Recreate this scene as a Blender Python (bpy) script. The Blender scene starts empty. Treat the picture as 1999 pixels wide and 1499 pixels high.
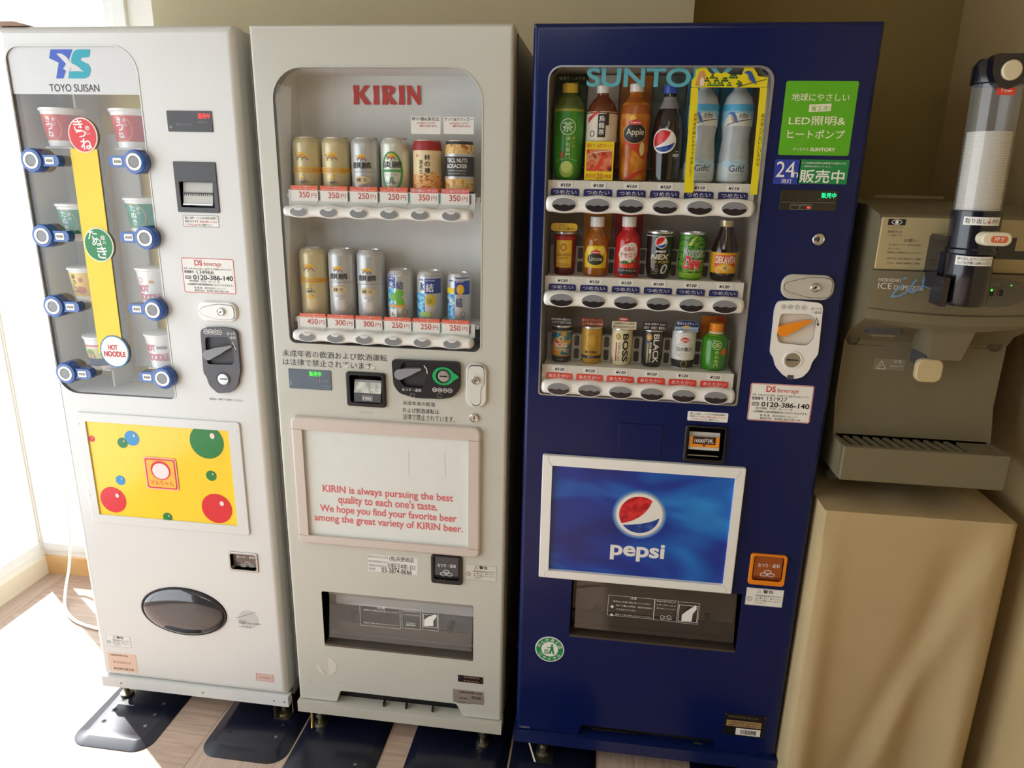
import bpy, math, random
from mathutils import Vector, geometry
random.seed(7)
S = bpy.context.scene
COL = S.collection

# ---------------- camera, sky, sun, large lights, exposure ----------------
F, CX, CY, CZ, YAW, PITCH, ROLL = 1388.72, 0.8051, -1.6161, 1.5449, 0.128, 0.284, 0.0204
def _rot():
    cy, sy = math.cos(YAW), math.sin(YAW)
    f = Vector((-sy*math.cos(PITCH), cy*math.cos(PITCH), -math.sin(PITCH)))
    r = Vector((cy, sy, 0)); u = r.cross(f)
    return (math.cos(ROLL)*r+math.sin(ROLL)*u, -math.sin(ROLL)*r+math.cos(ROLL)*u, f)
RR, UU, FF = _rot()
cam = bpy.data.cameras.new('camera'); camo = bpy.data.objects.new('camera', cam); COL.objects.link(camo)
from mathutils import Matrix
camo.matrix_world = Matrix(((RR.x, UU.x, -FF.x, CX), (RR.y, UU.y, -FF.y, CY), (RR.z, UU.z, -FF.z, CZ), (0, 0, 0, 1)))
cam.sensor_width = 36; cam.lens = F*36/1999; cam.clip_start = .02
S.camera = camo
w = bpy.data.worlds.new('sky'); S.world = w; w.use_nodes = True
w.node_tree.nodes['Background'].inputs[0].default_value = (.86, .94, 1, 1)
w.node_tree.nodes['Background'].inputs[1].default_value = 5.0
def lamp(kind, name, loc, dirv, power, col, sx=1, sy=1, angle=None):
    l = bpy.data.lights.new(name, kind); o = bpy.data.objects.new(name, l); COL.objects.link(o)
    o.location = loc; o.rotation_euler = Vector(dirv).to_track_quat('-Z', 'Y').to_euler()
    l.energy = power; l.color = col
    if kind == 'AREA': l.shape = 'RECTANGLE'; l.size = sx; l.size_y = sy
    if angle: l.angle = angle
    return o
lamp('SUN', 'sun', (-3, 2, 4), (.63, -.437, -.643), 15, (1, .98, .96), angle=.012)
lamp('AREA', 'window_daylight_side', (-1.27, -1.5, 1.1), (1, 0, -.08), 33, (.88, .95, 1), 2.8, 1.9)
lamp('AREA', 'ceiling_panel_lamp', (.1, -2.7, 2.56), (.1, .75, -1), 14, (.97, .98, 1), 1.2, .6)  # made-up panel, added as fill for the machine fronts
lamp('AREA', 'ceiling_lamp_warm', (.9, -1.9, 2.55), (.12, .35, -1), 3, (1, .86, .62), .5, .5)
S.view_settings.view_transform = 'Standard'; S.view_settings.look = 'None'
S.view_settings.exposure = -.85; S.view_settings.gamma = 1; S.view_settings.use_curve_mapping = False

# ---------------- measuring: photo pixel -> point on a wall-parallel plane y = Y ----------------
def at(px, py, Y=0.0):
    d = FF+(px-999.5)/F*RR-(py-749.5)/F*UU
    t = (Y-CY)/d.y
    return (CX+t*d.x, CZ+t*d.z)
def flr(px, py, z=0.0):
    d = FF+(px-999.5)/F*RR-(py-749.5)/F*UU
    t = (z-CZ)/d.z
    return (CX+t*d.x, CY+t*d.y)
def B(x0, y0, x1, y1, Y=0.0):
    a = at(x0, y0, Y); b = at(x1, y1, Y)
    return (a[0], b[1], b[0], a[1])

# ---------------- materials ----------------
def lin(c):
    if isinstance(c, str): c = tuple(int(c[i:i+2], 16)/255 for i in (0, 2, 4))
    return tuple(x/12.92 if x <= .04045 else ((x+.055)/1.055)**2.4 for x in c)+(1,)
MC = {}
def mat(name, c, rough=.5, metal=0, spec=.5, coat=0, noise=0, nscale=30, bump=0, emit=0, bscale=None, trans=0):
    if name in MC: return MC[name]
    m = bpy.data.materials.new(name); m.use_nodes = True; nt = m.node_tree; p = nt.nodes['Principled BSDF']
    L = lin(c); p.inputs['Base Color'].default_value = L
    p.inputs['Roughness'].default_value = rough; p.inputs['Metallic'].default_value = metal
    p.inputs['Specular IOR Level'].default_value = spec; p.inputs['Coat Weight'].default_value = coat
    p.inputs['Coat Roughness'].default_value = .08
    if trans: p.inputs['Transmission Weight'].default_value = trans
    if emit:
        p.inputs['Emission Color'].default_value = L; p.inputs['Emission Strength'].default_value = emit
    g = nt.nodes.new('ShaderNodeNewGeometry')
    n = nt.nodes.new('ShaderNodeTexNoise'); n.inputs['Scale'].default_value = nscale; n.inputs['Detail'].default_value = 3
    nt.links.new(g.outputs['Position'], n.inputs['Vector'])
    a = noise or .03
    r = nt.nodes.new('ShaderNodeMapRange'); r.inputs['To Min'].default_value = 1-a; r.inputs['To Max'].default_value = 1+a
    nt.links.new(n.outputs['Fac'], r.inputs['Value'])
    mx = nt.nodes.new('ShaderNodeVectorMath'); mx.operation = 'SCALE'; mx.inputs[0].default_value = L[:3]
    nt.links.new(r.outputs[0], mx.inputs['Scale']); nt.links.new(mx.outputs[0], p.inputs['Base Color'])
    if bump:
        n2 = nt.nodes.new('ShaderNodeTexNoise'); n2.inputs['Scale'].default_value = bscale or nscale*4
        nt.links.new(g.outputs['Position'], n2.inputs['Vector'])
        b = nt.nodes.new('ShaderNodeBump'); b.inputs['Strength'].default_value = bump; b.inputs['Distance'].default_value = .002
        nt.links.new(n2.outputs['Fac'], b.inputs['Height']); nt.links.new(b.outputs[0], p.inputs['Normal'])
    MC[name] = m; return m
def K(c, rough=.45, **k):
    nm = 'paint_'+(c if isinstance(c, str) else 'x')+('_%d' % int(rough*100))+''.join('%s%s' % kv for kv in k.items())
    return mat(nm, c, rough, **k)
def glass_mat(name, tint=(1, 1, 1, 1), ior=1.45, rough=0.0, film=0.0, filmc=(.8, .8, .8, 1)):
    m = bpy.data.materials.new(name); m.use_nodes = True; nt = m.node_tree; nt.nodes.clear()
    o = nt.nodes.new('ShaderNodeOutputMaterial'); t = nt.nodes.new('ShaderNodeBsdfTransparent'); t.inputs[0].default_value = tint
    g = nt.nodes.new('ShaderNodeBsdfGlossy'); g.inputs['Roughness'].default_value = rough
    lw = nt.nodes.new('ShaderNodeLayerWeight'); lw.inputs['Blend'].default_value = .5
    pw = nt.nodes.new('ShaderNodeMath'); pw.operation = 'POWER'; pw.inputs[1].default_value = 5; nt.links.new(lw.outputs['Facing'], pw.inputs[0])
    f = nt.nodes.new('ShaderNodeMath'); f.operation = 'MULTIPLY_ADD'; f0 = ((ior-1)/(ior+1))**2*1.8; f.inputs[1].default_value = 1-f0; f.inputs[2].default_value = f0
    nt.links.new(pw.outputs[0], f.inputs[0])
    x = nt.nodes.new('ShaderNodeMixShader'); nt.links.new(f.outputs[0], x.inputs[0]); nt.links.new(t.outputs[0], x.inputs[1]); nt.links.new(g.outputs[0], x.inputs[2])
    last = x
    if film:
        d = nt.nodes.new('ShaderNodeBsdfDiffuse'); d.inputs[0].default_value = filmc
        y = nt.nodes.new('ShaderNodeMixShader')
        n = nt.nodes.new('ShaderNodeTexNoise'); n.inputs['Scale'].default_value = 6
        mr = nt.nodes.new('ShaderNodeMapRange'); mr.inputs['To Min'].default_value = film*.8; mr.inputs['To Max'].default_value = film*1.2
        nt.links.new(n.outputs['Fac'], mr.inputs['Value']); nt.links.new(mr.outputs[0], y.inputs[0])
        nt.links.new(x.outputs[0], y.inputs[1]); nt.links.new(d.outputs[0], y.inputs[2]); last = y
    nt.links.new(last.outputs[0], o.inputs[0]); return m
def wood_mat(name, c1, c2, along='X', rough=.35):
    m = bpy.data.materials.new(name); m.use_nodes = True; nt = m.node_tree; p = nt.nodes['Principled BSDF']
    g = nt.nodes.new('ShaderNodeNewGeometry'); mp = nt.nodes.new('ShaderNodeMapping')
    mp.inputs['Scale'].default_value = (3, 60, 3) if along == 'X' else (60, 3, 3)
    n = nt.nodes.new('ShaderNodeTexNoise'); n.inputs['Scale'].default_value = 1.6; n.inputs['Detail'].default_value = 6; n.inputs['Distortion'].default_value = .6
    r = nt.nodes.new('ShaderNodeValToRGB'); r.color_ramp.elements[0].color = lin(c1); r.color_ramp.elements[1].color = lin(c2)
    r.color_ramp.elements[0].position = .3; r.color_ramp.elements[1].position = .7
    nt.links.new(g.outputs['Position'], mp.inputs[0]); nt.links.new(mp.outputs[0], n.inputs[0]); nt.links.new(n.outputs['Fac'], r.inputs[0])
    nt.links.new(r.outputs[0], p.inputs['Base Color']); p.inputs['Roughness'].default_value = rough
    b = nt.nodes.new('ShaderNodeBump'); b.inputs['Strength'].default_value = .15; b.inputs['Distance'].default_value = .001
    nt.links.new(n.outputs['Fac'], b.inputs['Height']); nt.links.new(b.outputs[0], p.inputs['Normal'])
    return m
def blotch_mat(name, cols, scale=12, rough=.4, stretch=(1, 1, 1), dist=0):
    m = bpy.data.materials.new(name); m.use_nodes = True; nt = m.node_tree; p = nt.nodes['Principled BSDF']
    tc = nt.nodes.new('ShaderNodeTexCoord'); mp = nt.nodes.new('ShaderNodeMapping'); mp.inputs['Scale'].default_value = stretch
    n = nt.nodes.new('ShaderNodeTexNoise'); n.inputs['Scale'].default_value = scale; n.inputs['Detail'].default_value = 2; n.inputs['Distortion'].default_value = dist
    r = nt.nodes.new('ShaderNodeValToRGB'); el = r.color_ramp.elements
    k = len(cols)
    el[0].color = lin(cols[0]); el[0].position = .32; el[1].color = lin(cols[-1]); el[1].position = .68
    for i in range(1, k-1):
        e = el.new(.32+.36*i/(k-1)); e.color = lin(cols[i])
    nt.links.new(tc.outputs['Object'], mp.inputs[0]); nt.links.new(mp.outputs[0], n.inputs[0]); nt.links.new(n.outputs['Fac'], r.inputs[0]); nt.links.new(r.outputs[0], p.inputs['Base Color'])
    p.inputs['Roughness'].default_value = rough; return m

# ---------------- mesh builder ----------------
OFF = {}
TXT = {}
def glyphs(s, bold):
    k = (s, bold)
    if k in TXT: return TXT[k]
    c = bpy.data.curves.new('t', 'FONT'); c.body = s; c.resolution_u = 5 if s.isascii() else 2; c.offset = bold
    o = bpy.data.objects.new('t', c); m = o.to_mesh()
    v = [(q.co.x, q.co.y) for q in m.vertices]
    m.calc_loop_triangles(); t = [tuple(x.vertices) for x in m.loop_triangles]
    o.to_mesh_clear(); bpy.data.objects.remove(o); bpy.data.curves.remove(c)
    xs = [q[0] for q in v]; ys = [q[1] for q in v]
    TXT[k] = (v, t, min(xs), min(ys), max(xs), max(ys)); return TXT[k]
def smooth_path(P, n=6):
    P = [Vector(p) for p in P]; out = []
    for i in range(len(P)-1):
        a, b, c, d = P[max(i-1, 0)], P[i], P[i+1], P[min(i+2, len(P)-1)]
        for k in range(n):
            t = k/n; out.append(tuple(.5*((2*b)+(c-a)*t+(2*a-5*b+4*c-d)*t*t+(3*b-a-3*c+d)*t**3)))
    return out+[tuple(P[-1])]
def rr(x0, z0, x1, z1, r, n=6):
    r = min(r, abs(x1-x0)/2-1e-5, abs(z1-z0)/2-1e-5); out = []
    for (cx, cz, a0) in ((x1-r, z0+r, -90), (x1-r, z1-r, 0), (x0+r, z1-r, 90), (x0+r, z0+r, 180)):
        for i in range(n+1):
            a = math.radians(a0+90*i/n); out.append((cx+r*math.cos(a), cz+r*math.sin(a)))
    return out
def ell(cx, cz, rx, rz, n=32, a0=0):
    return [(cx+rx*math.cos(a0+2*math.pi*i/n), cz+rz*math.sin(a0+2*math.pi*i/n)) for i in range(n)]
def rnd(pts, r, n=4):
    out = []
    N = len(pts)
    for i in range(N):
        a, p, b = Vector(pts[i-1]), Vector(pts[i]), Vector(pts[(i+1) % N])
        d1 = (a-p); d2 = (b-p); k1 = min(r, d1.length*.45); k2 = min(r, d2.length*.45)
        s = p+d1.normalized()*k1; e = p+d2.normalized()*k2
        for j in range(n+1):
            t = j/n; q = s*(1-t)**2+p*2*t*(1-t)+e*t*t; out.append((q.x, q.y))
    return out
def L(px, Y=0.0): return [at(x, y, Y) for x, y in px]
GRD = blotch_mat('globe_red', ['a8161e', 'd2232a', 'e23a38'], 60, .25); GBL = blotch_mat('globe_blue', ['16347e', '1c3f94', '3a64b4'], 60, .25)
class M:
    def __init__(s, warp=None): s.v = []; s.f = []; s.mi = []; s.mats = []; s.warp = warp
    def _m(s, m):
        if m not in s.mats: s.mats.append(m)
        return s.mats.index(m)
    def add(s, vs, fs, m):
        b = len(s.v); k = s._m(m)
        s.v += [s.warp(*p) if s.warp else tuple(p) for p in vs]
        for f in fs: s.f.append(tuple(i+b for i in f)); s.mi.append(k)
        return s
    def box(s, x0, x1, y0, y1, z0, z1, m):
        return s.add([(x, y, z) for x in (x0, x1) for y in (y0, y1) for z in (z0, z1)],
                     [(0, 1, 3, 2), (4, 6, 7, 5), (0, 4, 5, 1), (2, 3, 7, 6), (0, 2, 6, 4), (1, 5, 7, 3)], m)
    def cap(s, loops, y, m):
        tri = geometry.tessellate_polygon([[Vector((x, z, 0)) for x, z in l] for l in loops])
        fl = [p for l in loops for p in l]
        return s.add([(x, y, z) for x, z in fl], [tuple(t) for t in tri], m)
    def wall(s, loop, y0, y1, m, loop2=None):
        n = len(loop); l2 = loop2 or loop
        return s.add([(x, y0, z) for x, z in loop]+[(x, y1, z) for x, z in l2],
                     [(i, (i+1) % n, n+(i+1) % n, n+i) for i in range(n)], m)
    def slab(s, outer, yf, yb, m, holes=(), back=True, holeto=None):
        s.cap([outer]+list(holes), yf, m); s.wall(outer, yf, yb, m)
        for h in holes: s.wall(h, yf, holeto if holeto is not None else yb, m)
        if back: s.cap([outer]+list(holes), yb, m)
        return s
    wn = False
    def rslab(s, x0, z0, x1, z1, r, yf, yb, m, bev=.002, holes=(), back=True, holeto=None, k=4):
        prev = None; s.wn = True
        for i in range(k+1):
            th = math.pi/2*i/k; ins = bev*(1-math.sin(th)); dep = bev*(1-math.cos(th))
            lp = rr(x0+ins, z0+ins, x1-ins, z1-ins, max(r-ins, .0004))
            if i == 0: s.cap([lp]+list(holes), yf, m)
            else: s.wall(prev[0], prev[1], yf+dep, m, lp)
            prev = (lp, yf+dep)
        s.wall(prev[0], prev[1], yb, m)
        for h in holes: s.wall(h, yf, holeto if holeto is not None else yb, m)
        if back: s.cap([prev[0]]+(list(holes) if holeto is None or holeto > yb else []), yb, m)
        return s
    def cup(s, loop, y0, y1, m, loop2=None):
        s.wall(loop, y0, y1, m, loop2); return s.cap([loop2 or loop], y1, m)
    def rect(s, x0, z0, x1, z1, y, m, nx=None):
        if s.warp:
            n = nx or max(1, int(abs(x1-x0)/.003)+1); mz = max(1, int(abs(z1-z0)/.01)+1)
            vs = [(x0+(x1-x0)*i/n, y, z0+(z1-z0)*j/mz) for j in range(mz+1) for i in range(n+1)]
            return s.add(vs, [(j*(n+1)+i, j*(n+1)+i+1, (j+1)*(n+1)+i+1, (j+1)*(n+1)+i) for j in range(mz) for i in range(n)], m)
        return s.add([(x0, y, z0), (x1, y, z0), (x1, y, z1), (x0, y, z1)], [(0, 1, 2, 3)], m)
    def tris(s, pts, tri, y, m):
        if not s.warp: return s.add([(x, y, z) for x, z in pts], tri, m)
        vs = []; fs = []; st = [tuple(pts[i] for i in t) for t in tri]
        while st:
            t = st.pop(); e = [abs(t[i][0]-t[(i+1) % 3][0]) for i in range(3)]; k = e.index(max(e))
            if e[k] > .005:
                a, b, c = t[k], t[(k+1) % 3], t[(k+2) % 3]; h = ((a[0]+b[0])/2, (a[1]+b[1])/2)
                st += [(a, h, c), (h, b, c)]
            else:
                n = len(vs); vs += [(p[0], y, p[1]) for p in t]; fs.append((n, n+1, n+2))
        return s.add(vs, fs, m)
    def shape(s, loop, y, m, holes=()):
        tri = geometry.tessellate_polygon([[Vector((x, z, 0)) for x, z in l] for l in [loop]+list(holes)])
        return s.tris([p for l in [loop]+list(holes) for p in l], [tuple(t) for t in tri], y, m)
    def disc(s, cx, cz, rx, rz, y, m, n=28): return s.shape(ell(cx, cz, rx, rz, n), y, m)
    def ring(s, cx, cz, rx, rz, t, y, m, n=32): return s.shape(ell(cx, cz, rx, rz, n), y, m, [ell(cx, cz, rx-t, rz-t, n)])
    def frame(s, x0, z0, x1, z1, t, y, m, r=.001): return s.shape(rr(x0, z0, x1, z1, r), y, m, [rr(x0+t, z0+t, x1-t, z1-t, max(r-t, .0003))])
    def line(s, pts, t, y, m):
        for (ax, az), (bx, bz) in zip(pts, pts[1:]):
            y -= .00004; d = Vector((bx-ax, bz-az)); n = Vector((-d.y, d.x)).normalized()*t/2; e = d.normalized()*t*.4
            s.tris([(ax-e.x+n.x, az-e.y+n.y), (ax-e.x-n.x, az-e.y-n.y), (bx+e.x-n.x, bz+e.y-n.y), (bx+e.x+n.x, bz+e.y+n.y)], [(0, 1, 2), (0, 2, 3)], y, m)
        return s
    def text(s, t, x0, z0, x1, z1, y, m, bold=0.0, keep=False, rot=0, shear=0):
        cjk = bold and any(ord(ch) > 0x2e80 for ch in t)
        if cjk:
            hh = bold*.55*abs(z1-z0)
            for k, (dx, dz) in enumerate(((-hh, 0), (hh, 0), (0, hh), (0, -hh))):
                s.text(t, x0+dx, z0+dz, x1+dx, z1+dz, y+.00003*(k+1), m, 0, keep, rot, shear)
            bold = 0
        v, tr, a, b, c, d = glyphs(t, bold)
        if rot:
            v = [(y_, -x_) for x_, y_ in v] if rot == -90 else [(-y_, x_) for x_, y_ in v]
            xs = [q[0] for q in v]; ys = [q[1] for q in v]; a, b, c, d = min(xs), min(ys), max(xs), max(ys)
        sx = (x1-x0)/max(c-a, 1e-6); sz = (z1-z0)/max(d-b, 1e-6)
        if not s.warp and not rot and not keep and sz < .72*sx and z1 > z0-1:
            hc = (z0+z1)/2; hh = .85*sx*(d-b)/2; z0, z1 = hc-hh, hc+hh; sz = (z1-z0)/(d-b)
        if keep:
            k = min(sx, sz); ox = (x0+x1)/2-k*(a+c)/2; oz = (z0+z1)/2-k*(b+d)/2
            pts = [(ox+k*p[0], oz+k*p[1]) for p in v]
        else: pts = [(x0+(p[0]-a)*sx, z0+(p[1]-b)*sz) for p in v]
        if shear: pts = [(x+shear*(z-(z0+z1)/2), z) for x, z in pts]
        return s.tris(pts, tr, y, m)
    def tp(s, t, x0, y0, x1, y1, m, y=-.0008, Y=0.0, bold=0.0, **k):     # text fitted between two measured corners
        return s.text(t, *B(x0, y0, x1, y1, Y), y, m, bold, **k)
    def vtext(s, t, x0, z0, x1, z1, y, m, bold=0.0):
        n = len(t); h = (z1-z0)/n
        for i, ch in enumerate(t):
            zt = z1-i*h; s.text(ch, x0, zt-h*.92, x1, zt-h*.08, y, m, bold, keep=True)
        return s
    def globe(s, cx, cz, r, y, white=True, rz=None):
        rz = rz or r
        W, Rd, Bl = K('eeece6', .3), GRD, GBL
        if white: s.disc(cx, cz, r*1.08, rz*1.08, y, W)
        arc = lambda a0, a1, n: [(math.cos(math.radians(a0+(a1-a0)*i/n)), math.sin(math.radians(a0+(a1-a0)*i/n))) for i in range(n+1)]
        bz = lambda p: [tuple(p[0][i]*(1-t)**3+3*p[1][i]*t*(1-t)**2+3*p[2][i]*t*t*(1-t)+p[3][i]*t**3 for i in (0, 1)) for t in [k/12 for k in range(1, 12)]]
        red = arc(54, 212, 20)+bz([(-.848, -.53), (-.1, -.35), (.42, .15), (.588, .81)])
        blu = arc(-6, -142, 18)+bz([(-.788, -.616), (-.1, -.55), (.55, -.42), (.995, -.10)])
        s.shape([(cx+.94*r*p[0], cz+.94*rz*p[1]) for p in red], y-.0003, Rd)
        s.shape([(cx+.94*r*p[0], cz+.94*rz*p[1]) for p in blu], y-.0003, Bl); return s
    def lathe(s, prof, m, n=36, c=(0, 0, 0), axis='z'):
        # prof: (r, z[, material]) ; material of the band that ends at this point
        for i in range(len(prof)-1):
            r0, z0 = prof[i][:2]; r1, z1 = prof[i+1][:2]; mm = prof[i+1][2] if len(prof[i+1]) > 2 else m
            vs = []
            for (r, z) in ((r0, z0), (r1, z1)):
                for k in range(n):
                    a = 2*math.pi*k/n
                    if axis == 'z': vs.append((c[0]+r*math.cos(a), c[1]+r*math.sin(a), c[2]+z))
                    elif axis == 'x': vs.append((c[0]+z, c[1]+r*math.cos(a), c[2]+r*math.sin(a)))
                    else: vs.append((c[0]+r*math.cos(a), c[1]+z, c[2]+r*math.sin(a)))
            s.add(vs, [(k, (k+1) % n, n+(k+1) % n, n+k) for k in range(n)], mm)
        return s
    def tube(s, pts, r, m, n=10):
        P = [Vector(p) for p in pts]; rings = []
        for i, p in enumerate(P):
            d = (P[min(i+1, len(P)-1)]-P[max(i-1, 0)]).normalized(); u = d.cross(Vector((.31, .2, .93))).normalized(); v = d.cross(u)
            rings += [tuple(p+r*(math.cos(2*math.pi*k/n)*u+math.sin(2*math.pi*k/n)*v)) for k in range(n)]
        q = len(P)
        s.add(rings, [(i*n+k, i*n+(k+1) % n, (i+1)*n+(k+1) % n, (i+1)*n+k) for i in range(q-1) for k in range(n)]+[tuple(range(n)), tuple(range((q-1)*n, q*n))], m)
        return s
    def build(s, name, parent=None, label=None, local=False, kind=None, smooth=35, loc=None):
        me = bpy.data.meshes.new(name)
        off = (0, 0, 0) if local or parent is None else OFF.get(parent.name, (0, 0, 0))
        if loc: off = loc
        me.from_pydata([(x-off[0], y-off[1], z-off[2]) for x, y, z in s.v], [], s.f)
        for m in s.mats: me.materials.append(m)
        me.polygons.foreach_set('material_index', s.mi)
        import bmesh
        bm = bmesh.new(); bm.from_mesh(me)
        if not s.warp: bmesh.ops.remove_doubles(bm, verts=bm.verts, dist=1e-6)
        bmesh.ops.recalc_face_normals(bm, faces=bm.faces); bm.to_mesh(me); bm.free()
        if smooth:
            me.polygons.foreach_set('use_smooth', [True]*len(me.polygons)); me.set_sharp_from_angle(angle=math.radians(smooth))
        o = bpy.data.objects.new(name, me); COL.objects.link(o)
        if s.wn and smooth: wm = o.modifiers.new('normals', 'WEIGHTED_NORMAL'); wm.keep_sharp = True; wm.weight = 100
        if loc: o.location = loc
        if parent: o.parent = parent; OFF[o.name] = OFF.get(parent.name, (0, 0, 0)) if not local else (0, 0, 0)
        if label: o['label'] = label
        if kind: o['kind'] = kind
        return o
def thing(name, label, cat, loc=(0, 0, 0), group=None):
    o = bpy.data.objects.new(name, None); COL.objects.link(o); o.location = loc; o.empty_display_size = .05
    o['label'] = label; o['category'] = cat
    if group: o['group'] = group
    OFF[o.name] = tuple(loc); return o
def tagged(o, label, cat, group=None):
    o['label'] = label; o['category'] = cat
    if group: o['group'] = group
    return o
def clone(root, loc, label, group=None):
    r = root.copy(); COL.objects.link(r); r.location = loc; r['label'] = label
    if group: r['group'] = group
    for ch in list(root.children):
        c = ch.copy(); COL.objects.link(c); c.parent = r
        for g in list(ch.children):
            d = g.copy(); COL.objects.link(d); d.parent = c
    return r

# ---------------- the setting ----------------
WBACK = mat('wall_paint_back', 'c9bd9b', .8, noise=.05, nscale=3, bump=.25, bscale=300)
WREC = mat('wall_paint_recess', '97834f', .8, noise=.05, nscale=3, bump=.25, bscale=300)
WRIGHT = mat('wall_paint_right', 'c2aa7a', .8, noise=.05, nscale=3, bump=.2, bscale=300)
WLEFT = mat('wall_paint_left', 'f2efe8', .7)
PANE = glass_mat('window_pane_glass')
FRM = mat('window_frame_white', 'f2f2ee', .5)
XL, XR, YB, YC, YR, YF = -1.33, 1.80, .63, .50, .85, -4.0
ZC = 2.6
def struct(mm, name): return mm.build(name, kind='structure', smooth=0)
# floor tiles, wood-look, grain turned in turn
WXm, WYm = wood_mat('floor_wood_grain_across', 'a68c7a', 'c3aa97', 'X'), wood_mat('floor_wood_grain_deep', 'ad9484', 'c8b09f', 'Y')
fl = struct(M().box(XL, XR, YF, YR, -.02, -.004, K('5a4636', .8)), 'floor')
T = .494; tm = {}
for dx in range(-3, 5):
    for dy in range(-8, 3):
        x0 = -.248+dx*T; x1 = x0+T; y0 = -.3+dy*T; y1 = y0+T
        x0, x1, y0, y1 = max(x0, XL), min(x1, XR), max(y0, YF), min(y1, YR)
        if x1-x0 < .02 or y1-y0 < .02: continue
        g = .0006
        mm = M(); mm.box(x0+g, x1-g, y0+g, y1-g, -.004, 0, WXm if (dx+dy) % 2 else WYm)
        mm.build('floor_tile', fl, smooth=0)
# back wall: window part on the left, boxed-out part behind the machines, recess on the right
xw0, xw1, zs, zt = -1.329, at(222, 20, YB)[0], .10, 2.35
xj = at(247, 20, YB)[0]; xc0 = at(297, 20, YC)[0]; xc1 = at(1355, 20, YC)[0]
mm = M(); mm.slab([(XL-.002, 0), (xc0, 0), (xc0, ZC), (XL-.002, ZC)], YB, YB+.03, WLEFT, [[(xw0, zs), (xw1, zs), (xw1, zt), (xw0, zt)]])
struct(mm, 'wall_back_left')
struct(M().box(xc0, xc1, YC, YR+.1, 0, ZC, WBACK), 'wall_back')
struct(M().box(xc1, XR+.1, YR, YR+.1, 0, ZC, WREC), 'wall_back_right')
# right wall with the slightly warmer paint
struct(M().box(XR, XR+.1, YF, YR, 0, ZC, WRIGHT), 'wall_right')
struct(M().box(XL-.1, XR+.1, YF-.1, YF, 0, ZC, mat('wall_paint_front', '3c372f', .9)), 'wall_front')
struct(M().box(XL-.1, XR+.1, YF-.1, YR+.1, ZC, ZC+.1, mat('ceiling_paint', 'b3aa98', .85)), 'ceiling')
FILLM = mat('lamp_diffuser', 'f4f6f8', .5, emit=3)
lp = struct(M().box(-.5, .7, -3.0, -2.4, ZC-.03, ZC, FRM), 'trim_2')  # unseen housing and glowing face, added to go with the fill light
M().box(-.47, .67, -2.97, -2.43, ZC-.034, ZC-.03, FILLM).build('lamp_diffuser', lp, smooth=0)
# left wall: long window
mm = M()
for (a, b, c, d) in ((YF, -3.0, 0, ZC), (.62, YB+.03, 0, ZC), (-3.0, .62, 0, zs), (-3.0, .62, zt, ZC)): mm.box(XL-.04, XL, a, b, c, d, WLEFT)
struct(mm, 'wall_left')
win = struct(M().box(XL-.035, XL-.005, -3.0, .62, zs, zs+.03, FRM).box(XL-.035, XL-.005, -3.0, .62, zt-.04, zt, FRM), 'window_1')
for yy, yw in ((-3.0, .04), (-1.8, .04), (-.62, .04), (.61, .01)): M().box(XL-.034, XL-.006, yy+.0005, yy+yw-.0005, zs+.03, zt-.04, FRM).build('mullion', win, smooth=0)
M().box(XL-.022, XL-.018, -2.98, .61, zs+.02, zt-.02, PANE).build('pane', win, smooth=0)
win = struct(M().slab(rr(xw0, zs, xw1, zt, .001), YB-.005, YB+.025, FRM, [rr(xw0+.008, zs+.03, xw1-.03, zt-.03, .001)]), 'window_2')
M().box(xw0+.008, xw1-.03, YB+.01, YB+.014, zs+.03, zt-.03, PANE).build('pane', win, smooth=0)
struct(M().box(xw1, xj, YB-.012, YB+.02, 0, ZC, FRM), 'trim_1')
BBM = wood_mat('baseboard_wood', 'dca766', 'edc48c', 'X')
zb = .075
struct(M().box(XL, xc0, YB-.012, YB, 0, zb, BBM), 'baseboard_back')
struct(M().box(XL, XL+.012, YF, YB-.012, 0, zb, mat('baseboard_white', 'efe6cf', .6)), 'baseboard_left')
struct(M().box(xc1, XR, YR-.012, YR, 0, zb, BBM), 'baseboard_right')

# ---------------- shared machine materials and pieces ----------------
WHT = mat('enamel_white', 'dadad7', .32, coat=.3, noise=.02, nscale=4, bump=.04, bscale=500)
GRY = mat('enamel_warm_grey', 'c6c5ba', .34, coat=.2, noise=.02, nscale=4, bump=.06, bscale=500)
BLU = mat('enamel_navy', '07184f', .25, spec=.28, coat=.14, noise=.04, nscale=5)
BLK = mat('plastic_black', '161618', .35); DKG = mat('plastic_dark_grey', '4b4b4f', .45); MGR = mat('plastic_mid_grey', '8b8c90', .4)
CHR = mat('chrome', 'd8d8d8', .18, metal=1); STL = mat('brushed_steel', 'b8b8b4', .35, metal=1); GLV = mat('galvanised_steel', 'a09a84', .35, metal=1, noise=.2)
PLW = mat('plastic_white', 'f0efea', .28, coat=.3); PLC = mat('plastic_cream', 'e9e2c8', .35)
PAP = mat('paper_white', 'f1f0ea', .5); INK = mat('ink_black', '1c1c20', .5); INR = mat('ink_red', 'c9303a', .5); INW = mat('ink_white', 'f2f2ee', .4)
INT = mat('display_back_white', 'dcdcd8', .5); STEELD = mat('black_painted_steel', '0b1124', .3, coat=.3, noise=.1, nscale=8)  # blue tint in the black steel stands in for reflected sky
GL1 = glass_mat('display_glass', ior=1.5); HOLE = mat('dark_opening', '060607', .8)
SMK = glass_mat('smoked_flap', (.55, .56, .58, 1), 1.5)

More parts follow.
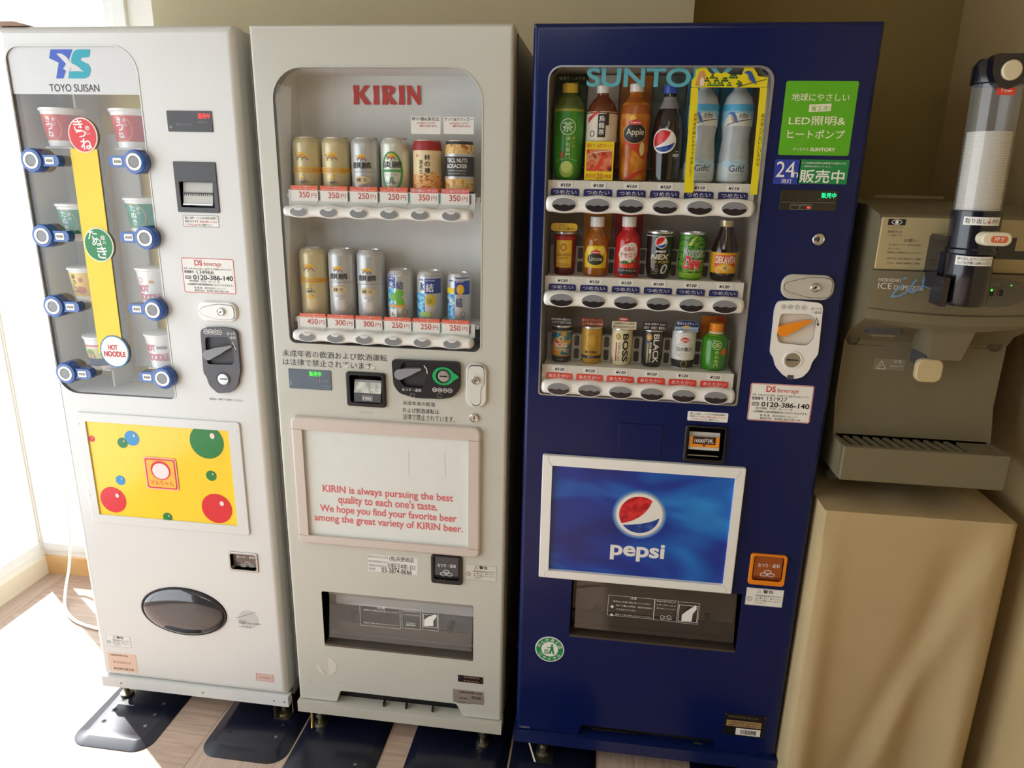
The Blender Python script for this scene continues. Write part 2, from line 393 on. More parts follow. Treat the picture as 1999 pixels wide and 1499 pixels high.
def cabinet(root, x0, x1, y0, y1, z0, z1, m):
    mm = M(); i = .002
    mm.slab(rr(x0, z0, x1, z1, .002), y0, y1, m, [rr(x0+i, z0+i, x1-i, z1-i, .002)], back=True)
    mm.cap([rr(x0, z0, x1, z1, .002)], y1-.001, m)
    return mm.build('cabinet', root)
def leg_bolt(root, x, y, ztop, zplate=.012):
    mm = M(); mm.lathe([(0, zplate), (.019, zplate), (.019, zplate+.006), (.008, zplate+.010), (.008, ztop)], GLV, 18, (x, y, 0))
    o = mm.build('leveling_leg', root)
    n = M(); n.lathe([(.008, ztop-.016), (.014, ztop-.016), (.014, ztop-.006), (.008, ztop-.006)], GLV, 6, (x, y, 0)); n.build('nut', o)
def sticker(root, box, m, name='sticker', r=.003, y=0.0, th=.0005, label=None, border=None, bt=.0012):
    x0, z0, x1, z1 = box; mm = M(); mm.slab(rr(x0, z0, x1, z1, r), y-th, y, m)
    if border: mm.frame(x0+.0006, z0+.0006, x1-.0006, z1-.0006, bt, y-th-.0002, border, max(r-.0006, .0004))
    return mm.build(name, root, label, smooth=0)
def lettering(par, items, name='lettering', label=None):
    mm = M()
    for it in items:
        t, box, m, y = it[:4]; b = it[4] if len(it) > 4 else 0
        kw = it[5] if len(it) > 5 else {}
        mm.text(t, *box, y, m, b, **kw)
    return mm.build(name, par, label, smooth=0)
def ps_sticker(root, box, num):
    x0, z0, x1, z1 = box; W = x1-x0; H = z1-z0
    s = sticker(root, box, PAP, 'service_sticker', .005, border=K('d2464f', .5), bt=.0016, label='red-bordered service phone sticker')
    q = lambda a, b, c, d: (x0+a*W, z1-d*H, x0+c*W, z1-b*H)
    Y = -.0009
    lettering(s, [('DS', q(.25, .06, .4, .22), INR, Y, .02), ('beverage', q(.43, .1, .76, .25), INR, Y),
        ('故障、お問い合わせの際は、右手前下を下記番号をお伝えください。', q(.04, .28, .96, .33), INK, Y),
        ('管理番号', q(.04, .36, .22, .44), INK, Y, .02), (num, q(.28, .36, .6, .44), INK, Y),
        ('0120-386-140', q(.2, .5, .96, .6), INK, Y, .02), ('受付時間：平日9：00〜17：00', q(.12, .63, .7, .69), INK, Y),
        ('・上記時間外は留守番電話対応とさせていただきます。', q(.05, .72, .95, .78), INK, Y, .01),
        ('管 理 者　株式会社ビバレッジ', q(.2, .82, .8, .88), INK, Y), ('連絡先住所　東京都江東区木場1-6-88', q(.2, .9, .85, .955), INK, Y)])
    mm = M(); bx = q(.05, .51, .16, .6); mm.frame(*bx, .0012, Y, INK); cy = (bx[1]+bx[3])/2
    for k in (.3, .7): mm.ring(bx[0]+(bx[2]-bx[0])*k, cy, .0022, .0022, .0008, Y, INK)
    mm.build('freephone_mark', s, smooth=0)
def coin_circles(par, bx, m, y, nums=('500', '100', '50', '10')):
    x0, z0, x1, z1 = bx; mm = M(); r = (z1-z0)/2; n = 4
    for i in range(n):
        cx = x0+r+(x1-x0-2*r)*i/(n-1); mm.ring(cx, (z0+z1)/2, r, r, r*.18, y-.00008*i, m)
        mm.text(nums[i], cx-r*.6, (z0+z1)/2-r*.35, cx+r*.6, (z0+z1)/2+r*.35, y, m, .02, keep=True)
    mm.build('coin_values', par, smooth=0)
def keyhole(par, cx, cz, r, y, tilt=45):
    mm = M(); mm.lathe([(0, y-.004), (r*.72, y-.004), (r*.78, y-.0035), (r*.9, y-.006), (r, y-.005), (r, y)], CHR, 24, (cx, 0, cz), 'y')
    mm.build('key_cylinder', par)
    t = math.radians(tilt); d = r*.35
    M().line([(cx-d*math.cos(t), cz-d*math.sin(t)), (cx+d*math.cos(t), cz+d*math.sin(t))], r*.18, y-.0066, HOLE).disc(cx, cz, r*.12, r*.12, y-.0065, HOLE).build('key_slot', par, smooth=0)
def disp_text(par, bx, m, y): lettering(par, [('販売中', bx, m, y, .01)], 'lit_lettering')
def warn_sticker(root, box, name='warning_sticker', m=None, label=None):
    s = sticker(root, box, m or PAP, name, .001, border=MGR, bt=.0006, label=label)
    x0, z0, x1, z1 = box; W = x1-x0; H = z1-z0; q = lambda a, b, c, d: (x0+a*W, z1-d*H, x0+c*W, z1-b*H); Y = -.0009
    lettering(s, [('警告', q(.45, .06, .72, .26), INK, Y, .03), ('自動販売機を倒すおそれあり', q(.26, .36, .95, .46), INK, Y),
                  ('上に乗ったり、揺すったり、', q(.26, .5, .95, .6), INK, Y), ('押したり蹴ったりしないで', q(.26, .64, .95, .74), INK, Y), ('ください。', q(.26, .78, .55, .88), INK, Y)])
    mm = M(); t = q(.3, .07, .4, .25); mm.line([(t[0], t[1]), (t[2], t[1]), ((t[0]+t[2])/2, t[3]), (t[0], t[1])], .0006, Y, INK)
    c = q(.04, .48, .18, .78); r = (c[2]-c[0])/2; cx = (c[0]+c[2])/2; cz = (c[1]+c[3])/2
    mm.ring(cx, cz, r, r, .0008, Y, INK); mm.line([(cx-r*.6, cz+r*.6), (cx+r*.6, cz-r*.6)], .0008, Y, INK); mm.build('warning_mark', s, smooth=0)

# ---------------- cup noodle machine ----------------
X1a, X1b = -.612, -.036
ZT = 1.852
m1 = thing('noodle_vending_machine', 'white cup noodle vending machine with blue selection buttons and yellow poster, leftmost of three', 'vending machine', (X1a, 0, 0))
z0d = at(380, 1337)[1]; zrb = at(380, 1357)[1]
wx0, wx1 = at(53, 380)[0], at(298, 380)[0]; wz1, wz0 = at(150, 88)[1], at(240, 775)[1]
oval = B(277, 1148, 441, 1239); ocx, ocz = (oval[0]+oval[2])/2, at(359, 1193)[1]; orx, orz = (at(441, 1198)[0]-at(277, 1186)[0])/2, (at(352, 1148)[1]-at(366, 1239)[1])/2
bill = B(343, 352, 424, 407)
win1 = rr(wx0, wz0, wx1, wz1, .035)
# larger radius at the top right corner of the window
def rr4(x0, z0, x1, z1, rbr, rtr, rtl, rbl, n=8):
    out = []
    for (cx, cz, a0, r) in ((x1-rbr, z0+rbr, -90, rbr), (x1-rtr, z1-rtr, 0, rtr), (x0+rtl, z1-rtl, 90, rtl), (x0+rbl, z0+rbl, 180, rbl)):
        for i in range(n+1):
            a = math.radians(a0+90*i/n); out.append((cx+r*math.cos(a), cz+r*math.sin(a)))
    return out
win1 = rr4(wx0, wz0, wx1, wz1, .016, .06, .035, .055)
bh = B(350, 354, 421, 406)
bhole = rr(*bh, .003)
cret = B(449, 1079, 502, 1114); crh = rr(*cret, .006)
mm = M(); mm.rslab(X1a, z0d, X1b, ZT, .006, 0, .045, WHT, .016, [win1, bhole, crh], back=False, k=5)
d1 = mm.build('door', m1)
cabinet(m1, X1a+.004, X1b-.004, .051, .455, zrb+.001, ZT-.004, WHT)
M().box(X1b-.0075, X1b-.0035, .06, .064, z0d, ZT-.01, WHT).box(X1b-.0075, X1b-.002, .08, .086, z0d, ZT-.01, WHT).build('side_seam', m1)
# lip round the window
win1b = rr4(wx0+.003, wz0+.003, wx1-.003, wz1-.003, .014, .057, .033, .052)
M().cap([win1, win1b], -.0012, WHT).wall(win1b, -.0012, .012, mat('gasket_grey', '8f8f8c', .6)).wall(win1, -.0012, 0, WHT).build('window_gasket', d1)
box1 = M(); bk = rr(wx0+.004, wz0+.004, wx1-.004, wz1-.004, .01)
box1.wall(win1, .012, .02, INT).cup(bk, .02, .135, INT); box1.cap([win1, bk], .02, INT)
dbx = box1.build('display_box', m1)
YEL = mat('print_yellow', 'f3d21c', .35); YL2 = mat('backdrop_yellow', 'e6c425', .5)
bx = B(128, 190, 268, 250, .134); M().rect(bx[0], wz0+.01, wx1-.006, wz1-.01, .1338, YL2).build('yellow_backdrop', dbx, smooth=0)
# white plastic dividers with shelves for the cups
CLR = mat('display_divider_grey', 'cfcdc8', .4)
M().box(at(133, 300)[0]-.006, at(133, 300)[0]-.002, .05, .13, wz0+.01, wz1-.03, CLR).build('divider', dbx)
M().box(at(215, 300, .1)[0]-.02, at(262, 300, .1)[0]-.01, .122, .128, wz0+.05, at(240, 262, .1)[1], CLR).build('divider', dbx)
pane = M().cap([win1b], .004, GL1).build('display_window', m1, smooth=0)
# header print
zh = at(150, 184)[1]
def clipz(loop, z, above=True):
    out = []
    for (a, b) in zip(loop, loop[1:]+loop[:1]):
        ina, inb = (a[1] > z) == above, (b[1] > z) == above
        if ina: out.append(a)
        if ina != inb:
            t = (z-a[1])/(b[1]-a[1]); out.append((a[0]+t*(b[0]-a[0]), z))
    return out
hp = M().cap([clipz(win1b, zh)], .0028, mat('header_print_grey', 'd8d9da', .4)).build('header_panel', m1, 'pale grey header with blue and teal letter logo', smooth=0)
SB, ST = mat('logo_blue', '2f57c0', .4), mat('logo_teal', '17a3b8', .4)
mm = M(); lb = L([(96, 96), (141, 96), (137, 110), (135, 113), (130, 113), (127, 150), (106, 152), (113, 113), (94, 113)])
lb = L([(97, 96), (140, 96), (134, 113), (121, 134), (127, 138), (122, 153), (108, 153), (113, 122), (94, 113)])
mm.shape(lb, .0024, SB)
ls = L([(144, 98), (150, 96), (175, 96), (173, 111), (158, 112), (155, 117), (172, 126), (176, 134), (174, 148), (165, 153), (131, 153), (134, 139), (160, 139), (140, 126), (137, 118), (139, 106)])
mm.shape(rnd(ls, .004), .0024, ST)
sw = L([(108, 104), (118, 104), (128, 110), (137, 122), (152, 130), (163, 141), (150, 136), (137, 131), (131, 145), (132, 129), (118, 114)])
mm.shape(rnd(sw, .003), .002, mat('header_print_grey', 'd8d9da', .4)); mm.build('logo', hp, smooth=0)
lettering(hp, [('TOYO SUISAN', B(94, 164, 193, 179), INK, .0022)])
# yellow strip with three round badges
strip = M().slab(L([(137, 290), (190, 291), (241, 690), (194, 689)], .002), .0008, .002, YEL).build('yellow_strip', m1, smooth=0)
def badge(cx, cy, rx, ry, ring, fill, items, lab):
    x, z = at(cx, cy); r1 = at(cx+rx, cy)[0]-x; r2 = z-at(cx, cy+ry)[1]
    r1 = r2 = (r1+r2)/2 if abs(r1-r2) < .006 else r1
    mm = M(); mm.slab(ell(x, z, r1, r1*1.06), -.0006, .0006, ring); mm.disc(x, z, r1*.92, r1*.98, -.0009, fill)
    o = mm.build('round_badge', strip, lab, smooth=0)
    mm = M()
    for (t, a, b, c, d, m, bo) in items: mm.text(t, x+a*r1, z+b*r1, x+c*r1, z+d*r1, -.0013, m, bo)
    mm.build('badge_lettering', m1, smooth=0)
    return x, z, r1
badge(162, 264, 28, 33, K('f6dcd2'), K('dc2024', .35), [('き', -.55, .32, .1, .85, INW, .05), ('つ', -.45, -.12, .25, .28, INW, .05), ('ね', -.2, -.85, .55, -.2, INW, .05), ('赤', .22, .28, .55, .58, INW, .02), ('い', .28, .02, .55, .2, INW, .02)], 'red round badge')
badge(193, 478, 29, 31, K('dfe9cf'), K('12803f', .35), [('た', -.65, .4, 0, .85, INW, .04), ('ぬ', -.4, .0, .25, .4, INW, .04), ('き', -.15, -.82, .5, -.1, INW, .04), ('緑', .2, .3, .5, .6, INW, .02), ('の', .3, .05, .52, .25, INW, .02)], 'green round badge')
badge(224, 686, 27, 30, K('3f7fb5'), K('f4f2ea', .35), [('HOT', -.4, .1, .25, .45, INR, .04), ('NOODLE', -.75, -.35, .75, .02, INR, .04)], 'white round badge')
# blue selection buttons
RBL = mat('button_blue', '1c56a8', .25, coat=.5)
def noodle_button(px, py, side):
    x, z = at(px, py, -.012)
    mm = M(); R = .028
    a = []
    for i in range(33):
        t = math.radians(28+304*i/32); a.append((x-side*R*math.cos(t)*-1 if False else x+side*R*math.cos(t), z+R*math.sin(t)))
    arm = [(x+side*.062, z-.0125), (x+side*.068, z-.006), (x+side*.068, z+.006), (x+side*.062, z+.0125)]
    loop = a+arm
    mm.slab(loop, -.018, .003, RBL); o = mm.build('selection_button', m1)
    mm = M(); mm.lathe([(.0275, -.018), (.026, -.0225), (.0205, -.0235), (.019, -.019)], RBL, 32, (x, 0, z), 'y'); mm.build('button_rim', o)
    mm = M(); mm.lathe([(.0205, -.0185), (.0195, -.024), (.0135, -.0235), (.0135, -.0205), (0, -.0215)], PLW, 32, (x, 0, z), 'y'); mm.build('button_ring', o)
    mm = M(); mm.lathe([(.0132, -.0212), (.012, -.0228), (0, -.0232)], mat('button_face_grey', '8d8f92', .35), 28, (x, 0, z), 'y'); mm.build('button_face', o)
    xa, xb = sorted((x+side*.033, x+side*.056)); mm = M(); mm.slab(rr(xa, z-.008, xb, z+.008, .003), -.0188, -.018, PAP); mm.text('¥200', xa+.003, z-.0035, xb-.003, z+.0035, -.0192, INK, .01, keep=True); mm.build('price_card', o, smooth=0)
for p in ((67, 313), (88, 460), (109, 597), (133, 727)): noodle_button(p[0], p[1], 1)
for p in ((267, 316), (288, 464), (303, 604), (322, 737)): noodle_button(p[0], p[1], -1)
# right-hand controls
dp = M().rslab(*B(325, 216, 417, 258), .002, -.002, .001, DKG, .0006).build('price_display', m1)
LEDR = mat('led_red', 'ff3a34', .4, emit=2.2); LEDG = mat('led_green', '55ff35', .4, emit=1.4); LEDC = mat('led_cyan_green', '18ffb0', .4, emit=1.8)
disp_text(dp, B(387, 221, 411, 232), LEDR, -.0024)
mm = M(); b = B(334, 243, 339, 248); mm.disc(b[0], b[1], .003, .003, -.0024, MGR)
mm.tp('硬貨がつかえません', 345, 240, 376, 246, MGR, y=-.0024).tp('販売中止', 388, 236, 407, 241, MGR, y=-.0024).build('faint_lettering', dp, smooth=0)
bb = B(338, 315, 430, 416); bo = M().rslab(*bb, .003, -.003, .001, DKG, .001, [bhole], holeto=.03).build('bill_acceptor', m1)
M().cup(bhole, .0, .03, BLK).build('bill_slot_recess', bo)
fb = B(359, 355, 421, 401, .012); mm = M(); mm.add([(fb[0], .008, fb[3]), (fb[2], .008, fb[3]), (fb[2], .001, fb[1]), (fb[0], .001, fb[1])], [(0, 1, 2, 3)], mat('slot_plate_grey', 'c9cac4', .4))
zm = fb[1]+(fb[3]-fb[1])*.52; mm.box(fb[0], fb[2], .002, .004, zm-.001, zm+.0015, BLK); mm.box(fb[0], fb[2], -.001, .004, fb[1], fb[1]+.003, STL)
for i in range(14): xx = fb[0]+(fb[2]-fb[0])*(i+.5)/14; mm.box(xx-.0004, xx+.0004, .0028, .005, zm-.006, zm, DKG)
mm.build('bill_guide', bo)
def small_red_sticker(root, box, border):
    s = sticker(root, box, PAP, 'notice_sticker', .003, border=border, bt=.001); x0, z0, x1, z1 = box; W = x1-x0; H = z1-z0
    q = lambda a, b, c, d: (x0+a*W, z1-d*H, x0+c*W, z1-b*H); Y = -.0009
    lettering(s, [('濡れた紙幣・シワのある紙幣は故障の', q(.06, .12, .94, .34), INK, Y), ('原因になります。', q(.06, .42, .45, .62), INK, Y), ('紙幣は乾いたもの', q(.47, .42, .94, .62), INR, Y),
                  ('シワのないもの', q(.06, .7, .42, .9), INR, Y), ('をご使用下さい。', q(.44, .7, .8, .9), INK, Y)])
small_red_sticker(m1, B(356, 419, 429, 445), DKG)
ps_sticker(m1, B(353, 502, 462, 575), '134966')
def lock_plate(root, box, horiz, m, keyat, r=.018):
    x0, z0, x1, z1 = box; mm = M(); mm.rslab(x0, z0, x1, z1, min(x1-x0, z1-z0)*.42, -.008, .001, m, .003); o = mm.build('door_lock', root)
    i = .006; mm = M()
    if horiz: pl = rnd([(x0+i, (z0+z1)/2-.008), (keyat[0]-.01, z0+.005), (x1-i, z0+.007), (x1-i, z1-.007), (keyat[0]-.01, z1-.005), (x0+i, (z0+z1)/2+.008)], .012)
    else: pl = rnd([((x0+x1)/2-.011, z0+i), ((x0+x1)/2+.011, z0+i), ((x0+x1)/2+.011, keyat[1]-.02), (x1-.006, keyat[1]-.008), (x1-.007, z1-i), (x0+.007, z1-i), (x0+.006, keyat[1]-.008), ((x0+x1)/2-.011, keyat[1]-.02)], .012)
    cxm = sum(p[0] for p in pl)/len(pl); czm = sum(p[1] for p in pl)/len(pl)
    mm.cap([[(cxm+(p[0]-cxm)*1.03, czm+(p[1]-czm)*1.06) for p in pl], pl], -.0083, DKG); mm.slab(pl, -.0095, -.008, m); mm.build('pull_handle', o)
    keyhole(o, keyat[0], keyat[1], .0095, -.0095)
lock_plate(m1, B(388, 587, 466, 628), True, PLW, at(436, 607))
# coin panel, dark grey
def coin_panel(root, loop, m, lever_m, recess, pivot, tip, slot, slotr, dark):
    hole = rnd(recess, .008)
    mm = M(); mm.slab(loop, -.010, .001, m, [hole], holeto=-.0008); o = mm.build('coin_panel', root)
    M().cup(hole, -.0095, -.0008, dark).build('lever_recess', o)
    px, pz = pivot; tx, tz = tip; d = Vector((tx-px, tz-pz)); ln = d.length; d.normalize(); n = Vector((-d.y, d.x))
    pts = [(px+.013*math.cos(a)*d.x+.013*math.sin(a)*n.x, pz+.013*math.cos(a)*d.y+.013*math.sin(a)*n.y) for a in [math.radians(60+240*i/12) for i in range(13)]]
    for (t, wv) in ((.45, -.0085), (.75, -.004), (1, -.002), (1.02, .002), (.7, .006), (.35, .0105)): pts.append((px+d.x*ln*t+n.x*wv, pz+d.y*ln*t+n.y*wv))
    M().slab(rnd(pts, .004), -.017, -.004, lever_m).build('return_lever', o)
    sx, sz = slot; M().lathe([(slotr*1.25, -.010), (slotr*1.2, -.0125), (slotr*1.02, -.0115), (slotr, -.011)], m, 30, (sx, 0, sz), 'y').build('slot_rim', o)
    mm = M(); mm.lathe([(slotr, -.011), (slotr*.95, -.0125), (0, -.013)], STL, 30, (sx, 0, sz), 'y'); sl = mm.build('coin_slot', o)
    return o, sl
c1 = rnd(L([(391, 645), (398, 640), (430, 639), (455, 643), (462, 650), (469, 726), (466, 737), (464, 752), (452, 766), (425, 768), (408, 752), (403, 735), (397, 728)], -.01), .008)
rec = L([(400, 658), (447, 658), (458, 700), (455, 712), (405, 711), (402, 690)], -.01)
cp, sl = coin_panel(m1, c1, mat('coin_panel_grey', '5b5a60', .45), MGR, rec, at(406, 693, -.015), at(452, 676, -.015), at(436, 740, -.01), .0145, mat('recess_grey', '47464b', .5))
fx, fz = at(436, 740, -.014); M().box(fx-.009, fx+.009, -.0142, -.0128, fz-.001, fz+.001, HOLE).build('slit', m1)
coin_circles(cp, B(397, 642, 434, 654, -.01), INW, -.0104)
lettering(cp, [('おつり', B(443, 648, 459, 655, -.01), INW, -.0104, .01), ('・返却', B(445, 656, 460, 662, -.01), INW, -.0104, .01)])
M().line(L([(454, 668), (458, 676), (460, 682)], -.01), .0016, -.0104, INW).build('arrow_mark', cp, smooth=0)
lettering(m1, [('商品は一個ずつお取りください', B(409, 776, 474, 784), INK, -.0006)])
# poster with frame
pf = B(150, 806, 486, 1041); pi = B(166, 820, 467, 1029)
xa, za = at(144, 801); xb, zb_ = at(490, 1045); xc_, zc_ = at(468, 824)
fx0, fx1 = (at(144, 801)[0]+at(187, 1018)[0])/2, (at(469, 826)[0]+at(489, 1045)[0])/2; fz1, fz0 = at(300, 813)[1], at(340, 1031)[1]
ix0, ix1 = (at(167, 821)[0]+at(197, 1001)[0])/2, (at(447, 842)[0]+at(466, 1027)[0])/2; iz1, iz0 = at(300, 830)[1], at(330, 1014)[1]
pfr = M().rslab(fx0, fz0, fx1, fz1, .008, -.005, .001, WHT, .002, [rr(ix0, iz0, ix1, iz1, .002)], holeto=-.001).build('poster_frame', m1)
for (sx, sz) in ((.012, .25), (.012, .9), (.975, .2), (.975, .93)): M().lathe([(0, -.0062), (.002, -.006), (.003, -.005)], PLW, 12, (fx0+(fx1-fx0)*sx, 0, fz0+(fz1-fz0)*sz), 'y').build('screw', pfr)
po = M().cap([rr(ix0, iz0, ix1, iz1, .001)], -.0012, mat('poster_yellow', 'f8cf08', .3, coat=.3)).build('poster', m1, 'yellow poster with red, green and blue balls', smooth=0)
PR, PG, PB2 = mat('ball_red', 'dc1f2a', .3), mat('ball_green', '1a7a33', .3), mat('ball_blue', '2f8ecb', .3)
clipx = lambda l, x, right: [(y_, x_) for x_, y_ in clipz([(b_, a_) for a_, b_ in l], x, right)]
def ball(cx, cy, r, m):
    x, z = at(cx, cy); lp = ell(x, z, r, r, 32); lp = clipz(lp, iz0, True); lp = clipz(lp, iz1, False)
    lp = [(b_, a_) for a_, b_ in clipz([(b_, a_) for a_, b_ in lp], ix0, True)] if False else [(max(ix0, min(ix1, a)), b) for a, b in lp]
    mm = M(); mm.shape(lp, -.0016-.0002*ball.k, m); mm.disc(x+r*.38, z+r*.38, r*.14, r*.17, -.0030, K('f6dcd2')); ball.k = (ball.k+1) % 3; mm.build('printed_ball', po, smooth=0)
ball.k = 0
for a in ((180, 856, .009, PR), (258, 855, .021, PB2), (240, 864, .0145, PG), (236, 937, .014, PB2), (404, 862, .047, PG), (413, 928, .0145, PG), (222, 975, .038, PR), (424, 992, .043, PR), (328, 1009, .0135, PG)): ball(*a)
mm = M(); sx, sz = at(316, 924); h = .046
mm.shape(rr(sx-h, sz-h, sx+h, sz+h, .007), -.0032, K('f7b9a8')); mm.shape(rr(sx-h*.93, sz-h*.93, sx+h*.93, sz+h*.93, .006), -.0034, PR); mm.shape(rr(sx-h*.85, sz-h*.85, sx+h*.85, sz+h*.85, .005), -.0036, K('f5b73a'))
mm.disc(sx, sz+.010, .0285, .0275, -.0038, PR); mm.disc(sx, sz+.008, .0235, .0225, -.004, K('f4dfe0')); mm.text('マルちゃん', sx-h*.72, sz-h*.72, sx+h*.72, sz-h*.42, -.0038, PR, .02)
mm.build('logo_square', po, smooth=0)
# coin return pocket
co = M().rslab(*B(445, 1075, 506, 1118), .005, -.003, .001, STL, .0015, [crh], holeto=.003).build('coin_return', m1)
M().cup(crh, -.001, .014, mat('pocket_taupe', '8a7f78', .4)).build('return_pocket', co)
fbx = B(459, 1080, 501, 1100, .004); M().box(fbx[0], fbx[2], .004, .006, fbx[1], fbx[3], glass_mat('return_flap_glass', (.75, .7, .68, 1), 1.5)).build('return_flap', co)
mm = M(); mm.tp('おつり・返却', 462, 1084, 497, 1092, INW, y=.0036, Y=.003)
for (a, b) in ((475, 1104), (483, 1099), (491, 1105)): x, z = at(a, b, .003); mm.ring(x, z, .007, .004, .001, .0036-.0001*(a % 7), INW)
mm.build('coin_mark', co, smooth=0)
# oval delivery hatch, bulging smoked plastic
mm = M(); prof = [(1.03, -.0005), (1.0, -.003), (.985, -.002)]
def oval_rings(rs, m, n=48):
    mo = M(); vs = []
    for (k, y) in rs: vs += [(ocx+orx*k*math.cos(2*math.pi*i/n), y, ocz+orz*k*math.sin(2*math.pi*i/n)) for i in range(n)]
    mo.add(vs, [(j*n+i, j*n+(i+1) % n, (j+1)*n+(i+1) % n, (j+1)*n+i) for j in range(len(rs)-1) for i in range(n)]+[tuple(range((len(rs)-1)*n, len(rs)*n))], m); return mo
oh = oval_rings([(1.02, .0005), (1.0, -.004), (.97, -.0035), (.965, -.001)], BLK).build('delivery_hatch', m1)
oval_rings([(.965, -.001)]+[(.965*math.cos(math.radians(a)), -.001-.022*math.sin(math.radians(a))) for a in range(10, 90, 8)], mat('smoked_plastic', '3b3a3f', .06, coat=1)).build('hatch_flap', oh)
cs = at(485, 1209); st = M().slab(ell(cs[0], cs[1], .029, .029), -.0004, 0, mat('sticker_pale_grey', 'c4c6c4', .5)).build('chopstick_sticker', m1, 'round pale grey chopstick sticker', smooth=0)
mm = M(); mm.line(L([(461, 1206), (499, 1195)]), .0016, -.0008, MGR).tp('はしは', 466, 1209, 480, 1213, INK).tp('商品取り出し口の中', 466, 1214, 508, 1219, INK).tp('にあります。', 467, 1221, 492, 1226, INK).build('lettering', st, smooth=0)
warn_sticker(m1, B(206, 1238, 257, 1265), m=K('e4e3de', .5))
s = sticker(m1, B(209, 1272, 270, 1314), K('e3c4ae', .6), 'licence_sticker', .001, label='faded salmon-pink licence sticker')
mm = M(); mm.tp('自動販売機許可証', 216, 1277, 250, 1281, INK).tp('東京都衛生局', 221, 1291, 256, 1295, K('b08b78')).tp('食品衛生責任者', 222, 1303, 262, 1308, INK); mm.build('lettering', s, smooth=0)
s = sticker(m1, B(499, 1313, 535, 1332), K('d8b9b2', .6), 'licence_sticker', .001, label='small faded pink sticker'); mm = M(); b = B(500, 1314, 534, 1331); mm.frame(*b, .0006, -.0008, INR); mm.tp('年中無休', 505, 1319, 529, 1326, K('b08078')); mm.build('lettering', s, smooth=0)
# base rail, screws and legs
br = M().box(X1a-.003, X1b+.003, -.004, .02, zrb, z0d-.003, WHT).build('base_rail', m1)
for t in (.02, .1, .42, .55, .72, .93, .985):
    M().lathe([(0, -.0046), (.0022, -.0045), (.0026, -.004)], DKG if t in (.1, .55, .93, .985) else WHT, 10, (X1a+(X1b-X1a)*t, 0, (zrb+z0d)/2-.002), 'y').build('screw', br)
for (lx, ly) in ((X1a+.045, .03), (X1b-.03, .03), (X1a+.045, .4), (X1b-.03, .4)): leg_bolt(m1, lx, ly, zrb)
mm = M(); mm.box(X1b-.045, X1b-.043, .0, .09, .014, zrb-.001, GLV).box(X1b-.045, X1b-.001, .0, .09, .012, .014, GLV).box(X1b-.003, X1b-.001, .03, .09, .014, zrb+.0, GLV); mm.build('leg_bracket', m1)

# ---------------- can and snack machine (middle) ----------------
X2a, X2b = 0.0, .587
m2 = thing('beer_vending_machine', 'warm grey vending machine of beer and snack cans, middle of the three machines', 'vending machine', (X2a, 0, 0))
z2d = at(780, 1383)[1]; z2r = at(780, 1405)[1]
hx0, hx1 = at(531, 181)[0], at(941, 300)[0]; hz1, hz0 = at(720, 129)[1], at(740, 680)[1]
hx0 = (at(531, 190)[0]+at(547, 430)[0]+at(561, 640)[0])/3; hx1 = (at(941, 204)[0]+at(943, 430)[0]+at(941, 660)[0])/3
win2 = rr4(hx0, hz0, hx1, hz1, .018, .075, .072, .018)
win2b = rr4(hx0+.003, hz0+.003, hx1-.003, hz1-.003, .016, .072, .069, .016)
port = B(627, 1153, 924, 1289); px0 = (at(627, 1155)[0]+at(634, 1257)[0])/2; px1 = at(924, 1230)[0]; pz1 = (at(640, 1155)[1]+at(915, 1181)[1])/2; pz0 = (at(640, 1261)[1]+at(915, 1288)[1])/2
ph2 = rr(px0, pz0, px1, pz1, .006)
bl2 = B(676, 724, 755, 795); blh = B(683, 729, 749, 790); bh2 = rr(*blh, .006)
cr2 = B(842, 1082, 902, 1137)
# door outline with the notch at the foot
nt0, nt1, nz = at(665, 1360)[0], at(895, 1385)[0], (at(670, 1349)[1]+at(880, 1372)[1])/2
door2 = rnd([(X2a, z2d), (nt0-.012, z2d), (nt0, nz), (nt1-.006, nz), (nt1+.012, z2d), (X2b, z2d), (X2b, ZT), (X2a, ZT)], .006)
def beveled_door(root, outer, m, holes, bev, x0, x1, zt):
    # inset the straight outer edges only, keep the notch
    mm = M(); prev = None
    for i in range(6):
        th = math.pi/2*i/5; ins = bev*(1-math.sin(th)); dep = bev*(1-math.cos(th))
        lp = [(min(max(x, x0+ins), x1-ins), min(z, zt-ins)) for x, z in outer]
        if i == 0: mm.cap([lp]+holes, 0, m)
        else: mm.wall(prev[0], prev[1], dep, m, lp)
        prev = (lp, dep)
    mm.wn = True; mm.wall(prev[0], prev[1], .05, m)
    for h in holes: mm.wall(h, 0, .05, m)
    return mm.build('door', root)
d2 = beveled_door(m2, door2, GRY, [win2, ph2, bh2], .009, X2a, X2b, ZT)
cabinet(m2, X2a+.003, X2b-.003, .056, .46, z2r+.002, ZT-.004, mat('cabinet_side_grey', 'a8a294', .5))
M().box(X2b-.004, X2b+.002, .05, .058, z2d+.01, ZT-.012, DKG).build('door_gasket', m2)
M().cap([win2, win2b], -.001, GRY).wall(win2b, -.001, .01, MGR).wall(win2, -.001, 0, GRY).build('window_gasket', d2)
mm = M(); bk = rr4(hx0+.016, hz0+.006, hx1-.012, hz1-.006, .004, .004, .004, .004); mm.wall(win2, .01, .03, INT); mm.cup(win2, .02, .11, INT, bk)
db2 = mm.build('display_box', m2)
M().cap([win2b], .004, GL1).build('display_window', m2, smooth=0)
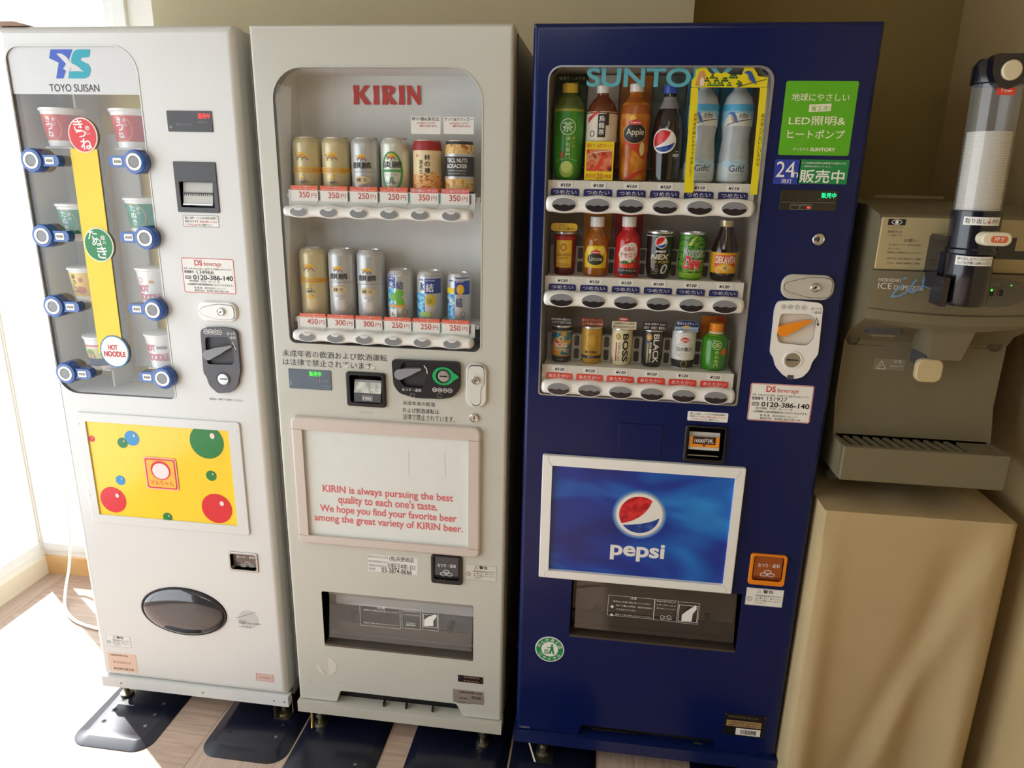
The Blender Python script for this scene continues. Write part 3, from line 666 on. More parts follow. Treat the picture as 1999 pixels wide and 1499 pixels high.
# header logo KIRIN, letters drawn with flared strokes
def kirin(par, box, m, y):
    x0, z0, x1, z1 = box; W = (x1-x0); H = z1-z0
    P = lambda pts: [(x0+a*W, z0+b*H) for a, b in pts]
    for sh in ([(.0, 1), (.085, 1), (.075, .5), (.085, 0), (0, 0), (.01, .5)], [(.075, .52), (.17, 1), (.25, 1), (.15, .55), (.27, 0), (.17, 0), (.085, .45)],
               [(.3, 1), (.385, 1), (.375, .5), (.385, 0), (.3, 0), (.31, .5)],
               [(.43, 1), (.515, 1), (.505, .5), (.515, 0), (.43, 0), (.44, .5)],
               [(.5, 1), (.58, .98), (.62, .88), (.625, .74), (.6, .58), (.55, .5), (.66, 0), (.56, .02), (.49, .45), (.49, .52), (.53, .6), (.55, .75), (.53, .88), (.5, .9)],
               [(.68, 1), (.765, 1), (.755, .5), (.765, 0), (.68, 0), (.69, .5)],
               [(.80, 1), (.85, 1), (.845, .5), (.85, 0), (.80, 0), (.808, .5)], [(.80, 1), (.86, 1), (1, .12), (1, 0), (.965, 0), (.84, .66)], [(.957, 1), (1, 1), (1, 0), (.957, .1)]):
        y -= .00012; mm_ = M(); mm_.shape(P(sh), y, m); yield mm_
kb = B(689, 167, 821, 205, .108)
mm = M()
for q in kirin(None, kb, K('c6403c', .4), .1075): mm.add(q.v, q.f, q.mats[0])
mm.build('brand_lettering', db2, smooth=0)
# the two selection bars with pads
def sel_bar(root, ends, ys, h, n, first, last, m, Y=-.008, ow=.02, oh=.011, style=0, bulge=.004):
    x0, x1 = ends; zc0 = ys
    mm = M(); nx = 96; nr = 10; vs = []
    cx = [first+(last-first)*i/(n-1) for i in range(n)]
    for i in range(nx+1):
        x = x0+(x1-x0)*i/nx
        ph = (x-cx[0])/(cx[1]-cx[0]); wv = math.cos(2*math.pi*ph); e = min(1, math.sqrt(max(0, 1-max(0, 1-min(x-x0, x1-x)/.010)**2)))
        hh = (h/2+bulge*.5*(wv-0.2))*max(.35, e)
        for j in range(nr+1):
            a = math.pi*j/nr
            vs.append((x, Y+.022-(.022*math.sin(a)**.6 if math.sin(a) > 0 else 0)*max(.3, e), zc0+hh*math.cos(a)*(1 if j < nr/2 else .92)))
    mm.add(vs, [(i*(nr+1)+j, i*(nr+1)+j+1, (i+1)*(nr+1)+j+1, (i+1)*(nr+1)+j) for i in range(nx) for j in range(nr)]+[tuple(range(nr+1)), tuple(range(nx*(nr+1), nx*(nr+1)+nr+1))], m)
    o = mm.build('selection_bar', root, smooth=60)
    for c in cx:
        b = M(); nn = 28; yb = Y-.0022
        lp = ell(c, zc0, ow, oh, nn)
        b.slab([(c+(x-c)*1.09, zc0+(z-zc0)*1.12) for x, z in lp], yb+.0010, Y+.004, m); b.slab(lp, yb, Y+.004, mat('pad_smoke_grey', '86888a', .25, coat=.4))
        if style == 0:
            b.shape([(c+ow*.52*math.cos(a), zc0+oh*.92-oh*.62*abs(math.sin(a)) if True else 0) for a in [math.pi+math.pi*k/10 for k in range(11)]], yb-.0003, mat('pad_window_light', 'd9dad4', .3))
        else:
            wave = [(c+ow*.93*(1-2*k/12), zc0-.0006+.0012*math.sin(k*1.4)) for k in range(13)]
            low = [(c+ow*.96*math.cos(a), zc0+oh*.96*math.sin(a)) for a in [math.pi+math.pi*k/12 for k in range(13)]]
            b.shape(wave+low[1:-1], yb-.0003, mat('pad_dark', '2c2628', .2, coat=.5))
        b.build('selection_button', o, smooth=0)
    return o, cx
def zavg(p, q, Y): return (at(*p, Y)[1]+at(*q, Y)[1])/2
f2a, l2a = at(583, 414, -.008)[0], at(880.5, 422, -.008)[0]
z2a = zavg((583, 414), (880, 421), -.008); h2a = zavg((600, 402), (900, 411), -.008)-zavg((600, 429), (900, 436), -.008)
sel_bar(m2, (at(548, 414, -.008)[0], at(921, 424, -.008)[0]), z2a, h2a, 6, f2a, l2a, PLW, oh=.0105, ow=.0205)
f2b, l2b = at(599.5, 658, -.008)[0], at(882, 671, -.008)[0]
z2b = zavg((600, 658), (882, 671), -.008); h2b = zavg((610, 645), (900, 659), -.008)-zavg((610, 671), (900, 684), -.008)
sel_bar(m2, (at(567, 657, -.008)[0], at(923, 673, -.008)[0]), z2b, h2b, 6, f2b, l2b, PLW, oh=.0105, ow=.0205)
ORG, PKR = mat('strip_orange', 'ee6a4a', .4), mat('strip_pink_red', 'e2706e', .4); RAIL = mat('rail_grey_white', 'd6d8d2', .45)
GRN = mat('tab_teal', '4f97a0', .4)
def price_rail(root, box_first, box_last, zbot, prices, texts, Y, ext):
    a, b = B(*box_first, Y), B(*box_last, Y)
    wd = ((a[2]-a[0])+(b[2]-b[0]))/2; c0, c1 = (a[0]+a[2])/2, (b[0]+b[2])/2; zt = (a[3]+b[3])/2; zm = (a[1]+b[1])/2
    rl = M().slab(rr(c0-wd/2-.006, zbot, c1+wd/2+ext, zm+.001, .001), Y+.002, Y+.008, RAIL).build('price_rail', root)
    for i in range(6):
        c = c0+(c1-c0)*i/5; h = wd/2-.0015; rs = i in PKR_AT.get(id(prices), ())
        t = M(); t.slab(rr(c-h, zm, c+h, zt, .0005), Y-.0003, Y+.0005, PKR if rs else ORG); t.slab(rr(c-h, zm-.024, c+h, zm, .0005), Y, Y+.0008, PAP)
        o = t.build('price_tag', root, smooth=0)
        M().slab(rr(c-h+.008, zm-.030, c+h-.002, zm-.0235, .002), Y+.0008, Y+.0014, RAIL).build('tag_clip', o, smooth=0)
        l = M()
        if rs: l.text(texts[i], c-h+.004, zm+.002, c+h-.004, zt-.002, Y-.0008, INW, .01)
        else:
            l.text('アルコール飲料です', c-h*.45, zm+(zt-zm)*.6, c+h*.45, zt-.001, Y-.0008, INW, .01); l.text('未成年の方はご購入できません', c-h*.9, zm+.001, c+h*.95, zm+(zt-zm)*.42, Y-.0008, INW, .01)
        PRR = K('c85348', .4)
        l.text(prices[i], c-h*.42, zm-.0165, c+h*.38, zm-.003, Y-.0005, PRR, .012); l.text('円', c+h*.5, zm-.0165, c+h*.88, zm-.006, Y-.0005, PRR)
        l.build('price_lettering', o, smooth=0)
        M().slab(rr(c+h, zm-.022, c+h+.003, zm-.002, .0005), Y+.0002, Y+.001, GRN if i in (3, 4) else DKG).build('tag_gap', o, smooth=0)
    return c0, c1, zt
PR1 = ['350', '350', '250', '250', '350', '350']; PR2 = ['450', '300', '300', '250', '250', '250']
PKR_AT = {id(PR1): (4, 5)}
TX1 = ['', '', '', '', '柿の種&ピーナッツ', 'ナッツ&クラッカー']
YR2 = .012
ra = price_rail(m2, (566, 364, 622, 374.5), (860, 365.5, 917, 376.5), z2a+h2a/2-.004, PR1, TX1, YR2, .012)
rb = price_rail(m2, (583.5, 610, 636.6, 620), (861, 624, 917, 634.5), z2b+h2b/2-.004, PR2, ['']*6, YR2, .012)
SHZ2a = ra[2]-.018; SHZ2b = rb[2]-.012
M().box(hx0+.012, hx1-.010, .02, .108, SHZ2a-.01, SHZ2a, INT).build('shelf', db2, smooth=0)
M().box(hx0+.012, hx1-.010, .02, .108, SHZ2b-.01, SHZ2b, INT).build('shelf', db2, smooth=0)
# name cards above the two snack cans
for (bx, t) in (((802, 227, 860, 262), '柿の種&落花生'), ((866, 228, 925, 262), 'ナッツ&クラッカー')):
    b = B(*bx, .03); c = M().slab(rr(*b, .0005), .03, .0306, PAP).build('name_card', m2, 'small white name card', smooth=0)
    W, H = b[2]-b[0], b[3]-b[1]
    M().text(t, b[0]+.03*W, b[3]-.24*H, b[2]-.03*W, b[3]-.04*H, .0294, INK).text('※これはスナックです', b[0]+.2*W, b[3]-.44*H, b[0]+.82*W, b[3]-.32*H, .0294, INR, .01).text('飲料ではありません', b[0]+.3*W, b[3]-.6*H, b[0]+.9*W, b[3]-.48*H, .0294, INR, .01).build('card_lettering', c, smooth=0)
# lettering on the door
lettering(m2, [('未成年者の飲酒および飲酒運転', B(551, 682, 756, 706), K('34363c'), -.0005, .003), ('は法律で禁止されています。', B(552, 699, 733, 722), K('34363c'), -.0005, .003)], 'warning_lettering')
lettering(m2, [('未成年者の飲酒', B(786, 782, 849, 794), K('34363c'), -.0005, .002), ('および飲酒運転は', B(786, 795, 857, 809), K('34363c'), -.0005, .002), ('法律で禁止されています。', B(786, 807, 888, 825), K('34363c'), -.0005, .002)], 'warning_lettering')
mm = M(); mm.tp('ドリンク', 705, 803, 727, 807, MGR, y=-.0005); mm.build('small_lettering', m2, smooth=0)
for (a, b, r) in ((676, 715, .006), (718, 717, .005), (728, 718, .006)):
    x, z = at(a, b); M().shape(rnd([(x-r, z-r*.5), (x-r*.3, z-r*.3), (x, z-r*.7), (x+r, z-r*.2), (x+r*.7, z+r*.6), (x-r*.5, z+r*.5)], .002), -.0007, K('dad6c6')).build('peeled_tape', m2, smooth=0)
# display
dp = M().rslab(*B(563, 719, 648, 762), .002, -.002, .001, mat('display_slate', '5d6a78', .35), .0006).build('price_display', m2)
disp_text(dp, B(604, 724, 628, 735), LEDG, -.0024)
mm = M(); x, z = at(625, 743); mm.disc(x, z, .0015, .0015, -.0025, LEDR); mm.tp('釣銭切れ', 630, 742, 641, 745, K('9fb0b8'), y=-.0024).tp('硬貨使用不可', 630, 752, 646, 755, K('9fb0b8'), y=-.0024).tp('販売停止', 635, 757, 646, 760, K('9fb0b8'), y=-.0024); x, z = at(569, 747); mm.line([(x-.002, z+.006), (x+.002, z-.001), (x-.002, z-.005)], .001, -.0024, K('b9c6cc')); mm.build('display_marks', dp, smooth=0)
# bill acceptor
bo = M().rslab(*bl2, .007, -.008, .001, BLK, .003, [rr(blh[0]+.001, blh[1]+.004, blh[2]-.001, blh[3]-.001, .006)], holeto=.03).build('bill_acceptor', m2)
M().cup(rr(blh[0]+.001, blh[1]+.004, blh[2]-.001, blh[3]-.001, .006), -.007, .035, BLK).build('bill_slot_recess', bo)
w_ = blh[2]-blh[0]; h_ = blh[3]-blh[1]
mm = M(); x0, x1 = blh[0]+.12*w_, blh[2]-.06*w_
def ramp(z0, y0, z1, y1, m): mm.add([(x0, y0, z0), (x1, y0, z0), (x1, y1, z1), (x0, y1, z1)], [(0, 1, 2, 3)], m)
zt_ = blh[3]; ramp(zt_-.92*h_, -.006, zt_-.62*h_, -.004, DKG); ramp(zt_-.62*h_, -.0039, zt_-.28*h_, .003, blotch_mat('bill_guide_silver', ['9fa39c', 'c9cec4', 'e3e6dc'], 60, .4)); ramp(zt_-.28*h_, .003, zt_-.2*h_, .004, MGR)
g = mm.build('bill_guide', bo, smooth=0)
mm = M(); xm = (x0+x1)/2; mm.frame(xm-.013, zt_-.86*h_, xm+.013, zt_-.7*h_, .0008, -.0066, INW); mm.text('1000', xm-.010, zt_-.83*h_, xm+.010, zt_-.74*h_, -.0068, INW, .01); mm.build('value_lettering', bo, smooth=0)
# coin panel, black with green coin slot
c2 = rnd(L([(764, 702), (893, 707), (898, 712), (898, 760), (885, 775), (862, 779), (812, 777), (780, 768), (768, 752)], -.01), .010)
rec2 = L([(786, 706), (826, 709), (832, 735), (826, 758), (788, 754), (776, 735)], -.01)
x_, z_ = at(866, 734, -.01)
cp, sl = coin_panel(m2, c2, BLK, MGR, rec2, at(780, 731, -.015), at(822, 721, -.015), (x_, z_), .0142, mat('recess_black', '2b2a2d', .5))
mm = M(); tear = [(x_+.027*math.cos(a), z_+.0225*math.sin(a)) for a in [math.radians(25+310*i/24) for i in range(25)]]+[(x_+.036, z_-.003), (x_+.037, z_), (x_+.036, z_+.003)]
mm.slab(rnd(tear, .003), -.0125, -.009, mat('coin_ring_green', '12a85c', .35), [ell(x_, z_, .0185, .0175)]); mm.build('green_coin_guide', cp)
M().box(x_-.009, x_+.009, -.0142, -.0128, z_-.0012, z_+.0008, HOLE).build('slit', m2)
coin_circles(cp, B(844, 756, 883, 767, -.01), INW, -.0104)
lettering(cp, [('おつり・返却', B(785, 757, 822, 765, -.01), INW, -.0104, .01)])
mm = M(); mm.line(L([(828, 714), (833, 721), (834, 729)], -.01), .002, -.0104, INW)
for a in (805, 858): mm.frame(*B(a-4, 768, a+4, 776, -.01), .0009, -.0104, MGR)
mm.build('panel_marks', cp, smooth=0)
lock_plate(m2, (at(910, 730)[0], at(930, 793)[1], at(951, 740)[0], at(928, 708)[1]), False, K('d9dad2', .3, coat=.3), at(930, 740))
x, z = at(926, 815); keyhole(m2, x, z, .011, 0, 90)
# info panel frame with printed text
k0 = (at(571, 820)[0]+at(585, 1050)[0])/2; k1 = (at(941, 850)[0]+at(938, 1070)[0])/2
kz1 = zavg((600, 813), (920, 831), 0); kz0 = zavg((600, 1057), (920, 1085), 0)
ki0 = (at(591, 840)[0]+at(607, 1035)[0])/2; ki1 = (at(918, 860)[0]+at(914, 1065)[0])/2; kiz1 = zavg((592, 835), (916, 857), 0); kiz0 = zavg((608, 1040), (913, 1068), 0)
PINK = mat('frame_pinkish_grey', 'cfc2b8', .35, coat=.2)
fr = M().rslab(k0, kz0, k1, kz1, .016, -.012, .001, PINK, .007, [rr(ki0, kiz0, ki1, kiz1, .002)], holeto=.0).build('info_frame', m2)
mm = M()
for zz in (kiz1+.000, kiz0-.000): mm.line([(k0, zz), (ki0, zz)], .0008, -.0123, DKG); mm.line([(ki1, zz), (k1, zz)], .0008, -.0123, DKG)
mm.build('frame_joint', fr, smooth=0)
ip = M().cap([rr(ki0, kiz0, ki1, kiz1, .001)], -.002, mat('info_panel_white', 'dbe0dc', .25, coat=.6)).build('info_panel', m2, smooth=0)
IR = K('d8666a', .5)
lettering(ip, [('KIRIN is always pursuing the best', B(630, 945, 885, 983), IR, -.0024, .02), ("quality to each one's taste.", B(660, 965, 854, 1001), IR, -.0024, .02),
               ('We hope you find your favorite beer', B(625, 983, 892, 1023), IR, -.0024, .02), ('among the great variety of KIRIN beer.', B(614, 1001, 904, 1043), IR, -.0024, .02)])
mm = M(); mm.line(L([(798, 880), (799, 925)]), .0012, -.0023, K('c3c7c4')); mm.line(L([(868, 885), (870, 930)]), .0012, -.0023, K('c3c7c4')); mm.build('scuff_line', ip, smooth=0)
# handwritten sticker, coin return, warning sticker
s = sticker(m2, B(718, 1081, 816, 1123), K('e2e0da', .4), 'address_sticker', .001, label='sticker with handwritten address and phone number')
mm = M(); q = lambda *a, **k: mm.tp(*a, **k)
q('販売者の氏名又は名称', 719, 1083, 758, 1091, MGR); q('販売場管理者の氏名', 719, 1092, 757, 1100, MGR); q('連絡先の所在地及び', 720, 1100, 756, 1108, MGR); q('電話番号', 720, 1107, 734, 1113, MGR)
q('(有)矢野商店', 760, 1085, 808, 1100, INK, bold=.005); q('台東区日本堤1-32-2', 757, 1098, 811, 1113, INK, bold=.005); q('03-3874-8666', 745, 1107, 804, 1122, INK, bold=.005); mm.build('lettering', s, smooth=0)
def big_return(root, box, m, inner, txt, amber=None):
    x0, z0, x1, z1 = box; W = x1-x0; H = z1-z0
    ho = rr(x0+.09*W, z0+.16*H, x1-.09*W, z1-.05*H, .006)
    o = M().rslab(x0, z0, x1, z1, .008, -.006, .001, m, .002, [ho], holeto=.0, k=4).build('coin_return', root)
    M().cup(ho, -.005, -.0005, inner).build('return_pocket', o)
    mm = M(); mm.add([(x0+.12*W, -.0015, z1-.07*H), (x1-.12*W, -.0015, z1-.07*H), (x1-.12*W, -.0052, z0+.3*H), (x0+.12*W, -.0052, z0+.3*H)], [(0, 1, 2, 3)], amber or DKG); mm.build('return_flap', o, smooth=0)
    mm = M(); mm.text('おつり・返却', x0+.22*W, z1-.4*H, x1-.2*W, z1-.27*H, -.0065, INW, .01)
    for (a, b) in ((.4, .62), (.5, .53), (.6, .62)): mm.ring(x0+a*W, z1-b*H, W*.1, H*.055, .0009, -.0065-a*.001, INW); mm.ring(x0+a*W, z1-(b+.03)*H, W*.1, H*.055, .0006, -.0064-a*.0011, INW)
    mm.build('coin_mark', o, smooth=0)
big_return(m2, (at(842, 1100)[0], at(870, 1138)[1], at(903, 1110)[0], at(870, 1083)[1]), BLK, HOLE, 0)
warn_sticker(m2, B(908, 1100, 969, 1136), m=K('d5d2c4', .5))
# delivery port with clear flap
def port_box(root, hole, x0, z0, x1, z1, dark, floorm, flapm, marks, knobs, botm):
    mm = M(); mm.cup(hole, .002, .16, dark); o = mm.build('delivery_port', root)
    M().box(x0+.001, x1-.001, -.001, .05, z0, z0+.006, botm).build('port_sill', o)
    f = M(); zt_, zb_ = z1-.006, z0+(z1-z0)*.14
    f.add([(x0+.012, .006, zb_), (x1-.006, .006, zb_), (x1-.006, .028, zt_), (x0+.012, .028, zt_)], [(0, 1, 2, 3)], flapm)
    fo = f.build('flap', o, smooth=0)
    fy = lambda z: .006+.022*(z-zb_)/(zt_-zb_)
    for (a, b) in knobs:
        kx, kz = at(a, b, .01); M().lathe([(0, -.012), (.006, -.0115), (.0085, -.008), (.009, 0), (.009, .03)], mat('rubber_stop', '1e2024', .35), 20, (kx, .035, kz), 'y').build('rubber_stop', root)
    return o, fy
po2, fy = port_box(m2, ph2, px0, pz0, px1, pz1, mat('port_inside_grey', 'a3a6a4', .35), 0, glass_mat('smoked_flap_silver', (.86, .88, .9, 1), 1.55, film=.1, filmc=(.5, .52, .55, 1)), 0, ((679, 1219), (874, 1239)), mat('port_sill_taupe', '5c554c', .35))  # flap's film mixes in flat grey to imitate its mirrored brightness
mm = M(); mm.box(px0+.003, px1-.003, .06, .064, pz0+.006, pz0+.04, mat('port_ramp_taupe', '6b6055', .3)).box(px0+.02, px1-.003, .05, .06, pz0+(pz1-pz0)*.60, pz0+(pz1-pz0)*.76, mat('port_bar_light', 'd4d4cf', .3)).box(px0+.003, px1-.003, .04, .05, pz0+(pz1-pz0)*.8, pz1-.003, mat('port_upper_beige', 'bdb6a8', .35)); mm.build('port_plate', m2)
mm = M(); Y = .010
for b in ((702, 1180, 782, 1228), (784, 1188, 821, 1229), (824, 1194, 856, 1232)): mm.frame(*B(*b, Y), .0007, Y, INW)
mm.tp('注意', 735, 1184, 752, 1188, INW, y=Y, Y=Y).tp('商品は１本毎に取り出してください', 710, 1190, 778, 1196, INW, y=Y, Y=Y).tp('商品より奥へ手を入れないでください', 710, 1214, 778, 1222, INW, y=Y, Y=Y).tp('商品が取り出し口', 787, 1191, 818, 1196, INW, y=Y, Y=Y).tp('につまったときは', 787, 1198, 818, 1203, INW, y=Y, Y=Y)
x, z = at(802, 1218, Y); 
for dx in (-.008, 0, .008): mm.ring(x+dx, z, .004, .004, .0008, Y, INW)
mm.line([(x-.014, z-.006), (x+.014, z-.004)], .001, Y, INW)
mm.shape(L([(828, 1222), (828, 1210), (836, 1204), (851, 1199), (852, 1204), (846, 1212), (846, 1222)], Y), Y, INW); mm.frame(*B(826, 1198, 854, 1226, Y), .001, Y-.0002, INW)
mm.build('flap_lettering', m2, smooth=0)
# torn round sticker, plates at the foot
x, z = at(637, 1299); mm = M(); R = .031
mm.shape([(x+R*math.cos(a), z+R*math.sin(a)) for a in [math.radians(-78+158*i/14) for i in range(15)]]+[(x+.006, z+R*.2)], -.0006, K('d6d0c4', .5))
mm.shape([(x+R*math.cos(a), z+R*math.sin(a)) for a in [math.radians(185+75*i/10) for i in range(11)]]+[(x-R*.35, z-R*.45), (x-R*.7, z-R*.05)], -.0006, K('d6d0c4', .5)); mm.build('torn_sticker', m2, 'remains of a round sticker', smooth=0)
s = M().slab(rr(*B(894, 1317, 943, 1335), .001), -.0008, 0, BLK).build('rating_plate', m2, smooth=0)
mm = M(); mm.tp('東芝自動販売機', 905, 1320, 936, 1325, K('c98b72'), y=-.0012).tp('屋内用 TOSHIBA', 905, 1327, 936, 1332, K('c98b72'), y=-.0012)
for (a, b) in ((897, 1321), (940, 1329)): x, z = at(a, b); mm.disc(x, z, .0015, .0015, -.0012, STL)
mm.build('plate_lettering', s, smooth=0)
s = M().slab(rr(*B(884, 1344, 944, 1376), .001), -.0008, 0, mat('plate_aluminium', 'b5a79c', .35, metal=.5)).build('rating_plate', m2, 'aluminium rating plate', smooth=0)
mm = M(); mm.tp('自動販売機 仕様', 897, 1349, 940, 1355, INK, y=-.0012).tp('型式 ABV', 897, 1359, 912, 1365, INK, y=-.0012).tp('100V 50/60Hz', 921, 1358, 940, 1366, INK, y=-.0012).tp('製造番号 3021', 893, 1369, 920, 1374, INK, y=-.0012); b = B(893, 1368, 920, 1372); mm.build('plate_lettering', s, smooth=0)
for (a, b) in ((608, 1328), (659, 1332)): x, z = at(a, b); M().disc(x, z, .0018, .0018, -.0004, K('a39a88')).build('screw_mark', m2, smooth=0)
br = M(); br.box(X2a-.001, X2b+.001, -.012, .03, z2r, z2d-.004, mat('base_rail_grey', 'c3bfb2', .4)); br.box(X2a+.006, X2b-.006, .03, .05, z2d-.004, nz+.02, HOLE); br.build('base_rail', m2)
for t in (.42, .53, .66): M().box(t*.587, t*.587+.004, .004, .02, z2d-.004, z2d+.010, BLK).build('vent_clip', m2)
for (lx, ly) in ((.06, .0), (.535, .0), (.05, .4), (.54, .4)): leg_bolt(m2, lx, ly, z2r)
M().tube([(.035, .0, z2r+.01), (.038, -.01, .03), (.042, -.02, .014)], .0035, mat('brass_pin', 'c8a860', .3, metal=1)).build('locking_pin', m2)

# ---------------- blue drinks machine (right) ----------------
X3a, X3b = .6265, 1.321
m3 = thing('drink_vending_machine', 'navy blue drinks vending machine with white-framed globe poster, rightmost machine', 'vending machine', (X3a, 0, 0))
z3d = zavg((1013, 1420), (1500, 1474), 0); z3r = zavg((1009, 1443), (1512, 1497), 0)
gx0 = (at(1065, 160)[0]+at(1055, 760)[0])/2; gx1 = (at(1510, 165)[0]+at(1484, 392)[0]+at(1441, 785)[0])/3; gz1 = zavg((1100, 129), (1480, 127), 0); gz0 = zavg((1056, 773), (1438, 790), 0)
win3 = rr4(gx0, gz0, gx1, gz1, .008, .03, .028, .008); win3b = rr4(gx0+.003, gz0+.003, gx1-.004, gz1-.003, .007, .028, .026, .007)
p3x0 = (at(1117, 1134)[0]+at(1111, 1240)[0])/2; p3x1 = (at(1447, 1158)[0]+at(1438, 1270)[0])/2; p3z1 = zavg((1120, 1134), (1445, 1156), 0); p3z0 = zavg((1112, 1243), (1437, 1273), 0)
ph3 = rr(p3x0, p3z0, p3x1, p3z1, .004)
b3 = (at(1335, 860)[0], at(1370, 902)[1], at(1417, 865)[0], at(1375, 830)[1]); b3h = rr(b3[0]+.008, b3[1]+.010, b3[2]-.006, b3[3]-.004, .004)
n0, n1, n3z = at(1128, 1425)[0], at(1378, 1450)[0], zavg((1135, 1415), (1300, 1432), 0)
n2 = at(1390, 1450)[0]
door3 = rnd([(X3a, z3d), (n0, z3d), (n0+.01, n3z), (n1+.02, n3z), (n1+.025, z3d), (X3b, z3d), (X3b, ZT), (X3a, ZT)], .006)
d3 = beveled_door(m3, door3, BLU, [win3, ph3, b3h], .013, X3a, X3b, ZT)
cabinet(m3, X3a+.003, X3b-.003, .056, .48, z3r+.002, ZT-.004, mat('cabinet_navy', '101b3a', .4))
M().box(X3a-.003, X3a+.004, .05, .06, z3d+.01, ZT-.01, BLK).build('door_gasket', m3)
ALU = mat('window_trim_silver', 'b6b9bd', .25, metal=.8)
M().cap([win3, win3b], -.002, ALU).wall(win3b, -.002, .012, MGR).wall(win3, -.002, 0, ALU).build('window_gasket', d3)
mm = M(); bk = rr4(gx0+.008, gz0+.004, gx1-.010, gz1-.004, .004, .004, .004, .004); DB3 = mat('display_back_taupe', 'a29b92', .4)
mm.cup(win3, .012, .11, DB3, bk); db3 = mm.build('display_box', m3)
M().cap([win3b], .004, GL1).build('display_window', m3, smooth=0)
# pale brand letters printed on the glass
TQ = mat('print_turquoise', '5fb4c4', .5)
lettering(m3, [('SUNTORY', B(1146, 131, 1428, 170), TQ, .0074, .022)], 'glass_lettering', 'pale turquoise letters on the glass')
NAV, RDL = mat('label_navy', '25296a', .4), mat('label_red', 'e43a2c', .4)
TRAY = mat('tray_white', 'dedad0', .45)
ROWS = []
def row3(lab0, lab1, price0, price1, prices, txt, lm, bar, first, last, h, xe):
    Y = .014
    a, b = B(*lab0, Y), B(*lab1, Y); wd = ((a[2]-a[0])+(b[2]-b[0]))/2; c0, c1 = (a[0]+a[2])/2, (b[0]+b[2])/2
    zt, zb_ = (a[3]+b[3])/2, (a[1]+b[1])/2
    zc = zavg(first, last, -.008)
    pz = (at(*price0, Y)[1]+at(*price1, Y)[1])/2
    pl = M(); pl.slab(rr(gx0+.006, zc, gx1-.012, pz+.010, .001), Y+.001, Y+.006, TRAY); tr = pl.build('product_tray', m3, smooth=0)
    xs = []
    for i in range(6):
        c = c0+(c1-c0)*i/5; xs.append(c); h_ = wd/2
        lp = rr4(c-h_, zb_, c+h_, zt, .0005, .004, .004, .0005, 4)
        o = M().slab(lp, Y-.0004, Y+.001, lm).build('temperature_label', m3, smooth=0)
        l = M(); l.text(txt, c-h_*.78, zb_+(zt-zb_)*.22, c+h_*.8, zt-(zt-zb_)*.2, Y-.0008, INW, .012); l.build('label_lettering', o, smooth=0)
        p = M(); p.slab(rr(c-.0165, pz-.0062, c+.0165, pz+.0062, .001), Y, Y+.001, PAP); po_ = p.build('price_card', m3, smooth=0)
        M().text(prices[i], c-.011, pz-.0035, c+.012, pz+.0035, Y-.0004, INK, .03, shear=.25).build('price_lettering', po_, smooth=0)
    f, l_ = at(*first, -.008)[0], at(*last, -.008)[0]
    sel_bar(m3, xe, zc, h, 6, f, l_, PLW, ow=.0265, oh=.0145, style=1, bulge=.003)
    return xs, pz+.010, tr
bw = lambda a, b: (at(*a, -.008)[0], at(*b, -.008)[0])
r1 = row3((1076, 369, 1130, 384), (1402, 373, 1460, 388), (1107, 362), (1436, 367), ['¥150']*4+['¥110']*2, 'つめたい', NAV, 0, (1101, 401), (1434, 406), .040, bw((1062, 401), (1476, 406)))
r2 = row3((1071, 555, 1124, 569), (1385, 564, 1440, 578), (1098, 549), (1410, 558), ['¥120']*3+['¥100']+['¥120']*2, 'つめたい', NAV, 0, (1096, 587), (1415, 597), .038, bw((1058, 586), (1456, 598)))
r3 = row3((1066, 727, 1117, 741), (1367, 742, 1421, 757), (1092, 721), (1395, 736), ['¥120']*6, 'あたたかい', RDL, 0, (1090.5, 760), (1397.5, 775), .038, bw((1054, 759), (1438, 775)))
# moulded fins with dark slots between the products of the two lower rows
for (xs, zt, tr), n in ((r1, 1), (r2, 2), (r3, 2)):
    for i in range(5):
        c = (xs[i]+xs[i+1])/2
        if n == 2 or i in (0, 1, 2):
            for k in range(n):
                z0_ = zt+.002+k*.032; M().slab(rr(c-.006, z0_, c+.006, z0_+.026, .004), .0945 if n == 1 else .0772, .0955 if n == 1 else .078, mat('slot_brown_grey', '57504c', .4)).build('tray_slot', tr, smooth=0)
            if n == 2: M().slab(rr(c-.013, zt-.001, c+.013, zt+.062, .003), .078, .08, TRAY).build('tray_fin', tr, smooth=0)
    M().slab(rr(gx0+.01, zt-.001, gx1-.014, zt+.062 if n == 2 else zt+.03, .003), .0955, .097, TRAY).build('tray_back', tr, smooth=0)
    M().box(gx0+.01, gx1-.014, .0215, .108, zt-.006, zt-.001, TRAY).build('shelf', tr, smooth=0)
# yellow cut-out frame with leaves in front of the two water bottles
YF2 = mat('cutout_yellow', 'f2e010', .45)
def cut(loop, name, lab=None, y0=.006, y1=.007): return M().slab(loop, y0, y1, YF2).build(name, m3, lab, smooth=0)
ls_ = cut(rnd(L([(1349, 171), (1363, 171), (1353, 376), (1335, 376)], .006), .002), 'side_strip')
M().vtext('天然水の森からやってきました！', *[v for v in (at(1344, 344, .006)[0], at(1344, 346, .006)[1], at(1351, 344, .006)[0], at(1351, 221, .006)[1])], .0055, INK).build('strip_lettering', ls_, smooth=0)
rs_ = cut(rnd(L([(1484, 170), (1498, 170), (1478, 380), (1464, 380)], .006), .002), 'side_strip')
M().vtext('森が育んだおいしい天然水', *[v for v in (at(1476, 300, .006)[0], at(1476, 325, .006)[1], at(1486, 300, .006)[0], at(1486, 221, .006)[1])], .0055, INK).build('strip_lettering', rs_, smooth=0)
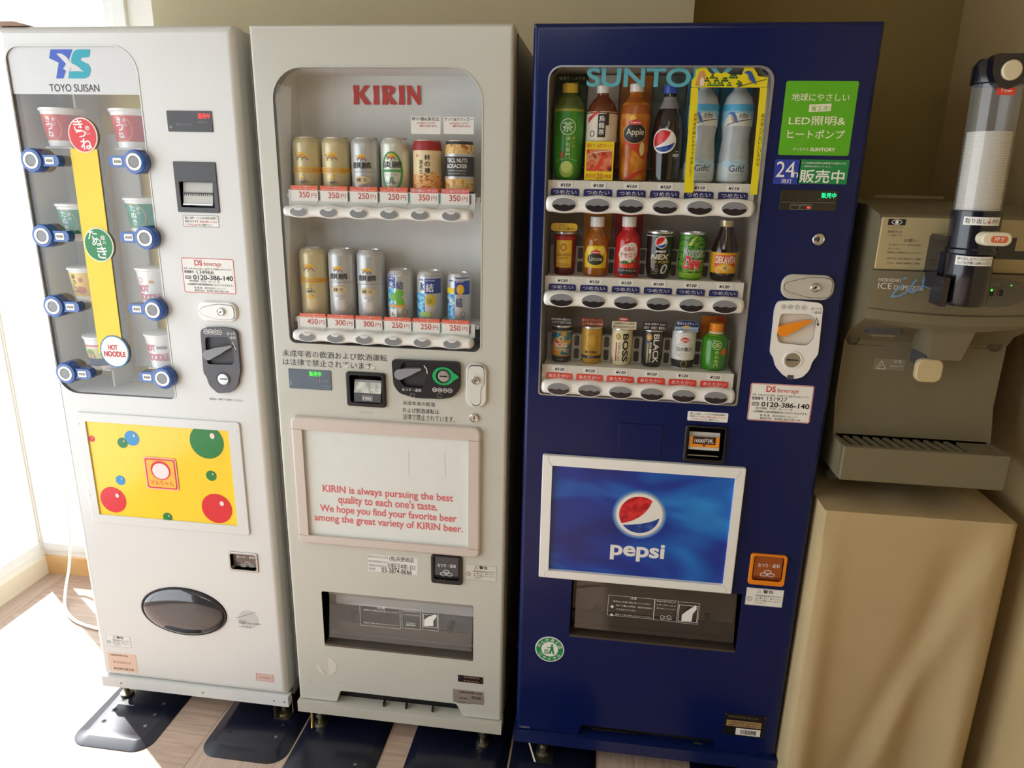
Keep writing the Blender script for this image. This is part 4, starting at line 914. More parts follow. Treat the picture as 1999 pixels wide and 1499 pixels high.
top = cut(rnd(L([(1349, 170), (1351, 155), (1358, 150), (1360, 134), (1378, 131), (1385, 141), (1392, 145), (1400, 141), (1409, 144), (1414, 140), (1423, 144), (1432, 147), (1440, 145), (1448, 147), (1454, 131), (1468, 129), (1477, 141), (1480, 149), (1500, 151), (1497, 171)], .006), .003), 'leaf_topper', 'yellow cut-out card with green leaves and a small bird')
mm = M(); LG, LG2 = K('2f7a2c'), K('1b4f2a'); random.seed(3)
for i in range(15):
    px_, py_ = 1381+i*4.6+random.uniform(-1.5, 1.5), random.choice((150, 156, 162, 165)); x, z = at(px_, py_, .006)
    if 1440 < px_ < 1470 and py_ < 155: continue
    for a in (90, 210, 330): mm.disc(x+.003*math.cos(math.radians(a)), z+.003*math.sin(math.radians(a)), .0026, .0022, .0055-.0001*(i % 3), LG if i % 2 else LG2, 8)
mm.line(L([(1440, 170), (1460, 164), (1496, 155)], .006), .0014, .0054, K('3a2a20'))
mm.shape(L([(1452, 141), (1460, 138), (1467, 140), (1473, 152), (1477, 166), (1470, 161), (1463, 155), (1460, 146)], .006), .0052, K('2c5ea8')); mm.shape(L([(1460, 146), (1463, 155), (1469, 161), (1464, 161), (1459, 153)], .006), .0050, K('e0a25a'))
mm.shape(rnd(L([(1357, 168), (1361, 152), (1366, 140), (1374, 138), (1378, 146), (1375, 158), (1376, 169)], .006), .002), .0054, K('d89a62')); mm.shape(rnd(L([(1366, 168), (1367, 155), (1371, 149), (1375, 156), (1374, 168)], .006), .002), .0052, K('f1e3c4'))
mm.build('printed_leaves', top, smooth=0)
# stickers on the right
gs = M().slab(rr((at(1534, 160)[0]+at(1520, 300)[0])/2, zavg((1525, 303), (1655, 304), 0), (at(1677, 160)[0]+at(1657, 300)[0])/2, zavg((1540, 158), (1670, 158), 0), .004), -.0006, 0, mat('sticker_lime', '5fb41a', .45)).build('eco_sticker', m3, 'large lime green sticker with white lettering', smooth=0)
mm = M(); q = mm.tp; CR = K('f0edd2', .5)
q('地球にやさしい', 1547, 182, 1657, 198, CR, bold=.02); x0, z0, x1, z1 = B(1580, 204, 1621, 219); mm.add([(x0, -.001, z0), (x1, -.001, z0+.002), (x1, -.001, z1+.002), (x0, -.001, z1)], [(0, 1, 2, 3)], CR); q('省エネ!', 1584, 206, 1618, 217, K('5fb41a'), y=-.0014, bold=.01)
q('LED照明&', 1541, 227, 1649, 245, CR, bold=.03); q('ヒートポンプ', 1538, 253, 1647, 271, CR, bold=.03); q('水と生きる', 1548, 288, 1578, 294, CR, bold=.005); q('SUNTORY', 1582, 288, 1630, 296, CR, bold=.03); mm.build('lettering', gs, smooth=0)
s1_ = M().slab(rr(*B(1514, 311, 1558, 360), .001), -.0006, 0, mat('sticker_blue', '2a3fa6', .4)).build('light_sticker', m3, 'blue half of the sticker reading 24h', smooth=0)
mm = M(); mm.tp('24', 1517, 315, 1550, 346, INW, bold=.0).tp('h', 1549, 333, 1557, 345, INW).tp('消灯', 1525, 349, 1545, 358, INW, bold=.01); mm.build('lettering', s1_, smooth=0)
s2_ = M().slab(rr(*B(1562, 311, 1652, 360), .001), -.0006, 0, mat('sticker_green', '1f8a45', .4)).build('light_sticker', m3, 'green half of the sticker', smooth=0)
mm = M(); mm.tp('この自動販売機は消費電力低減のため', 1566, 316, 1651, 321, INW, bold=.01).tp('一部照明を消灯しています。', 1566, 323, 1622, 327, INW, bold=.01).tp('販売中', 1563, 331, 1646, 358, INW, bold=.035); mm.build('lettering', s2_, smooth=0)
dp = M().rslab(*B(1525, 370, 1631, 412), .002, -.0015, .001, mat('display_black_gloss', '0c0d0f', .12, coat=.6), .0005).build('price_display', m3)
disp_text(dp, B(1604, 376, 1631, 387), LEDC, -.0019)
mm = M(); mm.tp('円', 1597, 387, 1600, 391, MGR, y=-.0019); mm.line(L([(1526, 394), (1628, 396)]), .0006, -.0018, MGR)
for b in ((1543, 398, 1560, 409), (1562, 398, 1583, 409)): mm.frame(*B(*b), .0006, -.0019, MGR)
mm.tp('お金をお入れ', 1545, 399, 1559, 402, MGR, y=-.0019).tp('釣銭切れ', 1564, 399, 1582, 402, MGR, y=-.0019); x, z = at(1578, 405); mm.shape(rr(x-.0035, z-.002, x+.0035, z+.002, .001), -.0019, LEDR); mm.build('display_marks', dp, smooth=0)
x, z = at(1597, 467); keyhole(m3, x, z, .0125, 0, 88)
lock_plate(m3, (at(1524, 560)[0], zavg((1540, 582), (1610, 586), 0), at(1627, 560)[0], zavg((1540, 535), (1610, 536), 0)), True, mat('lock_plate_grey', 'c2beb2', .35), at(1588, 560))
# white coin panel with orange lever
c3 = rnd(L([(1520, 588), (1560, 587), (1603, 592), (1607, 600), (1597, 693), (1586, 705), (1580, 723), (1566, 737), (1550, 740), (1530, 734), (1514, 716), (1511, 700), (1504, 690), (1505, 678), (1513, 602)], -.01), .008)
rec3 = L([(1524, 612), (1582, 613), (1594, 625), (1588, 663), (1575, 675), (1520, 669), (1516, 655)], -.01)
ORL = mat('lever_orange', 'f28f0c', .3, coat=.4)
cp, sl = coin_panel(m3, c3, PLW, ORL, rec3, at(1530, 646, -.015), at(1584, 626, -.015), at(1547, 703, -.01), .0165, mat('recess_white', 'e2ddd0', .35))
fx, fz = at(1547, 703, -.014); M().box(fx-.012, fx+.012, -.0144, -.0128, fz-.0011, fz+.0011, HOLE).build('slit', m3)
coin_circles(cp, B(1526, 594, 1574, 605, -.01), MGR, -.0104)
lettering(cp, [('おつり', B(1584, 600, 1604, 606, -.01), DKG, -.0104, .005), ('・返却', B(1585, 607, 1603, 613, -.01), DKG, -.0104, .005)])
mm = M(); mm.line(L([(1593, 620), (1597, 628), (1597, 634)], -.01), .0015, -.0104, INK); mm.shape(L([(1594, 631), (1600, 632), (1596, 637)], -.01), -.0106, INK); mm.build('arrow_mark', cp, smooth=0)
x, z = at(1543, 735, -.01); M().box(x-.0065, x+.0065, -.0112, -.003, z-.006, z+.0035, DKG).build('panel_latch', cp)
ps_sticker(m3, (( at(1466, 755)[0]+at(1458, 815)[0])/2, zavg((1462, 821), (1575, 825), 0), (at(1590, 755)[0]+at(1581, 820)[0])/2, zavg((1470, 748), (1580, 752), 0)), '151927')
small_red_sticker(m3, B(1343, 802, 1420, 825), PAP)
# blank square cover and bill acceptor
M().rslab(*B(1209, 825, 1289, 890), .003, -.0025, .001, BLU, .001).build('blank_cover', m3)
bo = M().rslab(*b3, .009, -.008, .001, BLK, .004, [b3h], holeto=.03).build('bill_acceptor', m3)
M().cup(b3h, -.007, .035, BLK).build('bill_slot_recess', bo)
w_ = b3[2]-b3[0]; h_ = b3[3]-b3[1]; x0, x1 = b3[0]+.12*w_, b3[2]-.15*w_; zt_ = b3[3]
mm = M()
ramp(zt_-.66*h_, -.002, zt_-.2*h_, .004, mat('slot_plate_grey', 'c9cac4', .4))
mm.box(x0, x1, -.004, .0, zt_-.82*h_, zt_-.79*h_, STL)
mm.build('bill_guide', bo, smooth=0)
mm = M(); mm.slab(rr(x0+.001, zt_-.58*h_, x1-.001, zt_-.3*h_, .001), -.0030, -.0022, mat('label_orange', 'ee9320', .4)); mm.slab(rr(x0+.09*w_, zt_-.5*h_, x1-.1*w_, zt_-.3*h_, .0005), -.0034, -.003, K('3a1710')); mm.text('1000円札', x0+.13*w_, zt_-.47*h_, x1-.14*w_, zt_-.34*h_, -.0038, INW, .02)
xm = (x0+x1)/2; mm.shape([(xm-.004, zt_-.51*h_), (xm+.004, zt_-.51*h_), (xm, zt_-.565*h_)], -.0036, K('3a1710')); mm.build('value_label', bo, 'orange 1000 yen label', smooth=0)
# poster frame with the globe
q0 = (at(1059, 890)[0]+at(1053, 1120)[0])/2; q1 = (at(1455, 912)[0]+at(1428, 1150)[0])/2; qz1 = zavg((1065, 886), (1450, 910), 0); qz0 = zavg((1056, 1122), (1425, 1155), 0)
i0 = (at(1077, 907)[0]+at(1073, 1108)[0])/2; i1 = (at(1435, 931)[0]+at(1410, 1138)[0])/2; iz1_, iz0_ = zavg((1080, 906), (1432, 929), 0), zavg((1076, 1110), (1408, 1137), 0)
fr = M().rslab(q0, qz0, q1, qz1, .004, -.012, .001, PLW, .003, [rr(i0, iz0_, i1, iz1_, .001)], holeto=-.001).build('poster_frame', m3)
mm = M()
for (a, b) in (((q0, qz0), (i0, iz0_)), ((q1, qz0), (i1, iz0_)), ((q1, qz1), (i1, iz1_)), ((q0, qz1), (i0, iz1_))): mm.line([(a[0]+.6*(b[0]-a[0]), a[1]+.6*(b[1]-a[1])), b], .0006, -.0122, MGR); mm.line([(a[0]+.6*(b[0]-a[0]), a[1]), (a[0]+.6*(b[0]-a[0]), a[1]+.6*(b[1]-a[1]))], .0006, -.0122, MGR)
mm.build('frame_joint', fr, smooth=0)
pp = M().cap([rr(i0, iz0_, i1, iz1_, .001)], -.0015, blotch_mat('poster_cloudy_blue', ['182a7c', '16399c', '1b66c4', '2a90e0'], 3.2, .25, (1, 1, 2.2), .6)).build('poster', m3, 'glossy blue poster with red, white and blue globe', smooth=0)
gx_, gz_ = at(1248, 1004); mm = M()
for k, c in enumerate(('3f78c4', '7f9fcc', 'b9c2cc', 'dcdcd8')): mm.disc(gx_, gz_, .0655-.0035*k, .0655-.0035*k, -.0019-.0002*k, K(c, .3), 48)
mm.globe(gx_, gz_, .052, -.0029); mm.build('globe_emblem', pp, smooth=0)
M().tp('pepsi', 1192, 1061, 1296, 1093, K('eceae6', .4), y=-.0021, bold=.03).build('word_lettering', pp, smooth=0)
# amber coin return, warning sticker
AMB = mat('amber_plastic', 'f08a10', .2, coat=.7)
big_return(m3, (at(1462, 1110)[0], zavg((1470, 1139), (1520, 1143), 0), at(1534, 1110)[0], zavg((1475, 1079), (1525, 1083), 0)), AMB, mat('amber_dark', '8a3c0c', .3), 0, amber=mat('amber_flap', 'a34d12', .15, coat=.8))
warn_sticker(m3, B(1458, 1146, 1526, 1186))
# delivery port
DK3 = mat('port_inside_black', '1e1d1c', .35)
po3, fy = port_box(m3, ph3, p3x0, p3z0, p3x1, p3z1, DK3, 0, glass_mat('smoked_flap_dark', (.5, .5, .5, 1), 1.6, film=.06, filmc=(.4, .36, .3, 1)), 0, ((1165, 1199), (1385, 1220)), mat('port_sill_brown', '4a4036', .4))
M().box(p3x0+.003, p3x1-.003, .05, .054, p3z0+.05, p3z1-.004, mat('port_back_taupe', '7d6c58', .4)).box(p3x0+.003, p3x1-.003, .04, .05, p3z0+.018, p3z0+.052, BLK).build('port_plate', m3)
mm = M(); Y = .010
for b in ((1188, 1161, 1276, 1209), (1278, 1169, 1321, 1214), (1324, 1174, 1362, 1219)): mm.frame(*B(*b, Y), .0007, Y, INW)
T_ = lambda s, *b: mm.tp(s, *b, INW, y=Y, Y=Y)
T_('注意', 1231, 1165, 1243, 1171); T_('商品は１本毎に取り出してください', 1197, 1173, 1270, 1180); T_('続けて購入の場合、前回の商品は', 1203, 1181, 1273, 1188); T_('下の段に入ります', 1203, 1188, 1241, 1193); T_('商品より奥へ手を入れないでください', 1201, 1198, 1272, 1206)
T_('商品が取り出し口', 1282, 1172, 1319, 1177); T_('にひっかかったら', 1282, 1179, 1319, 1184); T_('取り出してください', 1282, 1186, 1319, 1191)
for (a, b) in ((1195, 1184), (1194, 1200)): x, z = at(a, b, Y); mm.disc(x, z, .0038, .0038, Y, INW, 16)
x, z = at(1300, 1205, Y)
for (dx, dz) in ((-.01, 0), (0, 0), (.008, .002)): mm.ring(x+dx, z+dz, .0045, .0045, .0008, Y, INW)
mm.line([(x-.014, z-.006), (x-.004, z-.006)], .0012, Y, INW); mm.line([(x+.004, z-.007), (x+.015, z-.003)], .0012, Y, INW)
mm.frame(*B(1326, 1180, 1360, 1216, Y), .0012, Y, INW); mm.shape(rnd(L([(1330, 1212), (1331, 1200), (1340, 1193), (1359, 1181), (1360, 1189), (1352, 1199), (1350, 1213)], Y), .001), Y-.0002, INW)
mm.build('flap_lettering', m3, smooth=0)
# round green recycling sticker
x, z = at(1073, 1267); R = .0385; s = M().slab(ell(x, z, R, R, 40), -.0005, 0, PAP).build('recycling_sticker', m3, 'round green and white recycling sticker', smooth=0)
GRS = K('138a4c', .4); mm = M(); mm.shape(ell(x, z, R*.93, R*.93, 40), -.0008, GRS, [ell(x, z, R*.58, R*.58, 40)])
def arc_text(t, r, a0, a1, m, y, sz, up=1):
    for i, ch in enumerate(t):
        a = math.radians(a0+(a1-a0)*i/(len(t)-1)); v, tr, xa, ya, xb, yb = glyphs(ch, .01); k = sz/max(xb-xa, yb-ya)
        th = a-math.pi/2 if up == 1 else a+math.pi/2
        pts = [((px_-(xa+xb)/2)*k, (py_-(ya+yb)/2)*k) for px_, py_ in v]
        mm.tris([(x+r*math.cos(a)+p[0]*math.cos(th)-p[1]*math.sin(th), z+r*math.sin(a)+p[0]*math.sin(th)+p[1]*math.cos(th)) for p in pts], tr, y, m)
arc_text('のんだあとは', R*.76, 160, 20, INW, -.0012, .0105); arc_text('リサイクル', R*.76, 215, 325, INW, -.0012, .0105, 0)
mm.disc(x+.006, z+.014, .003, .003, -.0012, GRS, 12); mm.shape([(x+.002, z+.010), (x+.009, z+.010), (x+.010, z-.002), (x+.013, z-.014), (x+.009, z-.014), (x+.006, z-.003), (x+.002, z-.014), (x-.002, z-.014), (x+.002, z)], -.0012, GRS)
mm.line([(x+.004, z+.009), (x-.004, z+.004), (x-.008, z+.007)], .0018, -.0012, GRS); mm.frame(x-.014, z-.014, x-.003, z-.001, .001, -.0012, GRS); mm.line([(x-.014, z-.005), (x-.003, z-.005)], .0008, -.0012, GRS); mm.line([(x-.0105, z-.014), (x-.0105, z-.001)], .0008, -.0012, GRS); mm.line([(x-.0068, z-.014), (x-.0068, z-.001)], .0008, -.0012, GRS); mm.line([(x-.014, z-.0095), (x-.003, z-.0095)], .0008, -.0012, GRS)
mm.build('recycling_mark', s, smooth=0)
# rating plate
bp = (at(1415, 1400)[0], zavg((1420, 1432), (1490, 1442), 0), at(1495, 1410)[0], zavg((1420, 1390), (1495, 1400), 0)); s = M().slab(rr(*bp, .001), -.001, 0, BLK).build('rating_plate', m3, 'black rating plate with barcode label', smooth=0)
W, H = bp[2]-bp[0], bp[3]-bp[1]; q = lambda a, b, c, d: (bp[0]+a*W, bp[3]-d*H, bp[0]+c*W, bp[3]-b*H); mm = M()
mm.shape(rr(*q(.05, .3, .9, .58), .0004), -.0013, K('a98a62')); mm.shape(rr(*q(.3, .64, .9, .95), .001), -.0013, PAP)
mm.text('自動販売機 屋内用', *q(.08, .08, .8, .2), -.0013, K('6f5b48')); mm.text('この自動販売機に関するお問い合わせは', *q(.1, .34, .85, .43), -.0016, INK); mm.text('お客様センターまでご連絡ください', *q(.1, .46, .8, .55), -.0016, INK)
xx = .42
while xx < .8:
    wv = random.choice((.006, .010, .016)); mm.shape(rr(*q(xx, .7, xx+wv, .9), .0001), -.0016, INK); xx += wv+random.choice((.007, .012))
for (a, b) in ((.03, .05), (.97, .05), (.03, .95), (.97, .95)): r_ = q(a, b, a, b); mm.disc(r_[0], r_[1], .0014, .0014, -.0016, CHR, 10)
mm.build('plate_lettering', s, smooth=0)
br = M(); br.box(X3a-.004, X3b+.002, -.012, .03, z3r, z3d-.003, mat('base_rail_navy', '0d1e52', .35, coat=.3)); br.box(X3a+.006, X3b-.006, .03, .05, z3d-.003, n3z+.02, HOLE); br.build('base_rail', m3)
xa, za = at(1157, 1423, .01); xb, _ = at(1245, 1430, .01); M().box(xa, xb, .012, .016, za-.003, za, mat('vent_bar', '3b3630', .3, metal=.6)).build('vent_bar', m3)
xa, za = at(1355, 1449, .0); M().box(xa, xa+.022, -.002, .004, za-.002, za, STL).build('vent_clip', m3)
xa, za = at(1013, 1417); M().box(xa, xa+.030, -.003, .0, za-.0012, za+.0004, ALU).build('door_edge_chip', m3)
for (lx, ly) in ((.705, -.008), (1.27, .0), (.68, .42), (1.27, .42)): leg_bolt(m3, lx, ly, z3r)
M().add([(.664, -.010, z3r), (.668, -.010, z3r), (.690, -.046, .014), (.685, -.046, .014)], [(0, 1, 2, 3)], CHR).box(.685, .735, -.046, .02, .0125, .0145, mat('bracket_dark_steel', '4a4c46', .3, metal=.8)).build('leg_bracket', m3, smooth=0)

# ---------------- products inside the machines ----------------
SIL = mat('can_silver', 'c6c7c6', .3, metal=.35); LID = mat('can_lid', 'd5d5d2', .3, metal=.8)
PET = mat('bottle_clear', 'd5dfe0', .1, spec=.6)
def radius_at(prof):
    pr = sorted([(p[1], p[0]) for p in prof])
    def f(z):
        for (za, ra), (zb_, rb_) in zip(pr, pr[1:]):
            if za <= z <= zb_ and zb_ > za: return ra+(rb_-ra)*(z-za)/(zb_-za)
        return pr[0][1] if z < pr[0][0] else pr[-1][1]
    return f
def wrap(prof, yaw=0):
    f = radius_at(prof)
    def w_(x, y, z):
        R = f(z)-y; a = x/max(f(z), .01)+yaw; return (R*math.sin(a), -R*math.cos(a), z)
    return w_
def product(name, label, cat, group, loc, prof, bodym, ops, lid=None, cap=None, bname='body', lname='label', yaw=0):
    t = thing(name, label, cat, loc, group)
    mm = M(); mm.lathe([(0, prof[0][1])]+prof, bodym, 40); mm.build(bname, t, local=True)
    if lid: mm = M(); mm.lathe(lid, LID, 32); mm.build('lid', t, local=True)
    if cap: mm = M(); mm.lathe(cap[0], cap[1], 28); mm.build('cap', t, local=True)
    mm = M(wrap(prof, yaw)); k = 0
    for op in ops:
        o = op[0]; k += 1; y = -.0002-.00012*k; a, m = (op[1:6], op[6]) if o in 'tv' else (op[1:-1], op[-1]); x_ = op[7:]
        if o == 'r': mm.rect(*a, y, m)
        elif o == 'b':
            r = radius_at(prof)((a[0]+a[1])/2); mm.rect(-r*1.75, a[0], r*1.75, a[1], y, m)
        elif o == 'e': mm.shape(ell(*a, 24), y, m)
        elif o == 'o': mm.shape(ell(*a[:4], 28), y, m, [ell(a[0], a[1], a[2]-a[4], a[3]-a[4], 28)])
        elif o == 'p': mm.shape(list(a[0]), y, m)
        elif o == 't': mm.text(*a, y-.0003, m, *(x_[:1]), **(x_[1] if len(x_) > 1 else {}))
        elif o == 'v': mm.vtext(*a, y-.0003, m, *(x_[:1]))
        elif o == 'g': mm.globe(*a[:3], y)
        elif o == 'l': mm.line(a[0], a[1], y, m)
    if ops: mm.build(lname, t, local=True, smooth=0)
    return t
def canprof(R, H, neck=.026): return [(R*.74, 0), (R*.86, .002), (R, .010), (R, H-.016), (R*.97, H-.011), (neck+.001, H-.003)]
def canlid(R, H, neck=.026): return [(neck+.001, H-.003), (neck+.0022, H-.001), (neck+.0012, H), (neck-.001, H-.001), (neck-.0015, H-.004), (0, H-.004)]
def row(p0, p1, n, Y):
    a, b = at(*p0, Y)[0], at(*p1, Y)[0]; return [a+(b-a)*i/(n-1) for i in range(n)]
BGD = mat('can_champagne', 'd2c69c', .32, metal=.25); GLD = K('d99a2b', .35); GLD2 = K('e8c04a', .35); IK = K('23242a', .5); PUR = K('6d5a8a', .5)
def beast(s, z, m2_=None):       # small running-beast emblem as plain strokes
    return [('e', 0, z+.003*s, .013*s, .0075*s, GLD2), ('p', [(-.013*s, z-.002*s), (-.007*s, z+.004*s), (.0, z+.007*s), (.008*s, z+.004*s), (.014*s, z-.003*s), (.006*s, z), (0, z+.002*s), (-.006*s, z-.002*s)], GLD),
            ('l', [(-.014*s, z-.004*s), (-.007*s, z), (0, z-.002*s), (.007*s, z-.001*s), (.014*s, z-.007*s)], .0017, PUR), ('l', [(-.012*s, z-.008*s), (-.008*s, z-.003*s)], .001, IK), ('l', [(.003*s, z-.003*s), (-.002*s, z-.008*s)], .001, IK), ('l', [(-.013*s, z+.001*s), (-.016*s, z+.005*s)], .001, IK)]
def ichiban(H, dz): return beast(1, .082+dz)+[('b', .057+dz, .059+dz, GLD2), ('b', .048+dz, .057+dz, GLD), ('t', 'KIRIN BEER', -.022, .050+dz, .022, .0555+dz, BGD), ('b', .0465+dz, .048+dz, GLD2),
    ('b', .043+dz, .0436+dz, GLD2), ('e', 0, .037+dz, .004, .004, GLD2), ('t', '麦芽100%', -.007, .031+dz, .007, .034+dz, IK), ('t', '一番搾り', -.012, .022+dz, .012, .030+dz, IK, .015), ('e', 0, .013+dz, .008, .005, GLD2)]
def tanrei(dz): return [('o', 0, .052+dz, .026, .043, .0055, SIL)]+beast(.8, .083+dz)+[('t', '麒麟', -.022, .060+dz, .022, .074+dz, IK, .02), ('b', .0545+dz, .057+dz, SIL), ('b', .052+dz, .0528+dz, MGR), ('e', 0, .035+dz, .018, .009, K('dcc79a', .35)), ('t', '淡麗〈生〉', -.013, .031+dz, .013, .039+dz, IK, .005), ('t', 'LIQUOR', -.01, .018+dz, .01, .021+dz, MGR)]
YP = .056
RC = .0332; H1 = .1265; cp1, cl1 = canprof(RC, H1), canlid(RC, H1)
xs1 = [at(px, 320, YP)[0] for px in (601, 658, 714.5, 772, 835, 897)]; zr1 = SHZ2a
CAN0 = ('vending_can', 'drink can')
product('beer_can', 'champagne gold beer can above the 350 yen tag, far left of the upper row', 'can', 'cans in the upper row of the grey machine', (xs1[0], YP, zr1), cp1, BGD, ichiban(H1, 0), cl1)
product('beer_can', 'second champagne gold beer can, just left of the small silver beast-emblem can', 'can', 'cans in the upper row of the grey machine', (xs1[1], YP, zr1), cp1, BGD, ichiban(H1, 0), cl1)
product('beer_can', 'short silver beer can with two large dark characters, between gold can and green-banded can', 'can', 'cans in the upper row of the grey machine', (xs1[2], YP, zr1), cp1, SIL, tanrei(-.002), cl1)
GB = K('4f9a52', .4)
product('beer_can', 'silver can with green bands and a 70 on it', 'can', 'cans in the upper row of the grey machine', (xs1[3], YP, zr1), cp1, mat('can_pale', 'd6d8cc', .3, metal=.3),
        [('o', 0, .052, .027, .045, .0055, GB)]+beast(.8, .084)+[('t', '淡麗', -.022, .061, .022, .075, IK, .015), ('r', -.027, .0515, .027, .057, GB), ('t', 'グリーンラベル', -.014, .044, .014, .0475, IK, .005), ('e', 0, .037, .004, .004, GB), ('t', '70', -.007, .025, .007, .033, IK, .01), ('t', '糖質', -.014, .026, -.008, .030, IK), ('t', '%オフ', .008, .026, .015, .030, IK)], cl1)
NUT = blotch_mat('print_rice_crackers', ['c85a1c', 'f0a050', 'f6cf8c', 'd9742a'], 130, .4); NUT2 = blotch_mat('print_nuts', ['b5702c', 'e5b060', 'f4d79a', 'c88a40'], 90, .4)
CRM = K('efdcae', .4)
pr = [(RC*.9, 0), (RC, .004), (RC, .1), (RC*.95, .113), (RC*.9, .121)]
product('snack_can', 'cream rice-cracker snack can with dark red top', 'can', 'snack cans in the grey machine', (xs1[4], YP, zr1), pr, CRM,
        [('b', .002, .045, NUT), ('b', .1, .1205, K('a52a2c', .35)), ('p', [(-.033, .045), (-.02, .05), (-.01, .043), (0, .052), (.01, .044), (.02, .058), (.033, .045), (.033, .04), (-.033, .04)], NUT), ('v', '柿の種と', .001, .035, .013, .092, IK, .02), ('v', '落花生入り', -.013, .028, -.002, .080, IK, .01), ('r', -.021, .086, -.016, .091, K('d98a6a'))], [(RC*.9, .121), (RC*.92, .1225), (RC*.86, .1225), (RC*.84, .12), (0, .12)])
product('snack_can', 'black-banded nuts and cracker snack can, far right of the upper row', 'can', 'snack cans in the grey machine', (xs1[5], YP, zr1), pr, NUT2,
        [('b', .114, .1205, K('2b3038')), ('b', .088, .094, SIL), ('b', .045, .088, K('3a3836', .4)), ('b', .04, .045, SIL), ('b', .001, .012, K('3a3836', .4)), ('t', 'TBCL NUTS', -.024, .075, .024, .084, INW, .02), ('t', '&CRACKER', -.024, .063, .024, .072, INW, .02), ('t', 'CASHEW & PEANUTS', -.022, .056, .022, .059, INW), ('t', 'TBCL ナッツ&クラッカー', -.022, .049, .022, .053, INW), ('t', '香ばしい味わいのナッツ', -.02, .007, .02, .010, INW), ('t', 'クラッカー', -.014, .002, .014, .005, INW)], [(RC*.9, .121), (RC*.92, .1225), (RC*.86, .1225), (RC*.84, .12), (0, .12)])
H5 = .167; cp5, cl5 = canprof(RC, H5), canlid(RC, H5); zr2 = SHZ2b
xs2 = [at(px, 560, YP)[0] for px in (615, 670.5, 725.5, 783, 840, 897)]
product('beer_can', 'tall champagne gold beer can at the far left of the lower row', 'can', 'cans in the lower row of the grey machine', (xs2[0], YP, zr2), cp5, BGD, ichiban(H5, .038), cl5)
product('beer_can', 'tall silver beer can between the tall gold can and another tall silver can', 'can', 'cans in the lower row of the grey machine', (xs2[1], YP, zr2), cp5, SIL, tanrei(.036), cl5)
product('beer_can', 'tall silver beer can beside the can printed with green limes', 'can', 'cans in the lower row of the grey machine', (xs2[2], YP, zr2), cp5, SIL, tanrei(.034), cl5)
ICE = blotch_mat('print_ice_blue', ['2a4fb0', '2f9fd8', '9fe0f0', '2a62c0'], 90, .25); CB = K('2f4aa0', .35); GRN2 = K('6ab83a', .4); LEM = K('cdb84a', .4)
Rc2 = .0315; cpS, clS = canprof(Rc2, .122, .025), canlid(Rc2, .122, .025)
product('chuhai_can', 'silver and blue can printed with three green limes', 'can', 'fruit chuhai cans in the grey machine', (xs2[3], YP, zr2), cpS, SIL,
        [('r', -.030, .08, -.005, .112, CB), ('r', -.030, .03, -.010, .08, ICE), ('t', '氷', -.024, .080, -.009, .096, INW, .03), ('t', 'KIRIN', -.022, .100, -.010, .104, INW, .02), ('t', '結', -.003, .078, .014, .096, K('4a5a8a'), .03), ('e', .004, .068, .0095, .0095, GRN2), ('e', -.011, .058, .0095, .0095, GRN2), ('e', .005, .048, .0095, .0095, GRN2), ('r', -.022, .034, .018, .040, K('e0a23c')), ('r', -.022, .008, -.002, .030, PAP), ('t', '6.', -.016, .014, -.008, .022, IK), ('o', .016, .022, .007, .009, .002, K('b08a3c'))], clS)
product('chuhai_can', 'blue and silver checkered can with one yellow-green fruit', 'can', 'fruit chuhai cans in the grey machine', (xs2[4], YP, zr2), cpS, SIL,
        [('r', -.006, .070, .036, .112, CB), ('r', -.036, .012, -.006, .070, ICE), ('t', '氷', -.020, .076, -.008, .096, CB, .03), ('t', 'KIRIN', -.020, .100, -.010, .104, CB, .02), ('t', '結', -.003, .074, .015, .094, INW, .03), ('t', 'DONAI', -.003, .099, .018, .103, INW), ('e', .008, .054, .013, .014, LEM), ('e', .006, .052, .007, .007, K('a89a3c')), ('r', -.02, .014, .008, .026, K('a9c46a'))], clS)
product('chuhai_can', 'small blue and silver can with lemon on dark blue, far right of the lower row', 'can', 'fruit chuhai cans in the grey machine', (xs2[5], YP, zr2), canprof(.0285, .120, .0235), SIL,
        [('r', -.006, .070, .034, .110, CB), ('r', -.034, .010, -.006, .070, ICE), ('t', 'KIRIN', -.022, .100, -.010, .104, CB, .02), ('t', 'ZEITAKU', -.003, .099, .016, .103, INW), ('r', -.034, .072, -.006, .085, K('f0d21c')), ('e', .008, .082, .009, .012, K('f0b428')), ('e', .011, .080, .005, .007, K('e6c83c')), ('t', '氷', -.024, .044, -.009, .064, INW, .03), ('t', '結', -.003, .040, .013, .062, K('4a5a8a'), .03), ('o', .014, .022, .006, .008, .0015, MGR)], canlid(.0285, .120, .0235))

# --- upper row of the blue machine: bottles ---
YB3 = .060
xr = [r1[0][i] for i in range(6)]; Y3 = .014
